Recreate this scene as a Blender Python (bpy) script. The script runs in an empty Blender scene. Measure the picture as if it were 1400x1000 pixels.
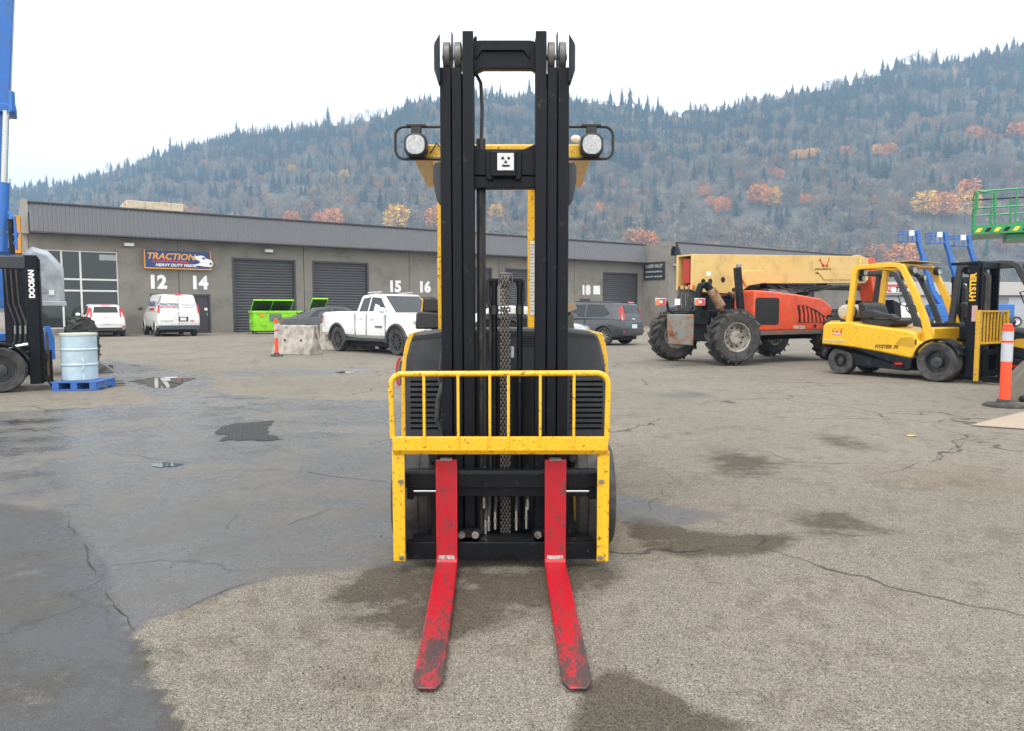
import bpy, bmesh, math, random
import numpy as np
from mathutils import Vector, Matrix, noise
scene = bpy.context.scene
COL = scene.collection
R = math.radians
pi = math.pi
rnd = random.Random(11)
nrs = np.random.RandomState(5)

# ------------------------------------------------------------------ camera, sky, sun, exposure
FPX = 1010.0
PITCH = math.atan(75 / FPX)
CAMH = 1.29
cam_d = bpy.data.cameras.new('camera')
cam = bpy.data.objects.new('camera', cam_d)
COL.objects.link(cam)
cam.location = (0, 0, CAMH)
cam.rotation_euler = (pi / 2 - PITCH, 0, 0)
cam_d.sensor_fit = 'HORIZONTAL'
cam_d.sensor_width = 36
cam_d.lens = 36 * FPX / 1400
cam_d.clip_start = 0.05
cam_d.clip_end = 9000
scene.camera = cam

SUN_EL, SUN_AZ = R(58), R(205)       # azimuth measured from +Y towards +X
world = bpy.data.worlds.new('World')
scene.world = world
world.use_nodes = True
nt = world.node_tree
bg = nt.nodes['Background']
sky = nt.nodes.new('ShaderNodeTexSky')
sky.sky_type = 'NISHITA'
sky.sun_disc = False
sky.sun_elevation = SUN_EL
sky.sun_rotation = SUN_AZ
sky.air_density = 1.0
sky.dust_density = 3.0
mul = nt.nodes.new('ShaderNodeMix'); mul.data_type = 'RGBA'; mul.blend_type = 'MULTIPLY'
mul.inputs['Factor'].default_value = 1.0
mul.inputs['B'].default_value = (0.1, 0.1, 0.1, 1)
nt.links.new(sky.outputs['Color'], mul.inputs['A'])
ovc = nt.nodes.new('ShaderNodeMix'); ovc.data_type = 'RGBA'
ovc.inputs['Factor'].default_value = 0.94          # closed cloud deck in front of the clear sky
ovc.inputs['B'].default_value = (1.0, 1.0, 1.0, 1)
nt.links.new(mul.outputs['Result'], ovc.inputs['A'])
nt.links.new(ovc.outputs['Result'], bg.inputs['Color'])
bg.inputs['Strength'].default_value = 1.2

sun_d = bpy.data.lights.new('sun', 'SUN')
sun_d.energy = 1.1
sun_d.angle = R(24)
sun_d.color = (1.0, 0.96, 0.9)
sun = bpy.data.objects.new('sun', sun_d)
COL.objects.link(sun)
sd = Vector((math.sin(SUN_AZ) * math.cos(SUN_EL), math.cos(SUN_AZ) * math.cos(SUN_EL), math.sin(SUN_EL)))
sun.rotation_euler = (-sd).to_track_quat('-Z', 'Y').to_euler()

scene.view_settings.view_transform = 'Standard'
scene.view_settings.look = 'None'
scene.view_settings.gamma = 1
scene.view_settings.exposure = 0.9

# ------------------------------------------------------------------ helpers
_c, _s = math.cos(PITCH), math.sin(PITCH)
def P(px, py, Y):
    """world point at depth Y seen at photo pixel px, py"""
    u = (px - 700) / FPX; v = (500 - py) / FPX
    k = Y / (_c + v * _s)
    return Vector((u * k, Y, CAMH + k * (v * _c - _s)))
def G(px, py, z=0.0):
    """ground point under a photo pixel"""
    u = (px - 700) / FPX; v = (500 - py) / FPX
    k = (z - CAMH) / (v * _c - _s)
    return Vector((u * k, k * (_c + v * _s), z))

def thing(name, label, cat, loc=(0, 0, 0), rz=0.0, group=None):
    o = bpy.data.objects.new(name, None)
    o.empty_display_size = 0.2
    COL.objects.link(o)
    o.location = loc; o.rotation_euler = (0, 0, rz)
    o['label'] = label; o['category'] = cat
    if group: o['group'] = group
    return o
def tag(o, label, cat, group=None):
    o['label'] = label; o['category'] = cat
    if group: o['group'] = group
    return o

class MB:
    def __init__(s):
        s.v = []; s.f = []; s.M = Matrix()
    def add(s, vs, fs, M=None):
        T = s.M @ M if M is not None else s.M
        n = len(s.v)
        s.v += [tuple(T @ Vector(p)) for p in vs]
        s.f += [tuple(i + n for i in f) for f in fs]
        return s
    def box(s, x0, x1, y0, y1, z0, z1, M=None):
        vs = [(x0, y0, z0), (x1, y0, z0), (x1, y1, z0), (x0, y1, z0), (x0, y0, z1), (x1, y0, z1), (x1, y1, z1), (x0, y1, z1)]
        return s.add(vs, [(0, 3, 2, 1), (4, 5, 6, 7), (0, 1, 5, 4), (1, 2, 6, 5), (2, 3, 7, 6), (3, 0, 4, 7)], M)
    def cbox(s, c, d, M=None):
        return s.box(c[0] - d[0] / 2, c[0] + d[0] / 2, c[1] - d[1] / 2, c[1] + d[1] / 2, c[2] - d[2] / 2, c[2] + d[2] / 2, M)
    def prism(s, pts, ax, a, b, M=None):
        n = len(pts)
        if ax == 'x': q = lambda p, t: (t, p[0], p[1])
        elif ax == 'y': q = lambda p, t: (p[0], t, p[1])
        else: q = lambda p, t: (p[0], p[1], t)
        vs = [q(p, a) for p in pts] + [q(p, b) for p in pts]
        area = sum(pts[i][0] * pts[(i + 1) % n][1] - pts[(i + 1) % n][0] * pts[i][1] for i in range(n))
        flip = (area > 0) == (ax != 'y')
        if b < a: flip = not flip
        fs = [tuple(range(n))[::-1], tuple(range(n, 2 * n))] + [(i, (i + 1) % n, n + (i + 1) % n, n + i) for i in range(n)]
        if not flip: fs = [f[::-1] for f in fs]
        return s.add(vs, fs, M)
    def lathe(s, prof, n=24, M=None, cap=True):
        vs = []; fs = []; m = len(prof)
        for i in range(n):
            t = 2 * pi * i / n
            for r, a in prof: vs.append((r * math.cos(t), a, r * math.sin(t)))
        for i in range(n):
            j = (i + 1) % n
            for k in range(m - 1):
                fs.append((i * m + k, j * m + k, j * m + k + 1, i * m + k + 1))
        if cap and prof[0][0] > 1e-6: fs.append(tuple(i * m for i in range(n))[::-1])
        if cap and prof[-1][0] > 1e-6: fs.append(tuple(i * m + m - 1 for i in range(n)))
        return s.add(vs, fs, M)
    def cyl(s, p0, p1, r0, r1=None, n=14, M=None):
        p0 = Vector(p0); p1 = Vector(p1); r1 = r0 if r1 is None else r1
        d = p1 - p0; q = d.to_track_quat('Z', 'Y').to_matrix()
        vs = []
        for p, r in ((p0, r0), (p1, r1)):
            for i in range(n):
                t = 2 * pi * i / n
                vs.append(p + q @ Vector((r * math.cos(t), r * math.sin(t), 0)))
        fs = [(i, (i + 1) % n, n + (i + 1) % n, n + i) for i in range(n)] + [tuple(range(n))[::-1], tuple(range(n, 2 * n))]
        return s.add(vs, fs, M)
    def tube(s, path, r, n=8, closed=False, M=None):
        path = [Vector(p) for p in path]; m = len(path); vs = []; fs = []
        up = Vector((0, 0, 1)); prev = None
        for i, p in enumerate(path):
            a = path[i - 1] if (i > 0 or closed) else p
            b = path[(i + 1) % m] if (i < m - 1 or closed) else p
            t = (b - a).normalized()
            if prev is None:
                x = t.cross(up)
                if x.length < 1e-3: x = t.cross(Vector((0, 1, 0)))
            else: x = prev - t * prev.dot(t)
            x.normalize(); y = t.cross(x); prev = x
            for k in range(n):
                an = 2 * pi * k / n
                vs.append(p + x * (r * math.cos(an)) + y * (r * math.sin(an)))
        for i in range(m if closed else m - 1):
            j = (i + 1) % m
            for k in range(n):
                l = (k + 1) % n
                fs.append((i * n + k, i * n + l, j * n + l, j * n + k))
        if not closed: fs += [tuple(range(n))[::-1], tuple(range((m - 1) * n, m * n))]
        return s.add(vs, fs, M)
    def bar(s, p0, p1, w, h, M=None, up=(0, 0, 1)):
        p0 = Vector(p0); p1 = Vector(p1); t = (p1 - p0).normalized(); up = Vector(up)
        x = t.cross(up)
        if x.length < 1e-3: x = Vector((1, 0, 0))
        x.normalize(); y = x.cross(t)
        vs = [p + x * (a * w / 2) + y * (b * h / 2) for p in (p0, p1) for a, b in ((-1, -1), (1, -1), (1, 1), (-1, 1))]
        return s.add(vs, [(0, 1, 2, 3), (7, 6, 5, 4), (0, 4, 5, 1), (1, 5, 6, 2), (2, 6, 7, 3), (3, 7, 4, 0)], M)
    def loft(s, rings, M=None, caps=True):
        n = len(rings[0]); vs = [p for r in rings for p in r]; fs = []
        for i in range(len(rings) - 1):
            for k in range(n):
                l = (k + 1) % n
                fs.append((i * n + k, i * n + l, (i + 1) * n + l, (i + 1) * n + k))
        if caps: fs += [tuple(range(n))[::-1], tuple(range((len(rings) - 1) * n, len(rings) * n))]
        return s.add(vs, fs, M)
    def ball(s, c, r, n=14, m=8, M=None):
        c = Vector(c); r = r if hasattr(r, '__len__') else (r, r, r)
        rings = []
        for j in range(m + 1):
            a = -pi / 2 + pi * (0.04 + 0.92 * j / m)
            rings.append([(c.x + r[0] * math.cos(a) * math.cos(2 * pi * i / n), c.y + r[1] * math.cos(a) * math.sin(2 * pi * i / n), c.z + r[2] * math.sin(a)) for i in range(n)])
        return s.loft(rings, M)
    def mesh(s, name, mat, angle=32):
        me = bpy.data.meshes.new(name)
        me.from_pydata(s.v, [], s.f)
        bm = bmesh.new(); bm.from_mesh(me)
        bmesh.ops.recalc_face_normals(bm, faces=bm.faces)
        bm.to_mesh(me); bm.free()
        me.polygons.foreach_set('use_smooth', [True] * len(me.polygons))
        me.set_sharp_from_angle(angle=R(angle))
        if mat is not None: me.materials.append(mat)
        return me
    def build(s, name, mat, parent=None, bevel=0.0, seg=2, angle=32, off=None):
        o = bpy.data.objects.new(name, s.mesh(name, mat, angle))
        COL.objects.link(o)
        if parent is not None:
            o.parent = parent
        if off is not None: o.location = off
        if bevel:
            b = o.modifiers.new('bevel', 'BEVEL'); b.width = bevel; b.segments = seg
            b.limit_method = 'ANGLE'; b.angle_limit = R(38)
        return o

def arc2(cx, cy, r, a0, a1, n=8):
    return [(cx + r * math.cos(R(a0 + (a1 - a0) * i / n)), cy + r * math.sin(R(a0 + (a1 - a0) * i / n))) for i in range(n + 1)]
def rrect(x0, x1, y0, y1, r, n=4):
    return arc2(x1 - r, y1 - r, r, 0, 90, n) + arc2(x0 + r, y1 - r, r, 90, 180, n) + arc2(x0 + r, y0 + r, r, 180, 270, n) + arc2(x1 - r, y0 + r, r, 270, 360, n)
def plate(x0, x1, z0, z1, holes, ya, yb, pos=lambda u, y, z: (u, y, z)):
    """flat plate with rectangular openings, real reveals, no inner faces"""
    xs = sorted(set([x0, x1] + [h[0] for h in holes] + [h[1] for h in holes]))
    zs = sorted(set([z0, z1] + [h[2] for h in holes] + [h[3] for h in holes]))
    xs = [x for x in xs if x0 <= x <= x1]; zs = [z for z in zs if z0 <= z <= z1]
    def solid(i, j):
        if i < 0 or j < 0 or i >= len(xs) - 1 or j >= len(zs) - 1: return False
        cx = (xs[i] + xs[i + 1]) / 2; cz = (zs[j] + zs[j + 1]) / 2
        return not any(h[0] < cx < h[1] and h[2] < cz < h[3] for h in holes)
    m = MB()
    for i in range(len(xs) - 1):
        for j in range(len(zs) - 1):
            if not solid(i, j): continue
            a, b, c, d = xs[i], xs[i + 1], zs[j], zs[j + 1]
            q = [pos(a, ya, c), pos(b, ya, c), pos(b, ya, d), pos(a, ya, d), pos(a, yb, c), pos(b, yb, c), pos(b, yb, d), pos(a, yb, d)]
            fs = [(0, 1, 2, 3), (7, 6, 5, 4)]
            if not solid(i, j - 1): fs.append((0, 4, 5, 1))
            if not solid(i, j + 1): fs.append((3, 2, 6, 7))
            if not solid(i - 1, j): fs.append((0, 3, 7, 4))
            if not solid(i + 1, j): fs.append((1, 5, 6, 2))
            m.add(q, fs)
    bm_v = {}
    nv = []; remap = []
    for p in m.v:
        k = tuple(round(t, 5) for t in p)
        if k not in bm_v: bm_v[k] = len(nv); nv.append(p)
        remap.append(bm_v[k])
    m.v = nv; m.f = [tuple(remap[i] for i in f) for f in m.f]
    return m

# ------------------------------------------------------------------ materials
MATS = {}
def mat(name, col, rough=0.5, metal=0.0, var=0.12, scale=6.0, bump=0.0, bscale=40.0, coat=0.0, dirt=None, damt=0.0, dscale=3.0, dsharp=0.12, rvar=0.1, spec=0.5, trans=0.0):
    if name in MATS: return MATS[name]
    m = bpy.data.materials.new(name); m.use_nodes = True
    t = m.node_tree; N = t.nodes; L = t.links
    b = N['Principled BSDF']
    b.inputs['Metallic'].default_value = metal
    b.inputs['Specular IOR Level'].default_value = spec
    b.inputs['Coat Weight'].default_value = coat
    b.inputs['Coat Roughness'].default_value = 0.08
    b.inputs['Transmission Weight'].default_value = trans
    tc = N.new('ShaderNodeTexCoord')
    n1 = N.new('ShaderNodeTexNoise'); n1.inputs['Scale'].default_value = scale; n1.inputs['Detail'].default_value = 6
    L.new(tc.outputs['Object'], n1.inputs['Vector'])
    mx = N.new('ShaderNodeMix'); mx.data_type = 'RGBA'
    mx.inputs['A'].default_value = (*[c * (1 - var) for c in col], 1)
    mx.inputs['B'].default_value = (*[min(1, c * (1 + var)) for c in col], 1)
    L.new(n1.outputs['Fac'], mx.inputs['Factor'])
    out = mx.outputs['Result']
    rr = N.new('ShaderNodeMapRange')
    rr.inputs['To Min'].default_value = max(0, rough - rvar); rr.inputs['To Max'].default_value = min(1, rough + rvar)
    L.new(n1.outputs['Fac'], rr.inputs['Value'])
    rout = rr.outputs['Result']
    if dirt is not None:
        n2 = N.new('ShaderNodeTexNoise'); n2.inputs['Scale'].default_value = dscale; n2.inputs['Detail'].default_value = 9; n2.inputs['Roughness'].default_value = 0.68
        L.new(tc.outputs['Object'], n2.inputs['Vector'])
        mr = N.new('ShaderNodeMapRange'); mr.interpolation_type = 'SMOOTHSTEP'
        lo = 0.75 - damt * 0.5
        mr.inputs['From Min'].default_value = lo - dsharp; mr.inputs['From Max'].default_value = lo + dsharp
        L.new(n2.outputs['Fac'], mr.inputs['Value'])
        m2 = N.new('ShaderNodeMix'); m2.data_type = 'RGBA'
        L.new(out, m2.inputs['A']); m2.inputs['B'].default_value = (*dirt, 1)
        L.new(mr.outputs['Result'], m2.inputs['Factor'])
        out = m2.outputs['Result']
        ma = N.new('ShaderNodeMath'); ma.operation = 'MULTIPLY_ADD'; ma.use_clamp = True
        L.new(mr.outputs['Result'], ma.inputs[0]); ma.inputs[1].default_value = 0.35; L.new(rout, ma.inputs[2])
        rout = ma.outputs[0]
    L.new(out, b.inputs['Base Color']); L.new(rout, b.inputs['Roughness'])
    if bump:
        n3 = N.new('ShaderNodeTexNoise'); n3.inputs['Scale'].default_value = bscale; n3.inputs['Detail'].default_value = 5
        L.new(tc.outputs['Object'], n3.inputs['Vector'])
        bp = N.new('ShaderNodeBump'); bp.inputs['Strength'].default_value = bump; bp.inputs['Distance'].default_value = 0.01
        L.new(n3.outputs['Fac'], bp.inputs['Height']); L.new(bp.outputs['Normal'], b.inputs['Normal'])
    MATS[name] = m
    return m

def text_part(s, size, mt, parent, loc, rot=(pi / 2, 0, 0), ext=0.004, bold=0.0, shear=0.0, name='lettering', align='CENTER', sx=1.0, space=1.0):
    cu = bpy.data.curves.new('text', 'FONT'); cu.body = s; cu.size = size; cu.extrude = ext; cu.offset = bold; cu.shear = shear
    cu.align_x = align; cu.align_y = 'CENTER'; cu.resolution_u = 3; cu.space_character = space
    o = bpy.data.objects.new('tmp', cu); COL.objects.link(o)
    dg = bpy.context.evaluated_depsgraph_get()
    me = bpy.data.meshes.new_from_object(o.evaluated_get(dg))
    bpy.data.objects.remove(o); bpy.data.curves.remove(cu)
    me.name = name; me.materials.clear(); me.materials.append(mt)
    r = bpy.data.objects.new(name, me); COL.objects.link(r)
    r.parent = parent; r.location = loc; r.rotation_euler = rot; r.scale = (sx, 1, 1)
    return r

def bool_cut(o, cutters):
    for c in cutters:
        md = o.modifiers.new('cut', 'BOOLEAN'); md.operation = 'DIFFERENCE'; md.object = c; md.solver = 'EXACT'
    dg = bpy.context.evaluated_depsgraph_get()
    me = bpy.data.meshes.new_from_object(o.evaluated_get(dg))
    o.modifiers.clear(); o.data = me
    me.polygons.foreach_set('use_smooth', [True] * len(me.polygons))
    me.set_sharp_from_angle(angle=R(32))
    for c in cutters: bpy.data.objects.remove(c)

def copy_tree(o, parent=None):
    c = o.copy(); COL.objects.link(c); c.parent = parent
    for ch in list(o.children): copy_tree(ch, c)
    return c

# shared materials
M_BLACK = mat('black_paint', (0.008, 0.010, 0.013), 0.45, var=0.3, bump=0.05, dirt=(0.07, 0.066, 0.06), damt=0.2, dscale=9, spec=0.22)
M_BLACK2 = mat('black_plastic', (0.02, 0.021, 0.023), 0.5, var=0.2, bump=0.08, bscale=300)
M_DARK = mat('dark_void', (0.008, 0.008, 0.009), 0.8)
M_RUBBER = mat('rubber', (0.022, 0.022, 0.023), 0.75, var=0.3, bump=0.25, bscale=60, dirt=(0.10, 0.095, 0.085), damt=0.42, dscale=7, dsharp=0.2)
M_STEEL = mat('steel', (0.30, 0.29, 0.275), 0.42, 0.8, var=0.35, scale=40)
M_CHROME = mat('chrome', (0.7, 0.7, 0.7), 0.12, 1.0, var=0.05, rvar=0.04)
M_YEL = mat('yellow_paint', (0.78, 0.44, 0.012), 0.38, var=0.10, coat=0.25, dirt=(0.12, 0.065, 0.02), damt=0.29, dscale=46, dsharp=0.06)
M_WHITE = mat('white_paint', (0.78, 0.78, 0.77), 0.35, var=0.04)
M_GLASS = mat('dark_glass', (0.012, 0.016, 0.018), 0.04, var=0.2, rvar=0.02, spec=0.6)
M_RED = mat('red_lens', (0.45, 0.012, 0.012), 0.2, var=0.1, coat=0.5)
M_ORANGE_L = mat('amber_lens', (0.7, 0.16, 0.01), 0.2, var=0.1, coat=0.5)
M_PLATE = mat('number_plate', (0.7, 0.72, 0.75), 0.4, var=0.05)
# ------------------------------------------------------------------ ground
def pip(x, y, poly):
    ins = np.zeros(x.shape, bool); n = len(poly)
    for i in range(n):
        x0, y0 = poly[i]; x1, y1 = poly[(i + 1) % n]
        if y0 == y1: continue
        c = ((y0 > y) != (y1 > y)) & (x < (x1 - x0) * (y - y0) / (y1 - y0) + x0)
        ins ^= c
    return ins
def smooth_field(x, y, sc, seed):
    rs = np.random.RandomState(seed); o = np.zeros(x.shape)
    for k in range(5):
        f = sc * 1.9 ** k
        for j in range(4):
            a = rs.uniform(0, 2 * pi); p = rs.uniform(0, 2 * pi)
            o += 0.55 ** k * np.sin(f * (x * math.cos(a) + y * math.sin(a)) + p + 1.7 * math.sin(j + k) * np.sin(f * 0.6 * (x * math.sin(a) - y * math.cos(a)) + p * 2))
    return o / 4
def soft_poly(x, y, pxpoly, soft, seed, warp=0.06):
    """wetness / dirt / dark area outline read off the photo, as a soft field on the ground plane"""
    poly = [tuple(G(a, min(b, 1250)).xy) for a, b in pxpoly]
    sc = 0.25 + y * 0.06
    xx = x + warp * sc * smooth_field(x, y, 2.2, seed); yy = y + warp * 2 * sc * smooth_field(x, y, 2.0, seed + 1)
    o = np.zeros(x.shape); K = 20
    for k in range(K):
        a = k * 2.399; r = soft * math.sqrt((k + 0.5) / K)
        o += pip(xx + r * sc * math.cos(a), yy + 2 * r * sc * math.sin(a), poly)
    return o / K
def lines(lo, hi, d0, fine_lo, fine_hi, g=1.25):
    a = list(np.arange(fine_lo, fine_hi + 1e-6, d0))
    d = d0
    while a[-1] < hi: d *= g; a.append(a[-1] + d)
    d = d0; b = []
    t = fine_lo
    while t > lo: d *= g; t -= d; b.append(t)
    return np.array(b[::-1] + a)
gx = lines(-2300, 2300, 0.07, -11, 11)
gy = []
t = 1.2
while t < 30: gy.append(t); t += 0.035 + 0.006 * max(0, t - 2)
gy = np.concatenate([[-60, -20, -6, -2, 0, 0.6], np.array(gy), lines(31, 2300, 0.5, 31, 60)])
GX, GY = np.meshgrid(gx, gy)
FX = GX.ravel(); FY = GY.ravel()
WET = [([(-700, 568), (0, 563), (120, 557), (215, 549), (200, 537), (150, 516), (118, 499), (150, 492), (245, 507), (295, 516), (288, 530), (320, 540), (400, 545), (535, 547), (600, 552), (640, 640), (600, 760), (530, 772), (450, 783), (372, 791), (325, 803), (250, 832), (215, 845), (185, 862), (212, 922), (248, 1000), (300, 1120), (-900, 1120)], 0.035, 3, 1.0),
       ([(290, 509), (380, 503), (500, 504), (522, 509), (440, 514), (330, 515)], 0.12, 9, 0.75),
       ([(836, 678), (880, 681), (925, 693), (1015, 704), (960, 709), (900, 713), (836, 702)], 0.05, 14, 0.9),
       ([(885, 537), (930, 532), (975, 540), (940, 545), (895, 544)], 0.15, 19, 0.6)]
STAIN_DARK = [([(-900, 655), (0, 690), (88, 702), (118, 752), (160, 828), (186, 864), (212, 922), (248, 1000), (300, 1120), (-1200, 1120)], 0.03, 71, 0.62),
         ([(838, 702), (900, 715), (960, 733), (1040, 733), (1120, 738), (1080, 756), (1000, 770), (930, 762), (870, 740)], 0.10, 23, 0.75),
         ([(1060, 715), (1120, 700), (1220, 712), (1230, 732), (1140, 734), (1090, 728)], 0.2, 29, 0.55),
         ([(945, 628), (1010, 615), (1090, 640), (1030, 652), (970, 645)], 0.3, 31, 0.6),
         ([(1095, 605), (1160, 598), (1235, 611), (1170, 617)], 0.3, 37, 0.65),
         ([(836, 905), (870, 925), (945, 962), (1050, 985), (1100, 1010), (1000, 1100), (700, 1100), (780, 950)], 0.07, 41, 0.6),
         ([(385, 880), (470, 868), (540, 880), (440, 905)], 0.2, 43, 0.5),
         ([(500, 770), (860, 765), (850, 800), (700, 845), (580, 880), (430, 830)], 0.2, 47, 0.6),  # darker ground beneath and just ahead of the forklift
         ([(1190, 940), (1300, 930), (1420, 960), (1330, 1010), (1220, 980)], 0.3, 53, 0.4),
         ([(1240, 650), (1380, 640), (1420, 665), (1300, 670)], 0.3, 57, 0.35),
         ([(850, 640), (950, 655), (960, 668), (860, 660)], 0.3, 59, 0.5)]
RUST = [([(838, 705), (900, 720), (905, 745), (842, 750)], 0.2, 61, 0.8), ([(450, 860), (560, 850), (640, 900), (520, 930)], 0.3, 63, 0.4),
        ([(1200, 640), (1400, 640), (1400, 668), (1230, 668)], 0.3, 65, 0.5)]
near = (np.abs(FX) < 16) & (FY > 0.5) & (FY < 31)
def field(lst):
    o = np.zeros(FX.shape)
    for poly, soft, seed, amt in lst:
        o[near] = np.maximum(o[near], amt * soft_poly(FX[near], FY[near], poly, soft * (1.0 if lst is WET else 1.5), seed, 0.06 if amt > 0.95 or amt == 0.62 else 0.15))
    return o
wet = field(WET); stain_dark = field(STAIN_DARK); rust = field(RUST)
me = bpy.data.meshes.new('asphalt_yard')
ny, nx = GX.shape
idx = np.arange(nx * ny).reshape(ny, nx)
quads = np.stack([idx[:-1, :-1], idx[:-1, 1:], idx[1:, 1:], idx[1:, :-1]], -1).reshape(-1, 4)
def fast_mesh(me, V, F):
    n = F.shape[1]
    me.vertices.add(len(V)); me.vertices.foreach_set('co', np.asarray(V, np.float32).ravel())
    me.loops.add(F.size); me.loops.foreach_set('vertex_index', F.astype(np.int32).ravel())
    me.polygons.add(len(F)); me.polygons.foreach_set('loop_start', (np.arange(len(F)) * n).astype(np.int32))
    me.update(calc_edges=True)
fast_mesh(me, np.stack([FX, FY, np.zeros(FX.shape)], -1), quads)
for nm, arr in (('wet', wet), ('stain_dark', stain_dark), ('rust', rust)):
    a = me.attributes.new(nm, 'FLOAT', 'POINT'); a.data.foreach_set('value', arr.astype(np.float32))
ground = bpy.data.objects.new('ground', me); COL.objects.link(ground); ground['kind'] = 'structure'

def ground_mat():
    m = bpy.data.materials.new('asphalt'); m.use_nodes = True
    t = m.node_tree; N = t.nodes; L = t.links; b = N['Principled BSDF']
    tc = N.new('ShaderNodeTexCoord'); V = tc.outputs['Object']
    def tex(scale, detail=4, rough=0.55, kind='Noise'):
        n = N.new('ShaderNodeTex' + kind); n.inputs['Scale'].default_value = scale
        if kind == 'Noise': n.inputs['Detail'].default_value = detail; n.inputs['Roughness'].default_value = rough
        L.new(V, n.inputs['Vector']); return n
    def mr(src, a, b_, c=0, d=1, smooth=True):
        n = N.new('ShaderNodeMapRange'); n.interpolation_type = 'SMOOTHSTEP' if smooth else 'LINEAR'
        for k, v in zip(('From Min', 'From Max', 'To Min', 'To Max'), (a, b_, c, d)): n.inputs[k].default_value = v
        L.new(src, n.inputs['Value']); return n.outputs['Result']
    def math_(op, a, b_, clamp=False):
        n = N.new('ShaderNodeMath'); n.operation = op; n.use_clamp = clamp
        for i, q in enumerate((a, b_)):
            if isinstance(q, (int, float)): n.inputs[i].default_value = q
            else: L.new(q, n.inputs[i])
        return n.outputs[0]
    def mix(f, a, b_, mode='MIX'):
        n = N.new('ShaderNodeMix'); n.data_type = 'RGBA'; n.blend_type = mode
        for k, q in (('Factor', f), ('A', a), ('B', b_)):
            if isinstance(q, tuple): n.inputs[k].default_value = (*q, 1)
            elif isinstance(q, (int, float)): n.inputs[k].default_value = q
            else: L.new(q, n.inputs[k])
        return n.outputs['Result']
    def attr(nm):
        n = N.new('ShaderNodeAttribute'); n.attribute_name = nm; return n.outputs['Fac']
    big = tex(0.35, 6).outputs['Fac']; mid = tex(2.3, 8, 0.65).outputs['Fac']; fine = tex(22, 8, 0.7).outputs['Fac']
    v = tex(190, kind='Voronoi'); v.feature = 'F1'
    stone = v.outputs['Color']; sd_ = v.outputs['Distance']
    sep = N.new('ShaderNodeSeparateColor'); L.new(stone, sep.inputs['Color'])
    v2 = tex(420, kind='Voronoi'); sep2 = N.new('ShaderNodeSeparateColor'); L.new(v2.outputs['Color'], sep2.inputs['Color'])
    base = mix(mr(big, 0.35, 0.65), (0.255, 0.220, 0.168), (0.330, 0.286, 0.220))
    base = mix(mr(mid, 0.3, 0.7), mix(0.42, base, (0.095, 0.085, 0.07)), base)
    # aggregate: some pale stones, some dark binder pits
    base = mix(mr(sep.outputs['Red'], 0.62, 0.9, 0, 0.7), base, (0.44, 0.40, 0.33))
    base = mix(mr(sep.outputs['Green'], 0.6, 0.92, 0, 0.8), base, (0.06, 0.055, 0.047))
    base = mix(mr(sep2.outputs['Blue'], 0.5, 0.95, 0, 0.75), base, (0.06, 0.055, 0.05))
    base = mix(mr(sep2.outputs['Red'], 0.8, 0.95, 0, 0.5), base, (0.45, 0.42, 0.36))
    # fine wandering cracks
    w = N.new('ShaderNodeTexNoise'); w.inputs['Scale'].default_value = 1.2; w.inputs['Detail'].default_value = 8; L.new(V, w.inputs['Vector'])
    wv = N.new('ShaderNodeMix'); wv.data_type = 'RGBA'; wv.inputs['Factor'].default_value = 0.45; L.new(V, wv.inputs['A']); L.new(w.outputs['Color'], wv.inputs['B'])
    cv = N.new('ShaderNodeTexVoronoi'); cv.feature = 'DISTANCE_TO_EDGE'; cv.inputs['Scale'].default_value = 0.75; L.new(wv.outputs['Result'], cv.inputs['Vector'])
    gate = mr(tex(0.33, 4).outputs['Fac'], 0.44, 0.56)
    crack = math_('MULTIPLY', mr(cv.outputs['Distance'], 0.0015, 0.008, 1, 0), gate)
    base = mix(math_('MULTIPLY', crack, 0.75), base, (0.03, 0.028, 0.026))
    # damp, dirt, darker areas, wet film
    brk = math_('MULTIPLY', math_('SUBTRACT', math_('ADD', math_('MULTIPLY', mid, 0.6), math_('MULTIPLY', tex(7.5, 9, 0.7).outputs['Fac'], 0.4)), 0.5), 5.0)
    st = mr(math_('ADD', attr('stain_dark'), math_('MULTIPLY', brk, math_('ADD', 0.03, math_('MULTIPLY', attr('stain_dark'), 1.05)))), 0.10, 0.50)
    dry = mr(math_('ADD', math_('MULTIPLY', mid, 0.55), math_('MULTIPLY', tex(9, 9, 0.72).outputs['Fac'], 0.45)), 0.47, 0.60, 0, 0.5)
    st = math_('MAXIMUM', st, dry)
    base = mix(math_('MULTIPLY', st, 0.9), base, mix(1.0, base, (0.33, 0.30, 0.255), 'MULTIPLY'))
    base = mix(math_('MULTIPLY', attr('rust'), 0.5), base, mix(1.0, base, (0.95, 0.66, 0.38), 'MULTIPLY'))
    wt = mr(math_('ADD', attr('wet'), math_('MULTIPLY', brk, 0.22)), 0.20, 0.48)
    wetc = math_('MULTIPLY', math_('MULTIPLY', wt, math_('ADD', 0.45, math_('MULTIPLY', attr('wet'), 0.55))), mr(math_('ADD', math_('MULTIPLY', tex(0.9, 8, 0.62).outputs['Fac'], 0.7), math_('MULTIPLY', mid, 0.3)), 0.38, 0.54, 0.62, 1.0))
    base = mix(wetc, base, mix(1.0, base, (0.26, 0.26, 0.27), 'MULTIPLY'))
    L.new(base, b.inputs['Base Color'])
    film = mr(math_('ADD', math_('MULTIPLY', mid, 0.6), math_('MULTIPLY', big, 0.4)), 0.40, 0.60, 0.40, 0.14)
    rough = mix(wetc, (0.9, 0.9, 0.9), film)
    L.new(rough, b.inputs['Roughness'])
    L.new(mr(wetc, 0, 1, 0.35, 0.7, False), b.inputs['Specular IOR Level'])
    hgt = math_('ADD', math_('MULTIPLY', sd_, -1.0), math_('MULTIPLY', fine, 0.9))
    hgt = math_('SUBTRACT', hgt, math_('MULTIPLY', crack, 1.5))
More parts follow.
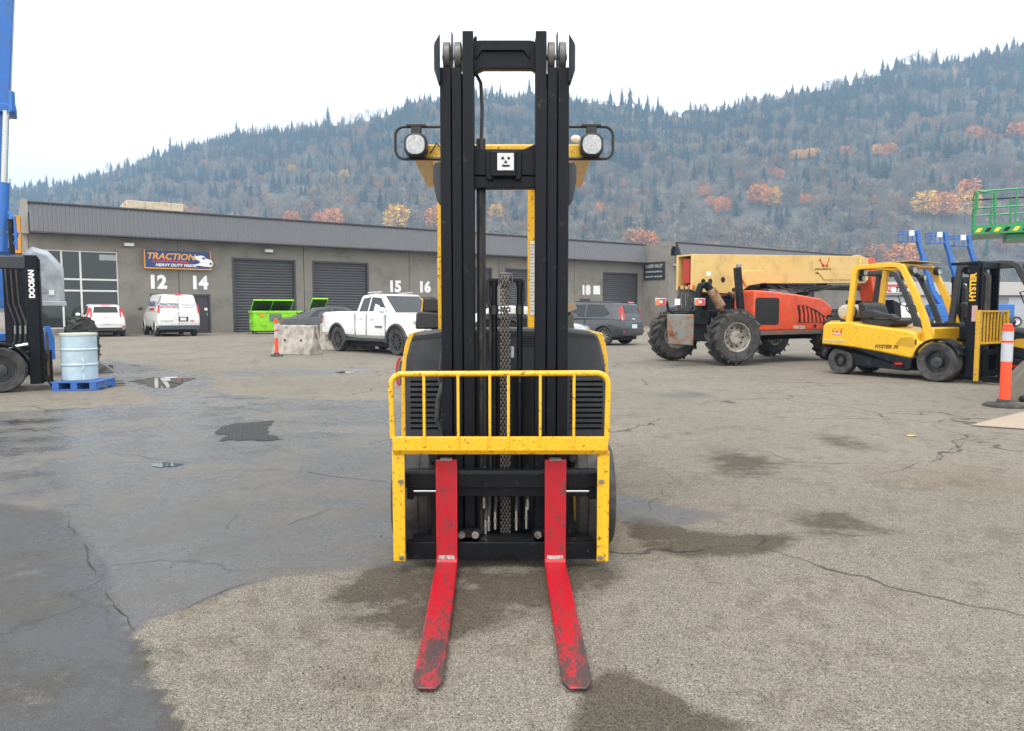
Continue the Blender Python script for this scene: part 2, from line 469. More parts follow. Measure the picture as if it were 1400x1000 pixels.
    bp = N.new('ShaderNodeBump'); bp.inputs['Distance'].default_value = 0.006
    L.new(mr(wetc, 0, 1, 0.9, 0.2, False), bp.inputs['Strength'])
    L.new(hgt, bp.inputs['Height']); L.new(bp.outputs['Normal'], b.inputs['Normal'])
    return m
me.materials.append(ground_mat())

M_WATER = mat('puddle_water', (0.035, 0.034, 0.032), 0.012, var=0.2, rvar=0.01, spec=1.0, scale=2)
M_CRACK = mat('crack_fill', (0.045, 0.042, 0.038), 0.85, var=0.3)
def puddle(pxpoly, seed, jag=0.03, z=0.004):
    rs = random.Random(seed)
    pts = [G(a, b).xy for a, b in pxpoly]
    out = []
    n = len(pts)
    for i in range(n):
        p, q = pts[i], pts[(i + 1) % n]
        m_ = max(3, int((q - p).length / 0.035))
        for k in range(m_):
            w = p.lerp(q, k / m_)
            a = noise.noise(Vector((w.x * 6, w.y * 6, seed))) + 0.6 * noise.noise(Vector((w.x * 19, w.y * 19, seed + 4)))
            c = noise.noise(Vector((w.x * 6, w.y * 6, seed + 9))) + 0.6 * noise.noise(Vector((w.x * 17, w.y * 17, seed + 14)))
            out.append((w.x + jag * 1.6 * a, w.y + jag * 3 * c, z))
    me = bpy.data.meshes.new('puddle'); me.from_pydata(out, [], [tuple(range(len(out)))])
    me.materials.append(M_WATER)
    o = bpy.data.objects.new('puddle', me); COL.objects.link(o); o['kind'] = 'structure'
    return o
puddle([(180, 521), (205, 517), (232, 516), (268, 518), (250, 523), (238, 530), (215, 531), (196, 526)], 1, 0.06)
puddle([(292, 592), (305, 584), (322, 579), (350, 578), (372, 576), (366, 586), (368, 595), (388, 602), (350, 604), (320, 602), (300, 604), (312, 596)], 2, 0.028)
puddle([(207, 635), (225, 633), (252, 635), (243, 638), (220, 639)], 3, 0.012)
puddle([(461, 509), (474, 508), (487, 509), (480, 511), (466, 511)], 6, 0.05)
puddle([(150, 612), (210, 606), (250, 618), (200, 622)], 8, 0.02) if False else None

def crack(pxs, w=0.010, seed=0):
    rs = random.Random(seed)
    pts = [G(a, b).xy for a, b in pxs]
    path = []
    for i in range(len(pts) - 1):
        d = (pts[i + 1] - pts[i]); n = max(2, int(d.length / 0.05))
        nr = Vector((-d.y, d.x)).normalized()
        for k in range(n):
            q = pts[i] + d * (k / n)
            path.append(q + nr * (0.045 * noise.noise(Vector((q.x * 4, q.y * 4, seed))) + 0.02 * noise.noise(Vector((q.x * 17, q.y * 17, seed + 3)))))
    path.append(pts[-1])
    vs = []; fs = []
    for i, q in enumerate(path):
        d = (path[min(i + 1, len(path) - 1)] - path[max(i - 1, 0)])
        nr = Vector((-d.y, d.x)).normalized() if d.length > 0 else Vector((1, 0))
        ww = (0.0 if noise.noise(Vector((q.x * 2.3, q.y * 2.3, seed + 40))) > 0.28 else 1) * 0.62 * w * (0.35 + 0.65 * math.sin(pi * min(1, max(0.02, i / len(path))))) * rs.uniform(0.5, 1.3) * 0.5
        vs += [(q.x + nr.x * ww, q.y + nr.y * ww, 0.003), (q.x - nr.x * ww, q.y - nr.y * ww, 0.003)]
        if i: fs.append((2 * i - 2, 2 * i - 1, 2 * i + 1, 2 * i))
    me = bpy.data.meshes.new('crack'); me.from_pydata(vs, [], fs); me.materials.append(M_CRACK)
    o = bpy.data.objects.new('crack', me); COL.objects.link(o); o.parent = ground
for i, (c, w) in enumerate([
    ([(945, 614), (1000, 625), (1060, 635), (1135, 641)], 0.012), ([(1335, 598), (1305, 613), (1270, 630), (1230, 643), (1180, 652)], 0.012),
    ([(985, 545), (1060, 550), (1150, 562), (1250, 575), (1330, 580)], 0.02), ([(840, 668), (875, 663), (910, 658)], 0.008),
    ([(1060, 598), (1110, 590), (1165, 578)], 0.01), ([(905, 640), (920, 655), (925, 672)], 0.007), ([(1020, 735), (1100, 728), (1160, 732), (1230, 729)], 0.008),
    ([(90, 700), (105, 728), (118, 752), (135, 790), (160, 828), (184, 862)], 0.012), ([(215, 845), (250, 832), (290, 815), (330, 800), (372, 791)], 0.009),
    ([(130, 618), (175, 622), (215, 628), (260, 634)], 0.012), ([(330, 645), (375, 642), (430, 648), (530, 660)], 0.014), ([(385, 720), (420, 708), (455, 695)], 0.008),
    ([(260, 760), (290, 745), (330, 700)], 0.005), ([(480, 615), (510, 612), (535, 606)], 0.008), ([(940, 760), (990, 768), (1060, 765)], 0.006),
    ([(0, 712), (45, 705), (88, 698)], 0.008), ([(1105, 600), (1140, 602), (1210, 608)], 0.02), ([(885, 700), (896, 685), (905, 668)], 0.007),
    ([(370, 790), (440, 785), (500, 800)], 0.005)]):
    crack(c, w, i)
# pale concrete apron and kerb slab at the right
m = MB()
q = [G(1328, 583), G(1395, 566), G(1480, 552), G(1560, 560), G(1500, 590), G(1400, 588)]
m.prism([(p.x, p.y) for p in q], 'z', 0.004, 0.022)
o = m.build('concrete_apron', mat('apron', (0.34, 0.27, 0.2), 0.85, var=0.25, scale=14, bump=0.5, bscale=90), None, 0.008)
o['kind'] = 'structure'
# loose grit and a fallen leaf
gm = mat('grit', (0.05, 0.048, 0.045), 0.8)
m = MB()
for i in range(60):
    x, y = rnd.choice([(870 + rnd.gauss(0, 60), 900 + rnd.gauss(0, 40)), (450 + rnd.gauss(0, 30), 935 + rnd.gauss(0, 20)), (rnd.uniform(200, 1350), rnd.uniform(700, 990))])
    if y < 600 or y > 1050: continue
    g = G(x, y); r = rnd.uniform(0.002, 0.0045)
    m.ball((g.x, g.y, r * 0.5), (r, r * rnd.uniform(0.6, 1.2), r * 0.7), 6, 4, )
o = m.build('loose_grit', gm); o['kind'] = 'stuff'
m = MB(); g = G(1239, 597)
m.add([(0.0, 0, 0.006), (0.05, 0.05, 0.012), (0.12, 0.04, 0.008), (0.09, -0.03, 0.016), (0.03, -0.04, 0.008)], [(0, 4, 3, 2, 1)], Matrix.Translation((g.x, g.y, 0)))
tag(m.build('fallen_leaf', mat('yellow_leaf', (0.6, 0.36, 0.03), 0.7)), 'single yellow fallen leaf lying on the grey asphalt', 'leaf')

# ------------------------------------------------------------------ hill and forest
SKY_X = np.array([-900, -300, -60, 40, 100, 150, 250, 330, 430, 500, 540, 570, 640, 700, 780, 860, 930, 980, 1000, 1040, 1090, 1150, 1180, 1220, 1260, 1300, 1350, 1400, 1600, 2300.])
SKY_Y = np.array([300, 285, 262, 250, 243, 228, 200, 178, 168, 160, 150, 136, 128, 130, 132, 140, 154, 148, 139, 132, 122, 112, 104, 84, 84, 80, 68, 63, 50, 60.])
Y0 = 520.0
def hill_z(u, t):
    px = 700 + u * FPX
    yr = np.interp(px, SKY_X, SKY_Y) + 14
    Yr = np.interp(px, [-300, 300, 560, 640, 1500], [1250, 1150, 1050, 1000, 960])
    Y = Y0 + (Yr - Y0) * t
    zr = (425 - yr) / FPX * Yr * 1.0
    tt = np.clip(t, 0, 1)
    z = zr * tt ** 1.12 - 2 * (1 - tt)
    X = u * Y
    bumpy = 9 * np.sin(X * 0.013 + Y * 0.006) * np.sin(Y * 0.011 - X * 0.004) + 5 * np.sin(X * 0.031 + 1) * np.sin(Y * 0.027)
    z = z + bumpy * np.sin(pi * tt) * np.clip(zr / 150, 0, 1)
    over = np.clip(t - 1, 0, 9)
    z = z - over * 140
    return X, Y, z + CAMH
uu = np.linspace(-1.7, 1.7, 220); tt = np.concatenate([np.linspace(-0.02, 1, 60), [1.03, 1.08, 1.2, 1.5, 2.0]])
U, T = np.meshgrid(uu, tt)
HX, HY, HZ = hill_z(U, T)
HZ = np.maximum(HZ, -0.8)
me = bpy.data.meshes.new('hillside')
idx = np.arange(U.size).reshape(U.shape)
fast_mesh(me, np.stack([HX.ravel(), HY.ravel(), HZ.ravel()], -1), np.stack([idx[:-1, :-1], idx[:-1, 1:], idx[1:, 1:], idx[1:, :-1]], -1).reshape(-1, 4))
me.polygons.foreach_set('use_smooth', [True] * len(me.polygons))
me.materials.append(mat('forest_floor', (0.12, 0.105, 0.08), 0.95, var=0.5, scale=0.05))
hill = bpy.data.objects.new('hillside', me); COL.objects.link(hill); hill['kind'] = 'structure'

def tree_material(name, rough=0.9):
    m = bpy.data.materials.new(name); m.use_nodes = True; N = m.node_tree.nodes; L = m.node_tree.links
    b = N['Principled BSDF']; b.inputs['Roughness'].default_value = rough; b.inputs['Specular IOR Level'].default_value = 0.15
    a = N.new('ShaderNodeAttribute'); a.attribute_name = 'tint'
    n = N.new('ShaderNodeTexNoise'); n.inputs['Scale'].default_value = 0.4; n.inputs['Detail'].default_value = 4
    tc = N.new('ShaderNodeTexCoord'); L.new(tc.outputs['Object'], n.inputs['Vector'])
    mr = N.new('ShaderNodeMapRange'); mr.inputs['To Min'].default_value = 0.7; mr.inputs['To Max'].default_value = 1.3; L.new(n.outputs['Fac'], mr.inputs['Value'])
    mx = N.new('ShaderNodeVectorMath'); mx.operation = 'SCALE'; L.new(a.outputs['Color'], mx.inputs[0]); L.new(mr.outputs['Result'], mx.inputs['Scale'])
    L.new(mx.outputs['Vector'], b.inputs['Base Color'])
    return m
M_TREE = tree_material('foliage')
def conifer_tpl(seed, h=1.0):
    rs = np.random.RandomState(seed); V = []; F = []
    L_ = 10; z = 0.10
    for k in range(L_):
        f = k / (L_ - 1); zc = 0.10 + 0.86 * f ** 0.92
        rad = 0.235 * (1 - f) ** 0.8 + 0.016
        n = 9 if k < 6 else 7
        top = len(V); V.append((rs.normal(0, 0.006), rs.normal(0, 0.006), min(1.0, zc + 0.13 * (1 - 0.4 * f))))
        a0 = rs.uniform(0, 6.28)
        for i in range(n):
            a = a0 + 2 * pi * i / n + rs.normal(0, 0.12); r = rad * rs.uniform(0.55, 1.2); w = 0.30
            b = len(V)
            V += [(r * math.cos(a), r * math.sin(a), zc - 0.05 * rs.uniform(0.2, 1.3)), (0.5 * r * math.cos(a + w * 1.5), 0.5 * r * math.sin(a + w * 1.5), zc + 0.01), (0.5 * r * math.cos(a - w * 1.5), 0.5 * r * math.sin(a - w * 1.5), zc + 0.01)]
            F += [(top, b + 1, b), (top, b, b + 2)]
    return np.array(V), np.array(F)
def bare_tpl(seed, n=200, leafy=0.0):
    rs = np.random.RandomState(seed); V = []; F = []
    for i in range(n):
        a = rs.uniform(0, 6.28); el = rs.uniform(0.15, 1.0) ; r = rs.uniform(0.35, 1) ** 0.6
        d = np.array([math.cos(a) * 0.36 * (1 - (el - 0.5) ** 2 * 1.9) * r, math.sin(a) * 0.36 * (1 - (el - 0.5) ** 2 * 1.9) * r, 0.22 + 0.74 * el + rs.normal(0, 0.02)])
        if leafy:
            s_ = 0.030 * rs.uniform(0.6, 1.4); q = rs.normal(size=(3, 3)) * s_ * 0.9
            V += [tuple(d + q[0]), tuple(d + q[1]), tuple(d + q[2])]
        else:
            up = np.array([d[0] * 0.5, d[1] * 0.5, 0.13 * rs.uniform(0.7, 1.4)]); sd_ = np.array([-math.sin(a + rs.normal(0, 0.9)), math.cos(a), 0]) * 0.0095 * rs.uniform(0.6, 1.6)
            V += [tuple(d - sd_ - up * 0.4), tuple(d + sd_ - up * 0.4), tuple(d + up * 0.7)]
        F.append((3 * i, 3 * i + 1, 3 * i + 2))
    k = len(V)
    V += [(-0.014, 0, 0), (0.014, 0, 0), (0, 0, 0.6), (0, -0.014, 0), (0, 0.014, 0), (0, 0, 0.6)]
    F += [(k, k + 1, k + 2), (k + 3, k + 4, k + 5)]
    return np.array(V), np.array(F)
CON = [conifer_tpl(i) for i in range(7)]
BAR = [bare_tpl(20 + i) for i in range(8)]
LEAF = [bare_tpl(50 + i, 620, 1.0) for i in range(6)]
def patch_noise(u, e, k):
    return np.sin(u * 17 + k) * np.sin(e * 55 + 2 * k) + 0.7 * np.sin(u * 41 + e * 60 + k * 3) + 0.5 * np.sin(u * 83 - e * 130 + k)
def scatter(n, seed):
    rs = np.random.RandomState(seed)
    u = rs.uniform(-0.86, 0.86, n * 2); t = rs.uniform(0.0, 1.0, n * 2) ** 0.85
    keep = rs.uniform(0, 1, n * 2) < (0.55 + 0.45 * t)
    u = u[keep][:n]; t = t[keep][:n]
    return u, t
def forest(name, tpls, u, t, hts, wid, tints, mat_):
    X, Y, Z = hill_z(u, t)
    VV = []; FF = []; CC = []; off = 0
    rs = np.random.RandomState(3)
    for i in range(len(u)):
        V, F = tpls[rs.randint(len(tpls))]
        a = rs.uniform(0, 6.28); c, s = math.cos(a), math.sin(a); h = hts[i]; w = h * wid[i]
        W = np.empty_like(V)
        W[:, 0] = (V[:, 0] * c - V[:, 1] * s) * w + X[i]; W[:, 1] = (V[:, 0] * s + V[:, 1] * c) * w + Y[i]; W[:, 2] = V[:, 2] * h + Z[i] - 1.0
        VV.append(W); FF.append(F + off); off += len(V)
        CC.append(np.tile(np.append(tints[i], 1.0), (len(V), 1)))
    me = bpy.data.meshes.new(name)
    fast_mesh(me, np.concatenate(VV), np.concatenate(FF))
    ca = me.color_attributes.new('tint', 'FLOAT_COLOR', 'POINT'); ca.data.foreach_set('color', np.concatenate(CC).astype(np.float32).ravel())
    me.materials.append(mat_)
    o = bpy.data.objects.new(name, me); COL.objects.link(o); o['kind'] = 'stuff'
    return o
AUT = [(1033, 268, 22, 'orange', 1.0), (1050, 270, 20, 'yellow', 1.0), (984, 281, 17, 'orange', 1.0), (1258, 280, 26, 'yellow', 1.0), (1281, 282, 25, 'orange', 1.0), (1312, 282, 27, 'yellow', 1.05), (1316, 262, 24, 'orange', .9),
       (1078, 213, 11, 'yellow', 1), (1085, 212, 12, 'yellow', 1), (1092, 212, 12, 'yellow', 1), (1100, 210, 12, 'yellow', 1), (1107, 209, 11, 'yellow', 1), (1147, 206, 12, 'orange', 1), (1190, 205, 13, 'yellow', 1), (1206, 205, 15, 'orange', 1.1), (1188, 206, 11, 'orange', 1),
       (1318, 183, 17, 'orange', 1), (1332, 185, 15, 'rusty', 1), (1374, 178, 18, 'orange', 1), (1388, 180, 17, 'orange', 1), (1350, 190, 12, 'rusty', 1), (1253, 167, 11, 'orange', 1), (1220, 181, 8, 'orange', 1), (1192, 352, 22, 'rusty', 1), (1230, 352, 24, 'orange', 1),
       (458, 300, 22, 'orange', 1), (403, 300, 18, 'orange', 1), (440, 301, 15, 'orange', 1), (545, 300, 26, 'yellow', 1), (600, 300, 24, 'orange', 1), (679, 290, 16, 'yellow', 1), (240, 290, 15, 'yellow', 1), (256, 291, 17, 'orange', 1), (275, 290, 14, 'rusty', 1), (230, 282, 13, 'yellow', 1),
       (404, 231, 12, 'yellow', 1), (475, 240, 14, 'yellow', 1), (480, 275, 13, 'rusty', 1), (362, 245, 11, 'rusty', 1), (300, 252, 10, 'rusty', 1), (287, 222, 9, 'orange', 1), (495, 180, 13, 'rusty', 1), (430, 205, 12, 'rusty', 1), (385, 222, 9, 'rusty', 1), (330, 250, 9, 'rusty', 1), (160, 262, 9, 'orange', 1), (80, 262, 9, 'rusty', 1), (212, 255, 9, 'rusty', 1),
       (960, 262, 12, 'orange', 1), (968, 275, 11, 'orange', 1), (870, 330, 22, 'rusty', 1.2), (882, 332, 20, 'orange', 1.1), (1096, 272, 12, 'orange', 1), (1190, 272, 9, 'orange', 1), (1077, 166, 8, 'orange', 1), (1052, 235, 12, 'rusty', 1), (1060, 238, 11, 'orange', 1), (820, 285, 12, 'orange', 1), (655, 235, 10, 'rusty', 1), (1370, 330, 18, 'rusty', 1), (1400, 200, 14, 'rusty', 1), (975, 190, 8, 'rusty', 1), (1005, 240, 9, 'rusty', 1), (370, 270, 10, 'orange', 1), (520, 255, 11, 'rusty', 1), (850, 250, 10, 'rusty', 1)]
ts = np.linspace(0, 1, 400)
APOS = []
for px, py, h, kind, w in AUT:
    u_ = (px - 700) / FPX
    X, Y, Z = hill_z(np.full(400, u_), ts)
    z_ = Z - CAMH; dd = Y * _c - z_ * _s
    sy = 500 - FPX * (Y * _s + z_ * _c) / dd - 0.6 * h * FPX / Y
    i = int(np.argmin(np.abs(sy - py)))
    APOS.append((u_, ts[i], h, Y[i]))
u, t = scatter(13500, 1)
keep = np.ones(len(u), bool)
for ua, ta, h, Ya in APOS:
    keep &= ~((np.abs(u - ua) < 0.55 * h / Ya + 0.002) & (t < ta + 0.012) & (t > ta - 0.05))
u, t = u[keep], t[keep]
rs = np.random.RandomState(8)
pn = patch_noise(u, t, 1.3) + 1.5 * np.clip((t - 0.55) * 2.2, -0.8, 1) - 0.9 * ((u < 0.1) & (t < 0.3))
isc = pn + rs.normal(0, 0.35, len(u)) > 0.30
uc, tc_ = u[isc], t[isc]
tint = np.array([0.022, 0.045, 0.038]) * rs.uniform(0.6, 1.5, (len(uc), 1)) * (1 + rs.normal(0, 0.08, (len(uc), 3)))
o = forest('conifer_forest', CON, uc, tc_, rs.uniform(11, 26, len(uc)) * np.where(tc_ > 0.93, 0.6, 1.0), rs.uniform(0.8, 1.25, len(uc)), tint, M_TREE)
o['label'] = 'dark conifer forest covering the upper hillside'; o['category'] = 'forest'
ub, tb = u[~isc], t[~isc]
k = rs.choice(6, len(ub), p=[0.22, 0.2, 0.2, 0.14, 0.18, 0.06])
pal = np.array([[0.27, 0.225, 0.18], [0.33, 0.28, 0.22], [0.29, 0.27, 0.19], [0.19, 0.185, 0.11], [0.34, 0.235, 0.14], [0.42, 0.24, 0.10]])
tint = pal[k] * rs.uniform(0.75, 1.3, (len(ub), 1))
o = forest('bare_forest', BAR, ub, tb, rs.uniform(11, 20, len(ub)), rs.uniform(0.85, 1.25, len(ub)), tint, M_TREE)
o['label'] = 'leafless grey brown broadleaf forest covering the lower hillside'; o['category'] = 'forest'

# single trees that can be told apart: skyline conifers and autumn coloured broadleaves
def tree_meshes(nm, tpl, tint, trunk_h, trunk_r):
    V, F = tpl
    me = bpy.data.meshes.new('crown'); fast_mesh(me, V, F)
    ca = me.color_attributes.new('tint', 'FLOAT_COLOR', 'POINT')
    ca.data.foreach_set('color', np.tile(np.append(tint, 1.0), (len(V), 1)).astype(np.float32).ravel())
    me.materials.append(M_TREE)
    tr = MB().cyl((0, 0, -0.06), (0, 0, trunk_h), trunk_r, trunk_r * 0.4, 6).mesh('trunk', mat('bark', (0.07, 0.055, 0.04), 0.9))
    return me, tr
def put_tree(name, meshes, u, t, h, w, label, cat, group):
    X, Y, Z = hill_z(np.array([u]), np.array([t]))
    o = thing(name, label, cat, (X[0], Y[0], Z[0] - 0.8), rnd.uniform(0, 6.28), group)
    o.scale = (h * w, h * w, h)
    for nm, me in zip(('crown', 'trunk'), meshes):
        c = bpy.data.objects.new(nm, me); COL.objects.link(c); c.parent = o
    return o
CM = [tree_meshes('c', CON[i], np.array([0.022, 0.036, 0.028]) * (0.8 + 0.1 * i), 0.6, 0.018) for i in range(7)]
for i in range(210):
    px = -40 + 1480 * (i + rnd.random()) / 210
    if 905 < px < 935 or rnd.random() < 0.1: continue
    u_ = (px - 700) / FPX
    put_tree('conifer_tree', rnd.choice(CM), u_, rnd.uniform(0.965, 1.015), (rnd.uniform(9, 17) if rnd.random() < 0.65 else rnd.uniform(17, 29)) * (1.0 + 0.35 * math.sin(px * 0.045) * math.sin(px * 0.017 + 1)), rnd.uniform(0.75, 1.15), 'dark conifer standing out against the sky along the ridge', 'tree', 'conifers along the ridge line')
TINTS = {'orange': (0.72, 0.27, 0.05), 'yellow': (0.78, 0.46, 0.07), 'rusty': (0.46, 0.22, 0.09)}
AM = {k: [tree_meshes('a', LEAF[i], np.array(v), 0.5, 0.016) for i in range(6)] for k, v in TINTS.items()}
ADJ = {'orange': 'orange autumn tree among the leafless trees on the hillside', 'yellow': 'yellow autumn tree among the leafless trees on the hillside', 'rusty': 'rust brown autumn tree among the leafless trees on the hillside'}
for (px, py, h, kind, w), (u_, t_, _, _) in zip(AUT, APOS):
    put_tree('autumn_tree', rnd.choice(AM[kind]), u_, t_, h * 1.1, w * 1.25, ADJ[kind], 'tree', kind + ' autumn trees on the hillside')
# houses on the ridge
def ridge_house(px, t, w, h, d, label, roofc, wallc, py=None):
    u_ = (px - 700) / FPX
    X, Y, Z = hill_z(np.array([u_]), np.array([t]))
    o = thing('hilltop_house', label, 'house', (X[0], Y[0], Z[0] - 2), rnd.uniform(-0.2, 0.2))
    holes = [(-w / 2 + w * (i + 0.2) / 5, -w / 2 + w * (i + 0.8) / 5, h * 0.45, h * 0.8) for i in range(5)]
    plate(-w / 2, w / 2, 0, h, holes, -d / 2, d / 2).build('wall', mat('housewall' + label[:5], wallc, 0.8), o)
    for a in holes: MB().box(a[0], a[1], -d / 2 + 0.4, -d / 2 + 0.5, a[2], a[3]).build('window', M_GLASS, o)
    MB().prism([(-w / 2 - 1, h), (w / 2 + 1, h), (w / 2 - 1, h + 2.2), (-w / 2 + 1, h + 2.2)], 'y', -d / 2 - 0.8, d / 2 + 0.8).build('roof', mat('houseroof' + label[:5], roofc, 0.8), o)
ridge_house(942, 0.985, 26, 9, 12, 'wide flat roofed dark house on the bare crest of the hill', (0.07, 0.07, 0.075), (0.09, 0.10, 0.11))
ridge_house(1390, 0.99, 24, 8, 12, 'low grey house with pale roof high up on the ridge', (0.35, 0.36, 0.38), (0.25, 0.25, 0.25))
ridge_house(1172, 0.985, 18, 8, 10, 'pale house half hidden by conifers on the ridge', (0.4, 0.4, 0.4), (0.4, 0.38, 0.35))
# air
hz = MB().box(-2350, 2350, -70, 2400, -2.0, 430).build('haze', None)
hz['kind'] = 'stuff'
hm = bpy.data.materials.new('haze_air'); hm.use_nodes = True
for n in list(hm.node_tree.nodes):
    if n.type != 'OUTPUT_MATERIAL': hm.node_tree.nodes.remove(n)
pv = hm.node_tree.nodes.new('ShaderNodeVolumePrincipled')
pv.inputs['Density'].default_value = 0.00048
pv.inputs['Color'].default_value = (0.50, 0.73, 1.0, 1)
pv.inputs['Anisotropy'].default_value = 0.0
hm.node_tree.links.new(pv.outputs[0], hm.node_tree.nodes['Material Output'].inputs['Volume'])
hz.data.materials.append(hm)
# ------------------------------------------------------------------ warehouse building
WA = Vector((-24.8, 38.2)); WANG = math.atan2(24.8, 36.0)
wd = Vector((math.cos(WANG), math.sin(WANG)))
def WU(px, z=1.29, off=0.0):
    """distance along the wall for a photo column"""
    k = (px - 700) / FPX * (_c - 0.0)      # columns measured near the horizon row
    k = (px - 700) / FPX / 1.0
    a = WA + Vector((wd.y, -wd.x)) * off
    kk = k * (_c + 0.5 * _s * 0.0)
    return (kk * a.y - a.x) / (wd.x - kk * wd.y)
M_WALL = mat('tilt_up_concrete', (0.215, 0.198, 0.172), 0.85, var=0.10, scale=1.2, bump=0.25, bscale=25, dirt=(0.12, 0.11, 0.10), damt=0.22, dscale=0.7, dsharp=0.2)
M_FASC = mat('ribbed_cladding', (0.105, 0.108, 0.115), 0.45, var=0.08, scale=0.6)
M_DOOR = mat('roller_door', (0.072, 0.072, 0.078), 0.5, var=0.12, scale=1.5, dirt=(0.11, 0.105, 0.1), damt=0.2, dscale=2, dsharp=0.2)
M_TRIM = mat('dark_trim', (0.05, 0.05, 0.054), 0.5)
M_FRAME = mat('window_frame', (0.62, 0.62, 0.60), 0.5, var=0.05)
M_NUM = mat('white_numerals', (0.8, 0.8, 0.8), 0.6, var=0.03)
HB = 6.78                                   # top of the fascia
U_END = 43.75
wh = thing('warehouse', 'long grey concrete warehouse with dark ribbed fascia and roller doors', 'building', (WA.x, WA.y, 0), WANG)
joints = [0.0, WU(246), WU(416.5), WU(560), WU(682), WU(785), U_END]
doors = [(WU(320.8), WU(403.4), 4.33), (WU(429.8), WU(502.9), 4.33), (WU(602), WU(671.5), 4.33), (WU(692), WU(745), 4.33), (WU(825), WU(870), 4.33)]
man = [(WU(207), WU(225), 2.2), (WU(266), WU(287), 2.2), (WU(527), WU(546), 2.2), (WU(570), WU(589), 2.2), (WU(793), WU(806), 2.2)]
win = (WU(50), WU(163), 0.35, 4.45)
openings = [(a, b, -0.1, h) for a, b, h in doors + man] + [win]
for i in range(6):
    a, b = joints[i] + 0.02, joints[i + 1] - 0.02
    hs = [(max(o[0], a), min(o[1], b), max(o[2], 0.0), o[3]) for o in openings if o[1] > a and o[0] < b]
    plate(a, b, 0.0, 5.75, hs, 0.0, 0.28).build('wall_panel', M_WALL, wh)
    MB().box(a - 0.03, a, 0.05, 0.2, 0, 5.75).build('joint_filler', M_TRIM, wh) if i else None
# left gable and back
gl = MB().box(-0.25, 0.0, 0.01, 22, 0, 6.6).build('wall_panel', mat('gable_wall', (0.30, 0.28, 0.25), 0.85, bump=0.2), wh)
MB().box(0, U_END, 21.5, 22, 0, 6.5).build('wall_panel', M_WALL, wh)
MB().box(-0.2, U_END, 0.9, 21.9, 6.35, 6.45).build('roof', mat('roofing', (0.12, 0.12, 0.12), 0.9), wh)
# ribbed mansard fascia (ribs are a couple of pixels wide: one joined mesh)
def mansard(parent, u0, u1, zb=5.28, zt=HB, out_b=0.75, out_t=0.15, endcap=True):
    m = MB(); p = 0.2; n = int((u1 - u0) / p)
    vs = []
    for i in range(n):
        u = u0 + i * p
        for du, dy in ((0, 0), (0.10, 0), (0.125, 0.035), (0.175, 0.035)):
            vs.append((u + du, -out_b - dy, zb)); vs.append((u + du, -out_t - dy, zt))
    fs = [(2 * i, 2 * i + 2, 2 * i + 3, 2 * i + 1) for i in range(len(vs) // 2 - 1)]
    m.add(vs, fs)
    o = m.build('ribbed_fascia', M_FASC, parent, angle=20); o['kind'] = 'stuff'
    MB().prism([(-out_b + 0.02, zb - 0.02), (0.4, zb - 0.02), (0.4, zt - 0.02), (-out_t + 0.03, zt - 0.02)], 'x', u0 + 0.01, u1 - 0.02).build('fascia_core', M_TRIM, parent)
    MB().box(u0 - 0.03, u1, -out_t - 0.09, 0.9, zt, zt + 0.09).build('cap_flashing', M_TRIM, parent, 0.01)
    MB().box(u0 - 0.02, u1, -out_b - 0.07, -out_b + 0.03, zb - 0.05, zb + 0.03).build('drip_edge', M_TRIM, parent)
mansard(wh, 0.1, U_END)
MB().prism([(-0.3, 5.2), (0.9, 5.2), (0.9, 6.95), (-0.3, 6.95)], 'x', -0.24, 0.06).build('gable_parapet', mat('gable_wall', (0.3, 0.28, 0.25)), wh)
# roller doors: separate curved slats
def roller(parent, u0, u1, h):
    n = 26; sh = h / n
    tpl = MB().prism([(0.17, 0.0), (0.135, 0.012), (0.115, sh * 0.5), (0.135, sh - 0.03), (0.17, sh - 0.012)], 'x', 0.04, u1 - u0 - 0.04).mesh('slat', M_DOOR)
    d = MB().box(u0 + 0.02, u1 - 0.02, 0.19, 0.22, 0.01, h).build('roller_door', M_DOOR, parent)
    for i in range(n):
        o = bpy.data.objects.new('slat', tpl); COL.objects.link(o); o.parent = d; o.location = (u0, 0, i * sh)
    fr = MB()
    fr.box(u0 - 0.09, u0 + 0.03, -0.025, 0.13, 0, h + 0.09); fr.box(u1 - 0.03, u1 + 0.09, -0.025, 0.13, 0, h + 0.09); fr.box(u0 + 0.03, u1 - 0.03, -0.022, 0.13, h - 0.02, h + 0.088)
    fr.build('door_frame', M_TRIM, d)
for a, b, h in doors: roller(wh, a, b, h)
for a, b, h in man:
    d = MB().box(a + 0.05, b - 0.05, 0.08, 0.13, 0.0, h - 0.05).build('door', mat('door_paint', (0.045, 0.04, 0.048), 0.45), wh)
    m = MB(); m.box(a - 0.04, a + 0.05, -0.02, 0.14, 0, h + 0.04); m.box(b - 0.05, b + 0.04, -0.02, 0.14, 0, h + 0.04); m.box(a + 0.05, b - 0.05, -0.018, 0.14, h - 0.05, h + 0.04)
    m.build('frame', M_TRIM, d)
    MB().box(b - 0.18, b - 0.11, 0.03, 0.08, 0.95, 1.15).build('handle', M_STEEL, d, 0.01)
    MB().box(b - 0.28, b - 0.12, 0.07, 0.08, 1.3, 1.45).build('notice', M_WHITE, d)
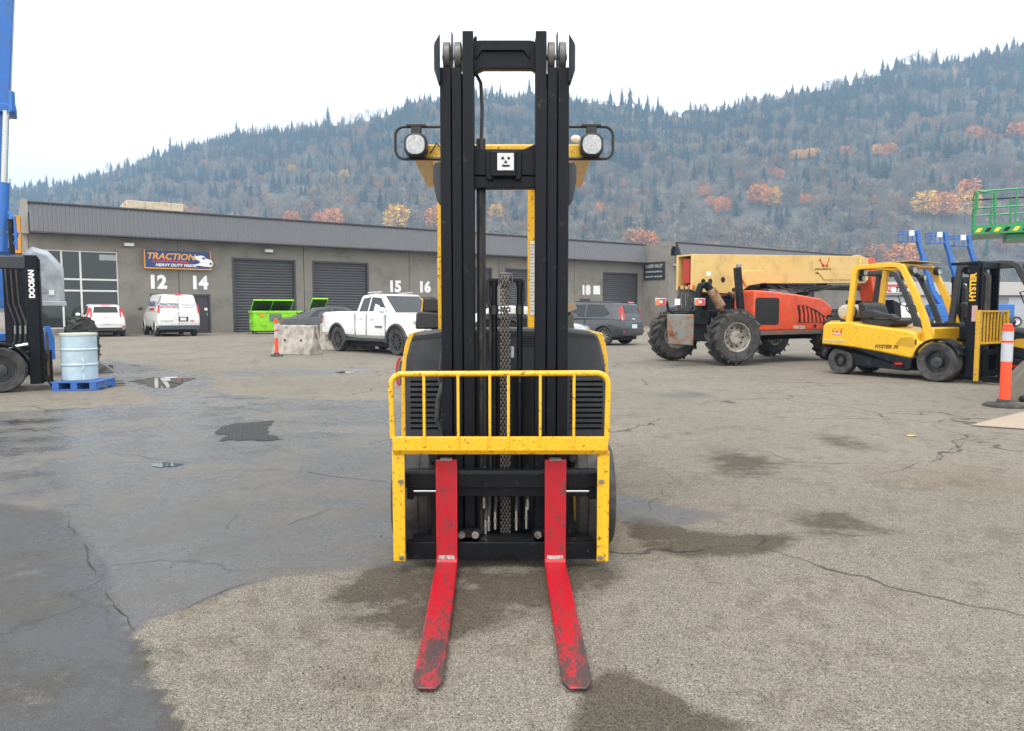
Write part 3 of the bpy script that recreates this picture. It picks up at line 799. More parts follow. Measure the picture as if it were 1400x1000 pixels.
# shop window: mullions, panes
a, b, z0, z1 = win
uu_ = [a, WU(87), WU(112.5), b]; zz = [z0, 2.35, 2.95, z1]
wn = MB()
for u_ in uu_: wn.box(u_ - 0.045, u_ + 0.045, 0.02, 0.14, z0, z1)
for i in range(3):
    for z_ in zz: wn.box(uu_[i] + 0.045, uu_[i + 1] - 0.045, 0.022, 0.138, z_ - 0.045, z_ + 0.045)
wn = wn.build('window', M_FRAME, wh)
gm_ = mat('shop_glass', (0.02, 0.026, 0.028), 0.03, rvar=0.02, var=0.5, scale=0.6)
for i in range(3):
    for j in range(3):
        MB().box(uu_[i] + 0.045, uu_[i + 1] - 0.045, 0.07, 0.085, zz[j] + 0.045, zz[j + 1] - 0.045).build('pane', gm_, wn)
MB().box(uu_[2] + 0.9, uu_[2] + 2.0, 0.055, 0.062, 4.0, 4.3).build('window_notice', mat('pale_notice', (0.35, 0.36, 0.36), 0.7), wn)
# numbers, notices, lamps
for tx, px, z_ in (('12', 216.5, 2.86), ('14', 273.5, 2.86), ('15', 540, 2.88), ('16', 580.5, 2.88), ('17', 764, 2.9), ('18', 800.5, 2.9)):
    text_part(tx, 1.0, M_NUM, wh, (WU(px), -0.012, z_), ext=0.012, bold=0.05, name='unit_number', sx=0.95)
MB().box(WU(811), WU(820), -0.02, -0.002, 2.6, 3.3).build('notice', M_WHITE, wh)
MB().box(WU(799), WU(806), -0.02, -0.002, 1.75, 2.25).build('notice', M_WHITE, wh) if False else None
for px in (179, 368):
    l = MB().box(WU(px) - 0.28, WU(px) + 0.28, -0.3, -0.001, 4.78, 5.0).build('wall_lamp', mat('lamp_body', (0.3, 0.29, 0.27), 0.5), wh, 0.03)
    MB().box(WU(px) - 0.22, WU(px) + 0.22, -0.315, -0.302, 4.81, 4.95).build('lens', mat('lamp_lens', (0.7, 0.7, 0.68), 0.3), l)
# shop sign
sb = (WU(200), WU(288))
M_SBLUE = mat('sign_blue', (0.012, 0.045, 0.16), 0.4, var=0.05)
M_SOR = mat('sign_orange', (0.75, 0.33, 0.02), 0.45, var=0.05)
sg = MB().box(sb[0], sb[1], -0.28, -0.003, 3.68, 4.62).build('shop_sign', M_SBLUE, wh, 0.01)
m = MB(); m.box(sb[0] - 0.05, sb[0], -0.27, -0.01, 3.63, 4.66); m.box(sb[1], sb[1] + 0.05, -0.27, -0.01, 3.63, 4.66); m.box(sb[0], sb[1], -0.27, -0.01, 3.62, 3.68)
m.build('sign_edge', M_SOR, sg)
sw = sb[1] - sb[0]
text_part('TRACTION', 0.49, M_SOR, sg, (sb[0] + sw * 0.385, -0.286, 4.30), ext=0.004, bold=0.012, shear=0.25, sx=1.02)
text_part('HEAVY DUTY PARTS', 0.22, M_WHITE, sg, (sb[0] + sw * 0.46, -0.286, 3.83), ext=0.004, bold=0.006, shear=0.25, sx=1.05)
m = MB(); n = 12
top = [(sb[0] + sw * (0.10 + 0.56 * i / n), 4.02 + 0.06 * math.sin(pi * i / n) + 0.02) for i in range(n + 1)]
bot = [(sb[0] + sw * (0.10 + 0.56 * i / n), 3.96 + 0.05 * math.sin(pi * i / n)) for i in range(n + 1)]
m.prism(top + bot[::-1], 'y', -0.290, -0.2825).build('swoosh', mat('sign_red', (0.5, 0.03, 0.03), 0.5), sg)
tx0 = sb[0] + sw * 0.72
tr = [(0, 4.36), (0.45, 4.44), (0.62, 4.40), (0.72, 4.28), (0.85, 4.24), (1.02, 4.18), (1.10, 4.02), (1.06, 3.86), (0.92, 3.80), (0.6, 3.82), (0.3, 3.86), (-0.1, 3.80), (0.25, 3.95), (0.42, 4.04), (0.3, 4.16), (0.12, 4.22)]
m = MB(); m.prism([(tx0 + x, z) for x, z in tr], 'y', -0.290, -0.2825).build('truck_emblem', M_WHITE, sg)
m = MB(); m.prism([(tx0 + x, z) for x, z in [(0.5, 4.32), (0.62, 4.34), (0.70, 4.24), (0.56, 4.2)]], 'y', -0.2935, -0.2905)
m.prism([(tx0 + x, z) for x, z in arc2(0.96, 3.98, 0.07, 0, 330, 10)], 'y', -0.2935, -0.2905)
m.build('emblem_detail', M_SBLUE, sg)
# side sign on the gable end (blue, orange, white edge on)
gs = MB().box(-0.55, -0.26, 0.6, 3.6, 4.3, 6.1).build('gable_sign', M_SBLUE, wh, 0.01)
MB().box(-0.545, -0.27, 0.42, 0.6, 4.25, 6.15).build('sign_edge', M_SOR, gs)
MB().prism([(1.0, 4.5), (3.3, 4.5), (3.3, 5.2), (1.0, 4.9)], 'x', -0.562, -0.552).build('sign_stripe', M_SOR, gs)
# rooftop unit
ru = thing('rooftop_unit', 'cream sheet metal unit standing on the warehouse roof', 'roof unit', (*(WA + wd * 5.2 + Vector((-wd.y, wd.x)) * 3.2), 6.45), WANG)
m = MB().box(-0.2, 2.9, 0, 2, 0.18, 1.28); m.build('casing', mat('cream_metal', (0.55, 0.46, 0.33), 0.5, dirt=(0.3, 0.25, 0.18), damt=0.3), ru, 0.03)
MB().box(-0.32, -0.2, 0.2, 1.6, 0.55, 1.15).build('hood', mat('cream_metal', (0.5, 0.4, 0.3)), ru, 0.02)
MB().box(0.78, 0.80, -0.012, 0.001, 0.2, 1.26).build('seam', M_TRIM, ru)
MB().box(-0.1, 2.8, 0.1, 1.9, 0, 0.18).build('curb', M_TRIM, ru)
# projecting wing
JB = WA + wd * U_END
JF = JB + Vector((wd.y, -wd.x)) * 3.0
wg = thing('warehouse_wing', 'projecting grey wing at the far end of the warehouse with black sign', 'building', (JF.x, JF.y, 0), WANG)
LW = 29
plate(0, LW, 0, 5.75, [(2.2, 5.9, 0, 4.3), (9, 12.7, 0, 4.3), (16, 19.7, 0, 4.3)], 0, 0.28).build('wall_panel', M_WALL, wg)
for u_ in (2.2, 9, 16): roller(wg, u_, u_ + 3.7, 4.3)
MB().box(-0.28, 0.0, 0.003, 3.0, 0, 6.75).build('wall_panel', M_WALL, wg)
MB().box(0, LW, 0.9, 20, 6.3, 6.42).build('roof', mat('roofing', (0.12, 0.12, 0.12)), wg)
mansard(wg, 0.55, LW, zb=5.2, zt=6.8, out_b=0.85)
MB().box(-0.3, 0.6, 0.004, 0.9, 6.5, 6.88).build('parapet', M_WALL, wg)
ws = MB().box(-0.36, -0.285, 0.35, 2.75, 3.85, 5.3).build('hanging_sign', mat('sign_black', (0.02, 0.024, 0.026), 0.5), wg, 0.01)
for s_, sz, z_ in (('FRASER VALLEY', 0.40, 4.95), ('AUTOMOTIVE & PAINT Inc.', 0.2, 4.5), ('604-854-3674 - 604-861-8867', 0.2, 4.1)):
    text_part(s_, sz, mat('sign_pale', (0.45, 0.47, 0.47), 0.6), ws, (-0.364, 1.55, z_), (pi / 2, 0, -pi / 2), ext=0.003, bold=0.004, sx=0.72 if sz > 0.3 else 0.78)
for y_ in (-0.35, ):
    l = MB().box(0.15, 0.5, -0.3, -0.002, 4.9, 5.1).build('wall_lamp', mat('lamp_body', (0.3, 0.29, 0.27)), wg, 0.03)
# tyre shop far to the right
tb = thing('tyre_shop', 'far pale fronted tyre shop with red and white sign', 'building', (46.2, 96, 0), R(4))
MB().box(0, 46, 0, 18, 0, 4.6).build('wall', mat('shop_wall', (0.23, 0.23, 0.24), 0.8), tb)
MB().box(-0.2, 46.2, -0.5, 0.4, 3.3, 5.0).build('fascia', mat('shop_fascia', (0.45, 0.43, 0.41), 0.7), tb, 0.02)
for i in range(7):
    MB().box(1 + 6 * i, 5.4 + 6 * i, -0.06, -0.005, 0, 3.0).build('bay_door', mat('bay_door', (0.38, 0.4, 0.43), 0.5), tb)
ks = MB().box(0.6, 5.0, -0.72, -0.52, 3.6, 4.65).build('shop_sign', M_WHITE, tb)
MB().box(0.6, 5.0, -0.76, -0.722, 4.35, 4.65).build('sign_stripe', mat('kal_red', (0.55, 0.05, 0.07), 0.5), ks)
text_part('KAL', 0.78, mat('kal_red', (0.5, 0.05, 0.07)), ks, (1.85, -0.74, 3.98), ext=0.01, bold=0.05, shear=0.2)
text_part('TIRE', 0.78, mat('kal_dark', (0.03, 0.03, 0.04), 0.5), ks, (3.8, -0.74, 3.98), ext=0.01, bold=0.05, shear=0.2)
# ------------------------------------------------------------------ main forklift (faces the camera)
FO = Vector((-0.045, 4.55, 0))
fk = thing('forklift', 'yellow and black forklift with tall mast and red forks facing forward', 'forklift', FO)
FOFF = -FO
def fb(m, name, mt, parent=None, bevel=0.0, **k):
    """link a part measured in world coordinates under the forklift"""
    if parent is None:
        o = m.build(name, mt, fk, bevel, **k); o.location = FOFF
    else:
        o = m.build(name, mt, parent, bevel, **k)
    return o
def X(px, Y, py=425): return P(px, py, Y).x
def Z(py, Y): return P(700, py, Y).z
def wear_mat():
    m = bpy.data.materials.new('worn_red_paint'); m.use_nodes = True; N = m.node_tree.nodes; L = m.node_tree.links; b = N['Principled BSDF']
    tc = N.new('ShaderNodeTexCoord'); sx = N.new('ShaderNodeSeparateXYZ'); L.new(tc.outputs['Object'], sx.inputs[0])
    def no(sc, d, r=0.6):
        n = N.new('ShaderNodeTexNoise'); n.inputs['Scale'].default_value = sc; n.inputs['Detail'].default_value = d; n.inputs['Roughness'].default_value = r; L.new(mp.outputs['Vector'], n.inputs['Vector']); return n.outputs['Fac']
    mp = N.new('ShaderNodeMapping'); mp.inputs['Scale'].default_value = (1.3, 0.45, 1.0); L.new(tc.outputs['Object'], mp.inputs['Vector'])
    def mrg(v, a, b_, c, d):
        n = N.new('ShaderNodeMapRange'); n.inputs['From Min'].default_value = a; n.inputs['From Max'].default_value = b_; n.inputs['To Min'].default_value = c; n.inputs['To Max'].default_value = d; L.new(v, n.inputs['Value']); return n.outputs['Result']
    def ma(op, a, b_):
        n = N.new('ShaderNodeMath'); n.operation = op; n.use_clamp = False
        for i, q in enumerate((a, b_)):
            if isinstance(q, float): n.inputs[i].default_value = q
            else: L.new(q, n.inputs[i])
        return n.outputs[0]
    g = mrg(sx.outputs['Y'], 2.45, 3.3, 0.17, 0.0)            # scuffed towards the tip
    n1 = no(13, 10, 0.78); n2 = no(110, 6, 0.75)
    w = ma('ADD', ma('ADD', n1, g), ma('MULTIPLY', ma('SUBTRACT', n2, 0.5), 0.55))
    w = mrg(w, 0.52, 0.68, 0.0, 1.0)
    w.node.interpolation_type = 'SMOOTHSTEP'
    edge = N.new('ShaderNodeNewGeometry'); pt = mrg(edge.outputs['Pointiness'], 0.52, 0.58, 0, 1)
    mx = N.new('ShaderNodeMix'); mx.data_type = 'RGBA'; L.new(w, mx.inputs['Factor'])
    mx.inputs['A'].default_value = (0.40, 0.004, 0.014, 1); mx.inputs['B'].default_value = (0.085, 0.062, 0.062, 1)
    L.new(mx.outputs['Result'], b.inputs['Base Color'])
    L.new(mrg(w, 0, 1, 0.38, 0.5), b.inputs['Roughness']); L.new(mrg(w, 0, 1, 0.0, 0.55), b.inputs['Metallic'])
    bp = N.new('ShaderNodeBump'); bp.inputs['Strength'].default_value = 0.25; bp.inputs['Distance'].default_value = 0.004; L.new(n2, bp.inputs['Height']); L.new(bp.outputs['Normal'], b.inputs['Normal'])
    return m
M_FORK = wear_mat()
YF = 3.57
for xc, xt in ((-0.322, -0.288), (0.214, 0.224)):
    m = MB(); rings = []
    def ring(x, y, z, ny, nz, t, w):
        return [(x - w, y, z), (x + w, y, z), (x + w, y + ny * t, z + nz * t), (x - w, y + ny * t, z + nz * t)]
    zt = Z(630, YF)
    path = [(YF, zt, 1, 0, 0.040), (YF, 0.078, 1, 0, 0.042)]
    for i in range(1, 6):
        a = R(90 * i / 6)
        path.append((YF - 0.03 * (1 - math.cos(a)), 0.075 - 0.027 * math.sin(a), math.cos(a), -math.sin(a), 0.044))
    L_ = YF - 0.03 - 2.405
    for f, th in ((0.0, 0.042), (0.35, 0.034), (0.7, 0.022), (0.955, 0.012), (1.0, 0.009)):
        path.append((YF - 0.03 - L_ * f, 0.048 - 0.026 * f, 0, -1, th))
    for i, (y, z, ny, nz, t) in enumerate(path):
        f = max(0, (YF - y) / (YF - 2.405)); w = 0.0525
        if i == len(path) - 1: w = 0.030
        rings.append(ring(xc + (xt - xc) * f, y, z, ny, nz, t, w))
    m.loft(rings)
    fo = fb(m, 'fork', M_FORK, None, 0.005, seg=2)
    m = MB(); m.box(xc - 0.04, xc + 0.038, YF - 0.003, YF + 0.001, 0.066, 0.084)
    m.build('heel_sticker', mat('scuffed_white', (0.62, 0.6, 0.55), 0.7, var=0.3, scale=60, dirt=(0.2, 0.12, 0.1), damt=0.5, dscale=60), fo)
    m = MB().box(xc - 0.03, xc + 0.028, YF - 0.001, YF + 0.04, zt, zt + 0.006); m.build('latch', M_STEEL, fo)

# load backrest
YB = 3.50
lb = fb(MB().box(X(534, YB), X(833.5, YB), YB, YB + 0.03, Z(617, YB), Z(598, YB)), 'load_backrest', M_YEL, None, 0.004)
m = MB().prism([(YB, Z(617, YB)), (YB + 0.028, Z(617, YB)), (YB + 0.028, Z(622, YB)), (YB + 0.012, Z(622, YB))], 'x', X(535, YB), X(832, YB)); m.build('lower_lip', M_YEL, lb)
tp = []
xl, xr = X(534, YB), X(832, YB); zt = Z(512, YB); zb = Z(600, YB); yb = YB + 0.017
tp.append((xl, yb, zb)); tp.append((xl - 0.006, yb, zt - 0.07))
for x, z in arc2(xl - 0.006 + 0.055, zt - 0.055, 0.055, 180, 90, 6): tp.append((x, yb, z))
for x, z in arc2(xr + 0.004 - 0.055, zt - 0.055, 0.055, 90, 0, 6): tp.append((x, yb, z + 0.004))
tp.append((xr + 0.004, yb, zt - 0.07)); tp.append((xr, yb, zb))
MB().tube(tp, 0.0138, 12).build('frame_tube', M_YEL, lb)
for px in (578.5, 625.6, 669.4, 695, 739, 785.5):
    MB().box(X(px, YB) - 0.0064, X(px, YB) + 0.0064, YB - 0.004, YB + 0.020, Z(612, YB), zt - 0.004).build('upright_bar', M_YEL, lb, 0.002)
for sgn, a, b in ((-1, 534, 551), (1, 818.5, 835)):
    x0, x1 = X(a, YB + 0.03), X(b, YB + 0.03)
    m = MB(); y0 = YB + 0.02
    zc_ = Z(617, y0); zd = Z(768, y0)
    m.box(x0, x1, y0, y0 + 0.012, zd, zc_)
    ox = x0 if sgn < 0 else x1
    m.box(min(ox, ox - sgn * 0.012), max(ox, ox - sgn * 0.012), y0 + 0.012, y0 + 0.11, zd + 0.01, zc_)
    sp = fb(m, 'side_plate', M_YEL, lb, 0.003)
    for py in (658, 762):
        zz_ = Z(py, y0); xx_ = (x0 + x1) / 2 - sgn * 0.012
        MB().cyl((xx_, y0 - 0.012, zz_), (xx_, y0 + 0.001, zz_), 0.013, 0.013, 6).build('bolt', M_STEEL, sp, 0.002)

# carriage
YC = 3.615
M_CAR = mat('carriage_black', (0.006, 0.007, 0.009), 0.4, var=0.3, bump=0.1, bscale=30, dirt=(0.08, 0.075, 0.07), damt=0.18, dscale=26, dsharp=0.07, spec=0.22)
m = MB(); m.prism([(YC, Z(667, YC)), (YC, Z(648, YC)), (YC + 0.015, Z(644, YC)), (YC + 0.07, Z(644, YC)), (YC + 0.07, Z(667, YC))], 'x', X(551, YC), X(819, YC))
cg = fb(m, 'carriage', M_CAR, None, 0.003)
MB().box(X(556, YC), X(812, YC), YC + 0.03, YC + 0.09, Z(681, YC), Z(667.5, YC)).build('upper_beam', M_CAR, cg, 0.003)
m = MB()
xa, xb_, xn0, xn1 = X(552, YC), X(820, YC), X(682, YC), X(709, YC); z0, z1, zn = Z(765, YC), Z(742, YC), Z(761, YC)
m.prism([(xa, z0), (xn0, z0), (xn0 + 0.004, zn), (xn1 - 0.004, zn), (xn1, z0), (xb_, z0), (xb_, z1), (xa, z1)], 'y', YC, YC + 0.06); m.build('lower_bar', M_CAR, cg, 0.003)
MB().box(X(560, YC), X(812, YC), YC + 0.02, YC + 0.09, z1, z1 + 0.02).build('lower_ledge', M_CAR, cg)
for px in (590, 776):
    MB().box(X(px, YC) - 0.02, X(px, YC) + 0.02, YC + 0.071, YC + 0.10, z1, Z(645, YC)).build('carriage_plate', M_CAR, cg, 0.003)
for a, b in ((553, 562), (808, 818)):
    MB().box(X(a, YC), X(b, YC), YC + 0.01, YC + 0.06, Z(684, YC), Z(667.5, YC)).build('cylinder_bracket', M_CAR, cg, 0.003)
for a, b in ((562, 600), (770, 808)):
    MB().cyl((X(a, YC), YC + 0.03, Z(673.5, YC)), (X(b, YC), YC + 0.03, Z(673.5, YC)), 0.0095).build('side_shift_rod', M_CHROME, cg)
for a, b in ((624, 655), (729, 748)):
    MB().prism(rrect(X(a, YC), X(b, YC), Z(742, YC), Z(726, YC), 0.02), 'y', YC + 0.02, YC + 0.05).build('roller_bracket', M_CAR, cg)
for px in (629, 648.5, 736.5):
    MB().cyl((X(px, YC), YC + 0.004, Z(733, YC)), (X(px, YC), YC + 0.021, Z(733, YC)), 0.0185, n=18).build('roller_pin', mat('dull_steel', (0.28, 0.28, 0.28), 0.5, 0.6, dirt=(0.1, 0.09, 0.08), damt=0.5, dscale=40), cg, 0.003)

# mast: three nested channels a side
YM = 3.72
M_MAST = mat('mast_black', (0.005, 0.0068, 0.0105), 0.42, var=0.3, scale=3, bump=0.04, dirt=(0.06, 0.06, 0.06), damt=0.17, dscale=16, dsharp=0.07, spec=0.2)
ms = fb(MB().prism([(X(646, YM + .06), Z(258, YM + .06)), (X(733, YM + .06), Z(258, YM + .06)), (X(733, YM + .06), Z(241, YM + .06)), (X(646, YM + .06), Z(241, YM + .06))], 'y', YM + 0.055, YM + 0.11), 'mast', M_MAST, None, 0.004)
RAILS = [(602.5, 617.5, 3.745, 46, 92), (618.8, 632, 3.735, 44, 92), (633.2, 648, 3.72, 42, 42)]
cxm = X(690, 3.74)
for sgn in (-1, 1):
    for k, (a, b, y, top, top2) in enumerate(RAILS):
        x0, x1 = X(a, y, 300) - cxm, X(b, y, 300) - cxm
        t_ = 0.012
        ch = [(x0, 0.0), (x1, 0.0), (x1, 0.022), (x0 + t_, 0.022), (x0 + t_, 0.098), (x1, 0.098), (x1, 0.12), (x0, 0.12)]
        if sgn > 0: ch = [(-x, q) for x, q in ch][::-1]
        m = MB().prism([(cxm + x, y + q) for x, q in ch], 'z', 0.085 if k else 0.06, Z(top2, y))
        m.build('mast_rail', M_MAST, ms, 0.004)
    # flared top brackets and sheaves
    for k, (a, b, y, top, top2) in enumerate(RAILS[:2]):
        xm = (X(a, y, 80) + X(b, y, 80)) / 2 - cxm
        xm = cxm - sgn * xm if sgn > 0 else cxm + xm
        s1 = MB().cyl((xm - 0.017, y + 0.055, Z(82, y) + 0.03), (xm + 0.017, y + 0.055, Z(82, y) + 0.03), 0.072, n=28).build('sheave', mat('sheave_grey', (0.13, 0.125, 0.12), 0.45, 0.5, var=0.3), ms, 0.004)
        MB().cyl((xm - 0.024, y + 0.055, Z(82, y) + 0.03), (xm + 0.024, y + 0.055, Z(82, y) + 0.03), 0.014).build('axle', M_STEEL, s1)
        xw = xm + (0.026 if sgn < 0 else -0.026)
        MB().prism([(y + 0.01, Z(120, y)), (y + 0.1, Z(120, y)), (y + 0.1, Z(40, y)), (y + 0.03, Z(41, y)), (y + 0.005, Z(70, y))], 'x', xw - 0.003, xw + 0.003).build('sheave_plate', M_MAST, ms)
    y = 3.70
    xo = (X(601.5, y, 80) - cxm) * (1 if sgn < 0 else -1) + cxm
    xf = (X(590.5, y, 80) - cxm) * (1 if sgn < 0 else -1) + cxm
    m = MB(); q = 1 if sgn < 0 else -1
    prof = [(xo, y), (xo, y + 0.01), (xf + q * 0.006, y + 0.09), (xf, y + 0.085), (xf + q * 0.012, y + 0.03)]
    m.loft([[(px_, py_, Z(110, y)) if px_ == xo else (xo - q * 0.012, py_, Z(112, y)) for px_, py_ in prof], [(px_, py_, Z(88, y)) for px_, py_ in prof], [(px_, py_, Z(54, y)) for px_, py_ in prof], [(px_, py_, Z(46, y) - (0.0 if px_ == xo else 0.03)) for px_, py_ in prof]])
    m.build('top_bracket', M_MAST, ms)
    # lower cheek brackets (tilt ears) at guard height
    xo = (X(605, 3.86, 250) - cxm) * (1 if sgn < 0 else -1) + cxm; xf = (X(593.5, 3.86, 250) - cxm) * (1 if sgn < 0 else -1) + cxm
    m = MB().prism([(xo, Z(284, 3.86)), (xf + q * 0.02, Z(277, 3.86)), (xf, Z(250, 3.86)), (xf, Z(230, 3.86)), (xf + q * 0.012, Z(224, 3.86)), (xo, Z(226, 3.86))], 'y', 3.80, 3.93); m.build('cheek_bracket', mat('mast_grey', (0.03, 0.033, 0.04), 0.45), ms, 0.006)
# crossmembers
ya = YM + 0.05
def poly(pts, Y): return [(X(a, Y, b), Z(b, Y)) for a, b in pts]
MB().prism(poly([(646, 57), (655, 55), (725, 55), (733, 57), (733, 98), (727, 94), (661, 94), (652, 98), (646, 104)], ya), 'y', ya, ya + 0.05).build('top_crossmember', M_MAST, ms, 0.004)
MB().prism(poly([(651, 80), (659, 69), (716, 69), (724, 80), (724, 73), (717, 64), (658, 64), (650, 73)], ya - .015), 'y', ya - 0.015, ya).build('crossmember_rib', M_MAST, ms, 0.002)
MB().prism(poly([(648, 55), (652, 55), (652, 50), (648, 50)], ya), 'y', ya, ya + 0.02).build('pin', M_MAST, ms)
cm = MB().prism(poly([(645, 196), (652, 200), (661, 204), (716, 204), (725, 200), (733, 196), (733, 240), (645, 240)], ya), 'y', ya, ya + 0.05).build('middle_crossmember', M_MAST, ms, 0.004)
for pts, d in (([(664, 206), (713, 206), (713, 243), (709, 247), (702, 243), (677, 243), (670, 247), (664, 243)], 0.02), ([(671, 207), (706, 207), (706, 241), (671, 241)], 0.04)):
    MB().prism(poly(pts, ya - d), 'y', ya - d, ya - d + 0.02).build('cover_plate', M_MAST, cm, 0.004)
st_y = ya - 0.046
sk = MB().prism(poly([(680, 209.5), (702.5, 209.5), (702.5, 233), (680, 233)], st_y), 'y', st_y, st_y + 0.005).build('target_sticker', mat('sticker_white', (0.66, 0.66, 0.66), 0.5, var=0.15, scale=40, dirt=(0.3, 0.3, 0.3), damt=0.3, dscale=40), cm)
m = MB()
for px in (687.5, 695.5): m.prism([(X(px, st_y) + 0.007 * math.cos(a * pi / 6), Z(216.5, st_y) + 0.007 * math.sin(a * pi / 6)) for a in range(12)], 'y', st_y - 0.002, st_y)
m.prism(poly([(691.5, 219), (694, 223), (689, 223)], st_y), 'y', st_y - 0.002, st_y)
m.prism(rrect(X(686.5, st_y), X(697, st_y), Z(228.2, st_y), Z(225.6, st_y), 0.004), 'y', st_y - 0.002, st_y); m.build('sticker_print', M_DARK, sk)
MB().box(X(600, 3.9), X(640, 3.9), 3.86, 3.92, Z(700, 3.9), Z(680, 3.9)).build('lower_crossmember', M_MAST, ms)
MB().box(X(612, 3.85), X(770, 3.85), 3.845, 3.9, 0.1, 0.22).build('lower_crossmember', M_MAST, ms, 0.004)
MB().box(X(640, 3.87), X(738, 3.87), 3.86, 3.88, 0.22, 0.95).build('mast_back_plate', M_DARK, ms)
# hose run behind the left rail
MB().box(X(652, 3.84), X(664.5, 3.84), 3.838, 3.844, Z(760, 3.84), Z(190, 3.84)).build('hose_channel', M_BLACK2, ms)
hp = [(X(668 + 4 * math.sin(i * 0.5), 3.83), 3.85, Z(180 - 12 * i, 3.83)) for i in range(8)]
MB().tube([(X(657, 3.82), 3.82, Z(760, 3.82)), (X(657, 3.82), 3.82, Z(260, 3.82)), (X(660, 3.82), 3.83, Z(150, 3.82)), (X(658, 3.82), 3.84, Z(112, 3.82)), (X(652, 3.82), 3.84, Z(100, 3.82))], 0.009).build('mast_hose', M_RUBBER, ms)
# free lift cylinders, bridge and lift chain
YL = 3.80
for px in (676, 710.5):
    c_ = MB().cyl((X(px, YL), YL, 0.16), (X(px, YL), YL, Z(392, YL)), 0.0155, n=18).build('lift_cylinder', M_MAST, ms)
    MB().cyl((X(px, YL), YL, Z(430, YL)), (X(px, YL), YL, Z(418, YL)), 0.021, n=18).build('gland', M_BLACK2, c_)
    MB().cyl((X(px, YL), YL, Z(392, YL)), (X(px, YL), YL, Z(386, YL)), 0.019, n=18).build('cap', M_BLACK, c_)
br = MB().box(X(668, YL), X(714, YL), YL - 0.01, YL + 0.03, Z(386, YL), Z(381, YL)).build('chain_bridge', M_MAST, ms, 0.003)
MB().tube([(X(682, YL), YL - .02, Z(390, YL)), (X(683.5, YL), YL - .02, Z(376, YL)), (X(686, YL), YL - .02, Z(374.5, YL)), (X(696, YL), YL - .02, Z(374.5, YL)), (X(699.5, YL), YL - .02, Z(376, YL)), (X(701, YL), YL - .02, Z(390, YL))], 0.005).build('chain_guard', mat('guard_grey', (0.10, 0.105, 0.11), 0.4, 0.3), br)
for sg_, px in ((-1, 668), (1, 714.5)):
    d = -sg_
    MB().tube([(X(px, YL), YL, Z(383, YL)), (X(px + sg_ * 0.8, YL), YL, Z(392, YL)), (X(px + sg_ * 0.8, YL), YL, Z(412, YL)), (X(px + d * 2, YL), YL, Z(419, YL)), (X(px + d * 5, YL), YL, Z(424, YL))], 0.0085).build('hose_guard', M_BLACK2, br)
    MB().tube([(X(px + d * 1, YL), YL + .03, Z(384, YL)), (X(px + d * 0.3, YL), YL + .03, Z(400, YL)), (X(px + d * 2.5, YL), YL + .03, Z(430, YL)), (X(px + d * 3, YL), YL + .03, Z(520, YL)), (X(px + d * 3, YL), YL + .03, 0.25)], 0.0085).build('hose', M_RUBBER, br)
m = MB(); pz = 0.0165; z_ = Z(735, YL - .04); i = 0; xcn = X(691, YL)
while z_ < Z(378, YL):
    ww = 0.0065
    for j, dx in enumerate((-0.021, -0.0125, -0.004, 0.0045, 0.013, 0.0215)):
        if (j + i) % 2 == 0: m.prism(rrect(YL - 0.055 , YL - 0.035, z_ - 0.0035, z_ + pz + 0.0035, 0.008, 2), 'x', xcn + dx - 0.0035, xcn + dx + 0.0035)
    m.cyl((xcn - 0.027, YL - 0.045, z_), (xcn + 0.027, YL - 0.045, z_), 0.0048, n=6)
    z_ += pz; i += 1
o = m.build('lift_chain', mat('chain_steel', (0.075, 0.066, 0.058), 0.42, 0.5, var=0.6, scale=60), ms); o['kind'] = 'stuff'
MB().cyl((xcn - 0.02, YL - 0.015, Z(385, YL)), (xcn + 0.02, YL - 0.015, Z(385, YL)), 0.034, n=20).build('chain_sheave', mat('sheave_grey', (0.25, 0.25, 0.25)), br)
MB().prism(poly([(698.5, 474), (702.5, 474), (702.5, 489), (698.5, 489)], YL - .03), 'y', YL - .03, YL - .028).build('data_label', mat('label_grey', (0.35, 0.36, 0.36), 0.6), ms)
# hydraulic fittings low in the mast
for px, py, h in ((663, 723, 24), (667.5, 716, 20), (676.5, 712, 24), (706, 712, 26), (720, 708, 30), (722, 690, 14), (661, 688, 14)):
    y = 3.70
    f_ = MB().cyl((X(px, y), y, Z(py + h / 2, y)), (X(px, y), y, Z(py - h / 2, y)), 0.0058, n=8).build('hose_fitting', mat('zinc', (0.5, 0.5, 0.44), 0.4, 0.75, var=0.35, scale=30), ms)
    MB().cyl((X(px, y), y, Z(py + 3, y)), (X(px, y), y, Z(py - 3, y)), 0.0095, n=6).build('nut', M_STEEL, f_)
    MB().tube([(X(px, y), y, Z(py - h / 2, y)), (X(px, y) + 0.004, y + 0.02, Z(py - h / 2 - 12, y)), (X(px, y), y + 0.06, Z(py - h / 2 - 40, y))], 0.008).build('hose', M_RUBBER, f_)
MB().box(X(655, 3.72), X(726, 3.72), 3.71, 3.80, Z(737, 3.72) - 0.01, Z(736, 3.72)).build('fitting_plate', mat('zinc', (0.5, 0.5, 0.44)), ms)

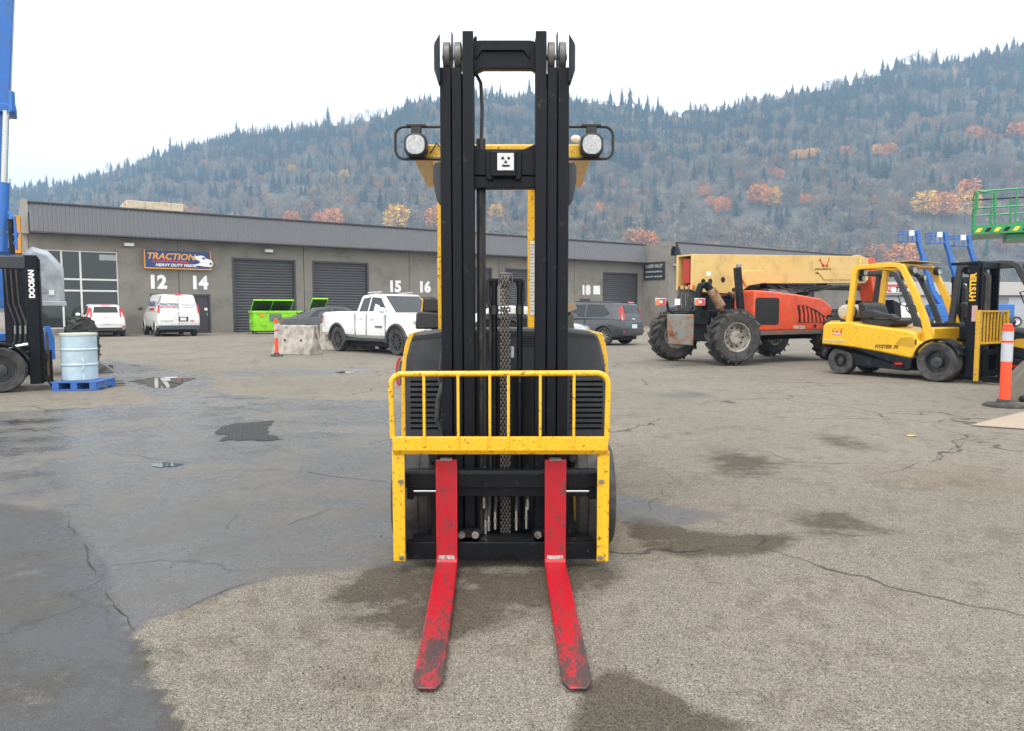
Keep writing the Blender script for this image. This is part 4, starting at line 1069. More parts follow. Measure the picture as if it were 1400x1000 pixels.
# drive tyres
def lathe_wheel(parent, c, rz, Rr, W, rim, tyre_mat, rim_mat, name='wheel', lugs=0, bolts=6, dish=0.35, hub=0.2, lug_h=0.03, n=40, grooves=True):
    M = Matrix.Translation(c) @ Matrix.Rotation(rz, 4, 'Z')
    m = MB(); m.M = M
    w = W / 2
    prof = [(rim * 0.98, -w * 0.7), (rim * 1.04, -w * 0.86), (Rr * 0.80 + rim * 0.2, -w), (Rr * 0.93, -w * 0.97), (Rr * 0.985, -w * 0.80)]
    if grooves and not lugs: prof += [(Rr, -w * 0.45), (Rr * 0.975, -w * 0.43), (Rr * 0.975, -w * 0.36), (Rr, -w * 0.34)]
    prof += [(Rr, 0)]
    prof = prof + [(r, -a) for r, a in prof[-2::-1]]
    if lugs: prof = [(r - (lug_h if r > Rr * 0.9 else 0), a) for r, a in prof]
    m.lathe(prof + [prof[0]], n, cap=False)
    if lugs:
        for i in range(lugs):
            for s_ in (-1, 1):
                a0 = 2 * pi * (i + (0.5 if s_ > 0 else 0)) / lugs
                q = []
                for f, wd_ in ((0.02, 0.10), (0.55, 0.11), (1.0, 0.13)):
                    a = a0 - f * 0.26; rr0 = Rr - lug_h * 1.15 - (0.0 if f < 0.9 else Rr * 0.05); rr1 = Rr - (0 if f < 0.9 else Rr * 0.03)
                    da = wd_ / 2 * 0.62
                    q.append([(rr0 * math.cos(a - da), s_ * f * w * 1.02, rr0 * math.sin(a - da)), (rr0 * math.cos(a + da), s_ * f * w * 1.02, rr0 * math.sin(a + da)),
                              (rr1 * math.cos(a + da * 0.8), s_ * f * w * 1.02, rr1 * math.sin(a + da * 0.8)), (rr1 * math.cos(a - da * 0.8), s_ * f * w * 1.02, rr1 * math.sin(a - da * 0.8))])
                m.loft(q)
    tyre = m.build(name, tyre_mat, parent)
    m = MB(); m.M = M
    for s_ in (-1, 1):
        m.lathe([(rim, s_ * w * 0.72), (rim * 0.96, s_ * w * 0.80), (rim * 0.90, s_ * w * 0.76), (rim * 0.84, s_ * w * dish), (rim * 0.45, s_ * w * dish * 0.9), (rim * 0.42, s_ * w * (dish + hub)), (rim * 0.25, s_ * w * (dish + hub) * 1.05), (0.001, s_ * w * (dish + hub) * 1.06)], 32, cap=False)
    rm = m.build('rim', rim_mat, tyre)
    if bolts:
        m = MB(); m.M = M
        for s_ in (-1, 1):
            for i in range(bolts):
                a = 2 * pi * i / bolts
                p = (rim * 0.62 * math.cos(a), s_ * w * dish * 0.85, rim * 0.62 * math.sin(a)); q = (p[0], s_ * w * (dish + 0.13), p[2])
                m.cyl(p, q, rim * 0.065, n=6)
        m.build('wheel_bolts', M_BLACK2 if bolts != 9 else M_STEEL, tyre)['kind'] = 'stuff'
    return tyre
for xw in (X(571, 3.95) - 0.02, X(823, 3.95) - 0.045):
    w_ = lathe_wheel(fk, Vector((xw, 4.02, 0.285)) - FO, pi / 2, 0.285, 0.21, 0.17, M_RUBBER, M_YEL)
for xw in (-0.46, 0.38):
    lathe_wheel(fk, Vector((xw, 5.55, 0.235)) - FO, pi / 2, 0.235, 0.17, 0.13, M_RUBBER, M_YEL)

# body: cowl with slots, floor frame, counterweight
YD = 4.22
M_COWL = mat('cowl_grey', (0.026, 0.029, 0.036), 0.38, var=0.15, bump=0.12, bscale=260, dirt=(0.08, 0.08, 0.08), damt=0.2, dscale=5, dsharp=0.2)
ch = fb(MB().box(X(556, YD), X(824, YD), YD + 0.02, 5.5, 0.13, Z(602, YD)), 'chassis', M_BLACK, None, 0.01)
cowl_up = [(553.5, 514), (555, 490), (560, 470), (565, 458), (576, 454), (606, 450), (690, 449), (778, 450), (806, 453), (817, 458), (822, 472), (827, 495), (828.5, 514)]
cw = fb(MB().prism(poly(cowl_up, YD), 'y', YD, 4.55), 'cowl', M_COWL, None, 0.018, seg=3)
MB().prism(poly([(562, 466), (566, 459), (606, 455.5), (778, 455.5), (812, 458), (817, 466), (812, 462), (778, 460.5), (606, 460.5), (568, 464)], YD - .006), 'y', YD - 0.006, YD + 0.01).build('top_trim', M_BLACK2, cw)
for i in range(5):
    MB().box(X(712, YD), X(732, YD), YD - 0.004, YD + 0.004, Z(461 + i * 3.2, YD), Z(459.6 + i * 3.2, YD)).build('vent_slot', M_DARK, cw)
for a, b in ((554, 612), (772, 828.5)):
    x0, x1 = X(a, YD, 550), X(b, YD, 550)
    hs = []
    for i in range(10):
        zc_ = Z(522 + i * 7.1, YD)
        hs.append((x0 + 0.03, x1 - 0.02, zc_ - 0.0065, zc_ + 0.0065))
    p_ = fb(plate(x0, x1, Z(600, YD), Z(514.5, YD), hs, YD - 0.002, YD + 0.014), 'vent_panel', M_COWL, None, 0)
MB_ = fb(MB().box(X(556, YD), X(826, YD), YD + 0.05, YD + 0.06, Z(600, YD), Z(516, YD)), 'vent_backing', M_DARK)
fb(MB().box(X(612, YD), X(772, YD), YD + 0.0, YD + 0.03, Z(600, YD), Z(514.5, YD)), 'centre_panel', M_DARK)
fb(MB().prism(poly([(552, 636), (553, 601), (829, 601), (829, 632), (800, 640), (580, 642)], YD), 'y', YD - 0.03, YD + 0.02), 'floor_edge', M_BLACK, None, 0.006)
for xs, a, b in ((-1, 548.5, 555.5), (1, 826.5, 832)):
    pts = [(a, 640), (a + 0.5, 515), (a + 1.5, 492), (a + 5, 472), (a + 11, 456), (b + 11, 455), (b + 5, 473), (b + 1.5, 493), (b + 0.5, 515), (b, 640)] if xs < 0 else \
          [(a, 640), (a, 515), (a - 2, 492), (a - 7, 470), (a - 12, 456), (b - 9, 455), (b - 4, 470), (b - 1, 492), (b, 515), (b, 640)]
    fb(MB().prism(poly(pts, YD + 0.03), 'y', YD + 0.03, 4.9), 'side_panel', M_YEL, None, 0.004)
cwt = [(-0.56, 0.2), (0.47, 0.2), (0.50, 0.5), (0.49, 0.95), (0.44, 1.03), (-0.53, 1.03), (-0.58, 0.95), (-0.59, 0.5)]
m = MB(); m.loft([[(x * 0.98, 4.95, z) for x, z in cwt], [(x, 5.3, z) for x, z in cwt], [(x * 0.98, 5.85, z) for x, z in cwt], [(x * 0.86, 5.99, 0.2 + (z - 0.2) * 0.96) for x, z in cwt]])
fb(m, 'counterweight', M_YEL, None, 0.02)
fb(MB().box(-0.5, 0.41, 4.56, 4.95, 0.3, 0.62), 'floor_plate', M_BLACK, None, 0.01)
# seat, steering, pods
M_SEAT = mat('seat_vinyl', (0.022, 0.022, 0.024), 0.5, bump=0.15, bscale=80)
se = fb(MB().prism(rrect(-0.27, 0.18, 5.0, 5.45, 0.06), 'z', 1.0, 1.12), 'seat', M_SEAT, None, 0.03, seg=3)
MB().prism([(x, z) for x, z in rrect(-0.25, 0.16, 1.08, 1.27, 0.08)], 'y', 5.38, 5.50).build('backrest', M_SEAT, se, 0.03, seg=3)
stc = fb(MB().cyl((-0.09, 4.5, 0.95), (-0.09, 4.74, 1.14), 0.035), 'steering_column', M_BLACK2)
MB().tube([(-0.09 + 0.15 * math.cos(a * pi / 12), 4.75 + 0.05 * math.sin(a * pi / 12), 1.18 + 0.125 * math.sin(a * pi / 12) * 0.5) for a in range(24)], 0.013, 8, True).build('steering_wheel', M_BLACK2, stc)
pod = fb(MB().prism(poly([(569, 450), (570, 428), (576, 426), (600, 428), (606, 432), (606, 450)], 4.8), 'y', 4.75, 4.95), 'armrest', M_BLACK2, None, 0.012)
m = MB().prism(poly([(577, 428), (577, 412), (581, 407), (592, 406), (599, 409), (602, 417), (602, 428)], 4.85), 'y', 4.8, 4.92); m.build('armrest_pad', M_SEAT, pod, 0.02, seg=3)
m = MB().prism(poly([(575.5, 426), (578, 408), (579, 408), (577.5, 426)], 4.8), 'y', 4.79, 4.93); m.build('armrest_edge', M_YEL, pod)
lev = fb(MB().prism(poly([(772, 450), (772, 432), (784, 430), (784, 450)], 4.7), 'y', 4.66, 4.76), 'control_pod', mat('pod_grey', (0.09, 0.09, 0.075), 0.6), None, 0.006)
m = MB().prism(poly([(772, 418), (785, 413), (789, 422), (772, 429)], 4.66), 'y', 4.65, 4.72); m.build('clipboard', mat('cardboard', (0.36, 0.27, 0.17), 0.8), lev)
MB().ball(P(778.5, 430, 4.68), 0.014).build('lever_knob', M_BLACK2, lev)
MB().tube([P(778.5, 430, 4.68), P(778, 440, 4.69)], 0.004).build('lever', M_BLACK2, lev)
# red hydraulic hose loop at the left
cc = P(548.5, 508, 4.35)
fb(MB().tube([(cc.x - 0.045 * math.cos(a) * 0.6, cc.y + 0.02 * math.sin(a), cc.z + 0.085 * math.sin(a)) for a in [R(-75 + 15 * i) for i in range(11)]], 0.008), 'red_hose', mat('red_hose', (0.35, 0.01, 0.015), 0.5))
fb(MB().tube([(cc.x + 0.005 - 0.045 * math.cos(a) * 0.4, cc.y + 0.03, cc.z - 0.012 + 0.075 * math.sin(a)) for a in [R(-75 + 15 * i) for i in range(11)]], 0.007), 'grey_hose', mat('grey_hose', (0.12, 0.13, 0.13), 0.5))
fb(MB().tube([P(607, 466, 4.15), P(603, 490, 4.12), P(600, 515, 4.1), P(604, 540, 4.08), P(600, 575, 4.08), P(610, 600, 4.08)], 0.008), 'tilt_hose', M_RUBBER)
fb(MB().tube([P(609, 515, 4.1), P(599, 545, 4.05), P(597, 575, 4.05), P(606, 595, 4.05)], 0.013), 'tilt_hose', M_RUBBER)
# tilt cylinders
for px in (592, 783):
    t_ = fb(MB().cyl(P(px, 626, 3.86), P(px + (8 if px < 700 else -8), 622, 4.25), 0.028), 'tilt_cylinder', M_BLACK)
    MB().cyl(P(px, 626, 3.82), P(px, 626, 3.87), 0.02, n=10).build('clevis', M_BLACK, t_)

# overhead guard
M_GUARD = M_YEL
gz0, gz1 = 2.155, 2.235
og = fb(MB().box(-0.565, 0.455, 4.28, 4.36, gz0 - 0.005, gz1), 'overhead_guard', M_GUARD, None, 0.012)
for x0, x1 in ((-0.60, -0.47), (0.36, 0.49)):
    MB().prism([(x0 + (0.0 if x0 > 0 else 0.035), 4.3), (x1 - (0.035 if x0 > 0 else 0), 4.3), (x1, 5.3), (x0, 5.3)], 'z', gz0, gz1 - 0.003).build('side_rail', M_GUARD, og, 0.012)
MB().box(-0.59, 0.48, 5.24, 5.32, gz0 + 0.003, gz1 - 0.006).build('rear_header', M_GUARD, og, 0.012)
for i in range(6):
    x_ = -0.40 + i * 0.134
    MB().box(x_ - 0.012, x_ + 0.012, 4.36, 5.24, gz0 + 0.01, gz1 - 0.01).build('roof_bar', M_GUARD, og, 0.003)
for pts, w in (([(X(606.5, 4.35, 400), 4.33, gz0), (X(606.5, 4.45, 400), 4.36, 1.6), (X(606.5, 4.5, 400), 4.44, 1.0)], 0.05), ([(-X(606.5, 4.35, 400) - 0.17, 4.33, gz0), (-X(606.5, 4.45, 400) - 0.17, 4.36, 1.6), (-X(606.5, 4.5, 400) - 0.17, 4.44, 1.0)], 0.05),
               ([(X(726.5, 5.28), 5.28, gz0), (X(726.5, 5.28), 5.28, 1.03)], 0.055), ([(X(659, 5.28), 5.28, gz0), (X(659, 5.28), 5.28, 1.03)], 0.04)):
    for i in range(len(pts) - 1):
        MB().bar(pts[i], pts[i + 1], w, 0.05, up=(0, 1, 0)).build('guard_leg', M_GUARD, og, 0.006)
lab = MB().box(X(724.5, 5.25), X(731, 5.25), 5.247, 5.251, Z(431, 5.25), Z(330, 5.25)).build('decal_strip', mat('decal_white', (0.6, 0.6, 0.57), 0.5, var=0.1, scale=3), og)
m = MB()
for i in range(22):
    zc_ = Z(335 + i * 4.3, 5.25); m.box(X(725.5, 5.25), X(730 - (i * 7 % 3), 5.25), 5.2445, 5.2465, zc_ - 0.003, zc_ + 0.003)
m.build('decal_print', mat('print_grey', (0.2, 0.2, 0.2), 0.6), lab)
fb(MB().ball(P(787, 190, 4.4), (0.028, 0.028, 0.02)), 'beacon_dome', M_WHITE)
# work lights in tube guards
for q, px in ((-1, 569.5), (1, 808)):
    YW = 4.22
    a, b = (540.5, 604) if q < 0 else (777, 838)
    x0, x1 = X(a, YW, 195), X(b, YW, 195); z0, z1 = Z(217.5, YW), Z(173.5, YW)
    if q < 0: loop = arc2(x0 + 0.05, z1 - 0.05, 0.05, 90, 180, 6) + arc2(x0 + 0.05, z0 + 0.05, 0.05, 180, 270, 6) + [(x1, z0)]; loop = [(x1, z1)] + loop
    else: loop = [(x0, z1)] + arc2(x1 - 0.05, z1 - 0.05, 0.05, 90, 0, 6) + arc2(x1 - 0.05, z0 + 0.05, 0.05, 0, -90, 6) + [(x0, z0)]
    wl = fb(MB().tube([(x, YW, z) for x, z in loop], 0.0085, 8), 'work_light', M_BLACK2)
    cxx, cz = X(px, YW, 200), Z(200.5, YW)
    MB().prism(rrect(cxx - 0.064, cxx + 0.064, cz - 0.064, cz + 0.064, 0.045, 6), 'y', YW - 0.05, YW + 0.03).build('housing', M_BLACK2, wl, 0.008)
    MB().prism(rrect(cxx - 0.051, cxx + 0.051, cz - 0.052, cz + 0.052, 0.042, 6), 'y', YW - 0.056, YW - 0.051).build('lens', mat('lamp_glass', (0.40, 0.41, 0.41), 0.12, 0.35, var=0.6, scale=60), wl)
    MB().box(cxx - 0.03, cxx + 0.03, YW - 0.02, YW + 0.01, cz + 0.055, z1 + 0.008).build('bracket', M_BLACK2, wl, 0.005)
    MB().box(cxx - 0.055, cxx + 0.055, YW - 0.022, YW + 0.012, z1 - 0.004, z1 + 0.012).build('clamp', M_BLACK2, wl, 0.004)
MB().tube([P(588, 210, 4.25), P(597, 196, 4.26), P(604, 204, 4.3)], 0.005).build('cable', M_BLACK2, og)
# ------------------------------------------------------------------ road vehicles
def slab(m, pts, n, t):
    """thin solid from a 3D polygon pushed along n"""
    n = Vector(n).normalized() * t; k = len(pts)
    vs = [Vector(p) - n for p in pts] + [Vector(p) + n for p in pts]
    m.add(vs, [tuple(range(k))[::-1], tuple(range(k, 2 * k))] + [(i, (i + 1) % k, k + (i + 1) % k, k + i) for i in range(k)])
    return m
def paint(name, col, rough=0.28): return mat(name, col, rough, var=0.05, scale=1.5, coat=0.7, rvar=0.06, dirt=tuple(c * 0.6 + 0.05 for c in col), damt=0.12, dscale=2, dsharp=0.25)
M_TRIMP = mat('grey_trim', (0.04, 0.041, 0.043), 0.6)
M_ALLOY = mat('alloy', (0.5, 0.5, 0.5), 0.3, 0.8)
M_HEAD = mat('headlamp', (0.55, 0.56, 0.56), 0.1, 0.3, var=0.4, scale=12)
def car(name, label, cat, loc, head, S, pm, group=None, rim_mat=None, tyre_r=0.34):
    t = thing(name, label, cat, (loc[0], loc[1], 0), math.atan2(head[1], head[0]), group)
    rings = []
    for x, zb, zs, ws in S['body']:
        h = zs - zb
        half = [(ws * 0.90, zb), (ws * 0.985, zb + 0.12 * h), (ws, zb + 0.40 * h), (ws * 0.985, zb + 0.70 * h), (ws * 0.95, zb + 0.92 * h), (ws * 0.86, zs)]
        rings.append([(x, -y, z) for y, z in half] + [(x, y, z) for y, z in half[::-1]])
    body = MB().loft(rings).build('body', pm, t, 0.02, seg=2)
    cut = []
    for ax in S['axles']:
        for s_ in (-1, 1):
            c = MB().cyl((ax, s_ * (S['W'] / 2 + 0.1), tyre_r), (ax, s_ * (S['W'] / 2 - 0.32), tyre_r), tyre_r + S.get('gap', 0.07), n=28).build('c', None, t); cut.append(c)
    if 'bed' in S:
        b = S['bed']; cut.append(MB().box(b[0], b[1], -b[2], b[2], b[3], 3).build('c', None, t))
    body.modifiers.clear(); bpy.context.view_layer.update()
    bool_cut(body, cut)
    g = S['green']; gr = []
    for x, zb, zr, wb, wr in g:
        k = min(0.06, (zr - zb) * 0.3)
        half = [(wb, zb), (wr, zr - k), (wr * 0.90, zr)]
        gr.append([(x, -y, z) for y, z in half] + [(x, y, z) for y, z in half[::-1]])
    MB().loft(gr).build('cabin', pm, t, 0.02, seg=2)
    def gy(x, z):
        for i in range(len(g) - 1):
            a, b = g[i], g[i + 1]
            if min(a[0], b[0]) <= x <= max(a[0], b[0]):
                f = (x - a[0]) / (b[0] - a[0] + 1e-9); v = [a[k] + (b[k] - a[k]) * f for k in range(5)]
                k = min(0.06, (v[2] - v[1]) * 0.3); q = min(1, max(0, (z - v[1]) / max(0.01, v[2] - k - v[1])))
                return v[3] + (v[4] - v[3]) * q
        return g[0][3]
    for poly_ in S['side_win']:
        for s_ in (-1, 1):
            m = MB(); slab(m, [(x, s_ * (gy(x, z) + 0.004), z) for x, z in poly_], (0, 1, 0.25 * s_), 0.008); m.build('side_window', M_GLASS, t)
    for nm, (i, j, f0, f1, e) in S['end_win'].items():
        a, b = g[i], g[j]
        pts = []
        for f, s_ in ((f0, -1), (f0, 1), (f1, 1), (f1, -1)):
            x = a[0] + (b[0] - a[0]) * f; z = a[2] + (b[2] - a[2]) * f; w = (a[4] + (b[4] - a[4]) * f) * 0.9 * e
            pts.append((x, s_ * w, z))
        d1 = Vector(pts[1]) - Vector(pts[0]); d2 = Vector(pts[3]) - Vector(pts[0]); n = d1.cross(d2)
        m = MB(); slab(m, pts, n, 0.012); m.build(nm, M_GLASS, t)
    for ax in S['axles']:
        for s_ in (-1, 1):
            w_ = lathe_wheel(t, (ax, s_ * (S['W'] / 2 - 0.13), tyre_r), 0, tyre_r, 0.23, tyre_r * 0.66, M_RUBBER, M_BLACK2, bolts=0, dish=0.45, hub=0.1, n=32)
            m = MB(); M = Matrix.Translation((ax, s_ * (S['W'] / 2 - 0.13), tyre_r))
            for i in range(10 if S.get('spokes', 1) else 0):
                a = 2 * pi * i / 10; rr = tyre_r * 0.62
                m.bar((0.1 * rr * math.cos(a), s_ * 0.075, 0.1 * rr * math.sin(a)), (rr * math.cos(a + 0.12), s_ * 0.085, rr * math.sin(a + 0.12)), rr * 0.17, 0.03, M, up=(0, 1, 0))
            if m.v: m.build('spokes', rim_mat or M_ALLOY, w_)
            else:
                MB().lathe([(tyre_r * .6, s_ * 0.07), (tyre_r * 0.5, s_ * 0.08), (tyre_r * .2, s_ * 0.085), (0.001, s_ * 0.09)], 20, M).build('hub_cap', rim_mat or M_ALLOY, w_)
            # arch lip
            m = MB(); r_ = tyre_r + S.get('gap', 0.07)
            m.tube([(ax + r_ * math.cos(R(a)), s_ * (S['W'] / 2 - 0.02), tyre_r + r_ * math.sin(R(a))) for a in range(-5, 186, 10)], S.get('lip', 0.018), 6)
            m.build('wheel_arch', M_TRIMP if S.get('flare') else pm, t)
    for nm, mt_, pts, n in S['panels']:
        for s_ in ((-1, 1) if nm[0] != '!' else (1,)):
            q = [(x, y * s_, z) for x, y, z in pts]
            m = MB(); slab(m, q, (n[0], n[1] * s_, n[2]), 0.012); m.build(nm.strip('!'), mt_, t, 0.004)
    x, y, z = S['mirror']
    for s_ in (-1, 1):
        MB().ball((x, s_ * y, z), (0.09, 0.12, 0.085), 10, 6).build('mirror', S.get('mirror_mat', pm), t)
    MB().box(S['body'][0][0] + 0.25, S['body'][-1][0] - 0.25, -S['W'] * 0.36, S['W'] * 0.36, 0.20, S['body'][3][1] + 0.12).build('underbody', M_DARK, t)
    return t
TYR = {}
PICK = dict(W=1.89, axles=(-1.70, 1.54), gap=0.10, flare=True, lip=0.05, bed=(-2.62, -0.72, 0.74, 0.9),
    body=[(-2.72, 0.62, 1.18, 0.88), (-2.64, 0.52, 1.24, 0.93), (-1.7, 0.50, 1.27, 0.945), (-0.6, 0.46, 1.27, 0.945), (0.6, 0.46, 1.24, 0.945), (1.25, 0.48, 1.22, 0.94), (2.1, 0.48, 1.17, 0.92), (2.48, 0.46, 1.10, 0.86), (2.66, 0.50, 0.98, 0.76)],
    green=[(-0.72, 1.20, 1.22, 0.84, 0.80), (-0.56, 1.20, 1.76, 0.88, 0.70), (0.1, 1.2, 1.80, 0.88, 0.71), (0.52, 1.18, 1.77, 0.88, 0.69), (1.22, 1.16, 1.20, 0.84, 0.78)],
    side_win=[[(-0.48, 1.27), (-0.42, 1.66), (-0.02, 1.70), (-0.02, 1.27)], [(0.06, 1.27), (0.06, 1.70), (0.50, 1.67), (0.92, 1.27)]],
    end_win={'windscreen': (4, 3, 0.06, 0.92, 0.96), 'rear_window': (0, 1, 0.2, 0.9, 0.9)},
    panels=[('headlamp', M_HEAD, [(2.30, 0.90, 1.02), (2.60, 0.73, 0.98), (2.63, 0.70, 0.87), (2.36, 0.88, 0.90)], (0.6, 0.8, 0.1)), ('!grille', M_BLACK2, [(2.66, -0.52, 1.0), (2.66, 0.52, 1.0), (2.69, 0.5, 0.70), (2.69, -0.5, 0.70)], (1, 0, 0.1)),
            ('bumper', M_TRIMP, [(2.66, 0.0, 0.62), (2.66, 0.74, 0.62), (2.62, 0.74, 0.46), (2.62, 0.0, 0.46)], (1, 0, 0)), ('tail_lamp', M_RED, [(-2.70, 0.80, 1.14), (-2.58, 0.93, 1.14), (-2.58, 0.93, 0.88), (-2.70, 0.80, 0.88)], (-0.7, 0.7, 0)),
            ('door_handle', M_WHITE, [(-0.38, 0.955, 1.1), (-0.18, 0.955, 1.1), (-0.18, 0.955, 1.05), (-0.38, 0.955, 1.05)], (0, 1, 0)), ('door_handle', M_WHITE, [(0.22, 0.955, 1.08), (0.42, 0.955, 1.08), (0.42, 0.955, 1.03), (0.22, 0.955, 1.03)], (0, 1, 0)),
            ('door_seam', M_TRIMP, [(0.01, 0.943, 1.22), (0.025, 0.943, 1.22), (0.025, 0.943, 0.55), (0.01, 0.943, 0.55)], (0, 1, 0)), ('door_seam', M_TRIMP, [(-0.62, 0.943, 1.22), (-0.605, 0.943, 1.22), (-0.605, 0.943, 0.55), (-0.62, 0.943, 0.55)], (0, 1, 0)), ('door_seam', M_TRIMP, [(1.02, 0.943, 1.18), (1.035, 0.943, 1.18), (1.035, 0.943, 0.55), (1.02, 0.943, 0.55)], (0, 1, 0)),
            ('side_step', M_TRIMP, [(-1.15, 0.93, 0.46), (1.0, 0.93, 0.46), (1.0, 0.93, 0.38), (-1.15, 0.93, 0.38)], (0, 1, 0)), ('badge', M_TRIMP, [(0.5, 0.957, 0.84), (0.86, 0.957, 0.84), (0.86, 0.957, 0.80), (0.5, 0.957, 0.80)], (0, 1, 0)),
            ('roof_rack', M_ALLOY, [(-0.45, 0.58, 1.83), (0.3, 0.58, 1.84), (0.3, 0.55, 1.86), (-0.45, 0.55, 1.85)], (0, 0, 1))],
    mirror=(1.0, 1.02, 1.30), spokes=1)
SOUL = dict(W=1.80, axles=(-1.22, 1.35), gap=0.06, flare=True, lip=0.03,
    body=[(-2.04, 0.50, 0.86, 0.74), (-1.99, 0.36, 0.96, 0.83), (-1.75, 0.30, 1.02, 0.885), (-1.0, 0.26, 1.03, 0.90), (0.4, 0.26, 1.0, 0.90), (1.1, 0.27, 0.99, 0.89), (1.7, 0.28, 0.92, 0.85), (1.98, 0.32, 0.80, 0.74), (2.06, 0.42, 0.66, 0.64)],
    green=[(-2.02, 0.92, 0.94, 0.80, 0.76), (-1.82, 0.95, 1.54, 0.86, 0.62), (-1.1, 0.98, 1.61, 0.87, 0.66), (0.0, 0.98, 1.62, 0.87, 0.67), (0.5, 0.96, 1.57, 0.87, 0.66), (1.22, 0.92, 0.96, 0.84, 0.78)],
    side_win=[[(-1.42, 1.20), (-1.1, 1.50), (-0.42, 1.53), (-0.42, 1.06), (-1.2, 1.08)], [(-0.34, 1.06), (-0.34, 1.53), (0.44, 1.49), (0.98, 1.04)]],
    end_win={'windscreen': (5, 4, 0.08, 0.9, 0.97), 'rear_window': (0, 1, 0.42, 0.9, 0.86)},
    panels=[('tail_lamp', M_RED, [(-1.885, 0.60, 1.44), (-1.80, 0.74, 1.42), (-1.90, 0.86, 0.98), (-2.02, 0.66, 0.93), (-2.0, 0.60, 1.0), (-1.95, 0.60, 1.2)], (-0.8, 0.6, 0.1)), ('!number_plate', M_PLATE, [(-2.055, -0.18, 0.78), (-2.055, 0.18, 0.78), (-2.055, 0.18, 0.63), (-2.055, -0.18, 0.63)], (-1, 0, 0)),
            ('!rear_bumper', M_TRIMP, [(-2.03, -0.72, 0.60), (-2.03, 0.72, 0.60), (-2.0, 0.70, 0.36), (-2.0, -0.70, 0.36)], (-1, 0, 0)), ('reflector', M_RED, [(-2.05, 0.70, 0.55), (-2.04, 0.80, 0.55), (-2.04, 0.80, 0.46), (-2.05, 0.70, 0.46)], (-1, 0.2, 0)),
            ('!brake_lamp', M_RED, [(-1.90, -0.2, 1.58), (-1.90, 0.2, 1.58), (-1.86, 0.2, 1.61), (-1.86, -0.2, 1.61)], (-1, 0, 0.3)), ('door_seam', M_TRIMP, [(-0.40, 0.895, 1.0), (-0.385, 0.895, 1.0), (-0.385, 0.895, 0.36), (-0.40, 0.895, 0.36)], (0, 1, 0)),
            ('headlamp', M_HEAD, [(1.60, 0.84, 0.90), (1.92, 0.68, 0.84), (1.95, 0.66, 0.72), (1.66, 0.85, 0.74)], (0.6, 0.8, 0.1)), ('roof_rail', M_BLACK2, [(-1.5, 0.60, 1.60), (0.2, 0.62, 1.63), (0.2, 0.58, 1.66), (-1.5, 0.56, 1.63)], (0, 0.5, 1)), ('!badge', M_ALLOY, [(-2.0, -0.1, 1.0), (-2.0, 0.1, 1.0), (-2.02, 0.1, 0.95), (-2.02, -0.1, 0.95)], (-1, 0, 0.3))],
    mirror=(0.85, 0.98, 1.10))
VAN = dict(W=2.0, axles=(-1.55, 1.75), gap=0.07,
    body=[(-2.55, 0.55, 1.30, 0.94), (-2.50, 0.46, 1.34, 0.98), (-1.5, 0.42, 1.36, 1.0), (0.6, 0.42, 1.36, 1.0), (1.5, 0.44, 1.28, 0.99), (2.1, 0.45, 1.15, 0.95), (2.45, 0.46, 1.02, 0.86)],
    green=[(-2.53, 1.2, 1.24, 0.93, 0.9), (-2.44, 1.24, 2.06, 0.97, 0.74), (-1.6, 1.26, 2.12, 0.98, 0.76), (0.5, 1.26, 2.12, 0.98, 0.76), (0.95, 1.26, 2.04, 0.97, 0.74), (1.72, 1.18, 1.24, 0.92, 0.86)],
    side_win=[[(0.42, 1.36), (0.48, 1.88), (0.95, 1.86), (1.42, 1.36)]],
    end_win={'windscreen': (5, 4, 0.06, 0.92, 0.97)},
    panels=[('tail_lamp', M_RED, [(-2.53, 0.86, 1.58), (-2.50, 0.94, 1.56), (-2.53, 0.97, 1.18), (-2.57, 0.89, 1.18)], (-0.9, 0.4, 0.1)), ('!number_plate', M_BLACK2, [(-2.57, -0.42, 0.98), (-2.57, 0.02, 0.98), (-2.57, 0.02, 0.76), (-2.57, -0.42, 0.76)], (-1, 0, 0)), ('!plate_face', M_PLATE, [(-2.583, -0.33, 0.94), (-2.583, -0.05, 0.94), (-2.583, -0.05, 0.80), (-2.583, -0.33, 0.80)], (-1, 0, 0)),
            ('!rear_bumper', mat('steel_blue_trim', (0.06, 0.075, 0.09), 0.5), [(-2.62, -0.96, 0.56), (-2.62, 0.96, 0.56), (-2.60, 0.92, 0.36), (-2.60, -0.92, 0.36)], (-1, 0, 0)), ('!door_seam', M_TRIMP, [(-2.553, 0.0, 1.2), (-2.553, 0.015, 1.2), (-2.562, 0.015, 0.6), (-2.562, 0.0, 0.6)], (-1, 0, 0)), ('!door_seam', M_TRIMP, [(-2.44, 0.0, 2.02), (-2.44, 0.015, 2.02), (-2.54, 0.015, 1.24), (-2.54, 0.0, 1.24)], (-1, 0, 0.12)),
            ('!brake_lamp', M_RED, [(-2.46, -0.16, 2.07), (-2.46, 0.16, 2.07), (-2.40, 0.16, 2.12), (-2.40, -0.16, 2.12)], (-1, 0, 0.3)), ('pillar_trim', M_TRIMP, [(-2.45, 0.76, 2.03), (-2.40, 0.77, 2.03), (-2.46, 0.965, 1.6), (-2.52, 0.955, 1.6)], (-0.3, 1, 0))],
    mirror=(1.45, 1.16, 1.40), mirror_mat=M_BLACK2, spokes=0)
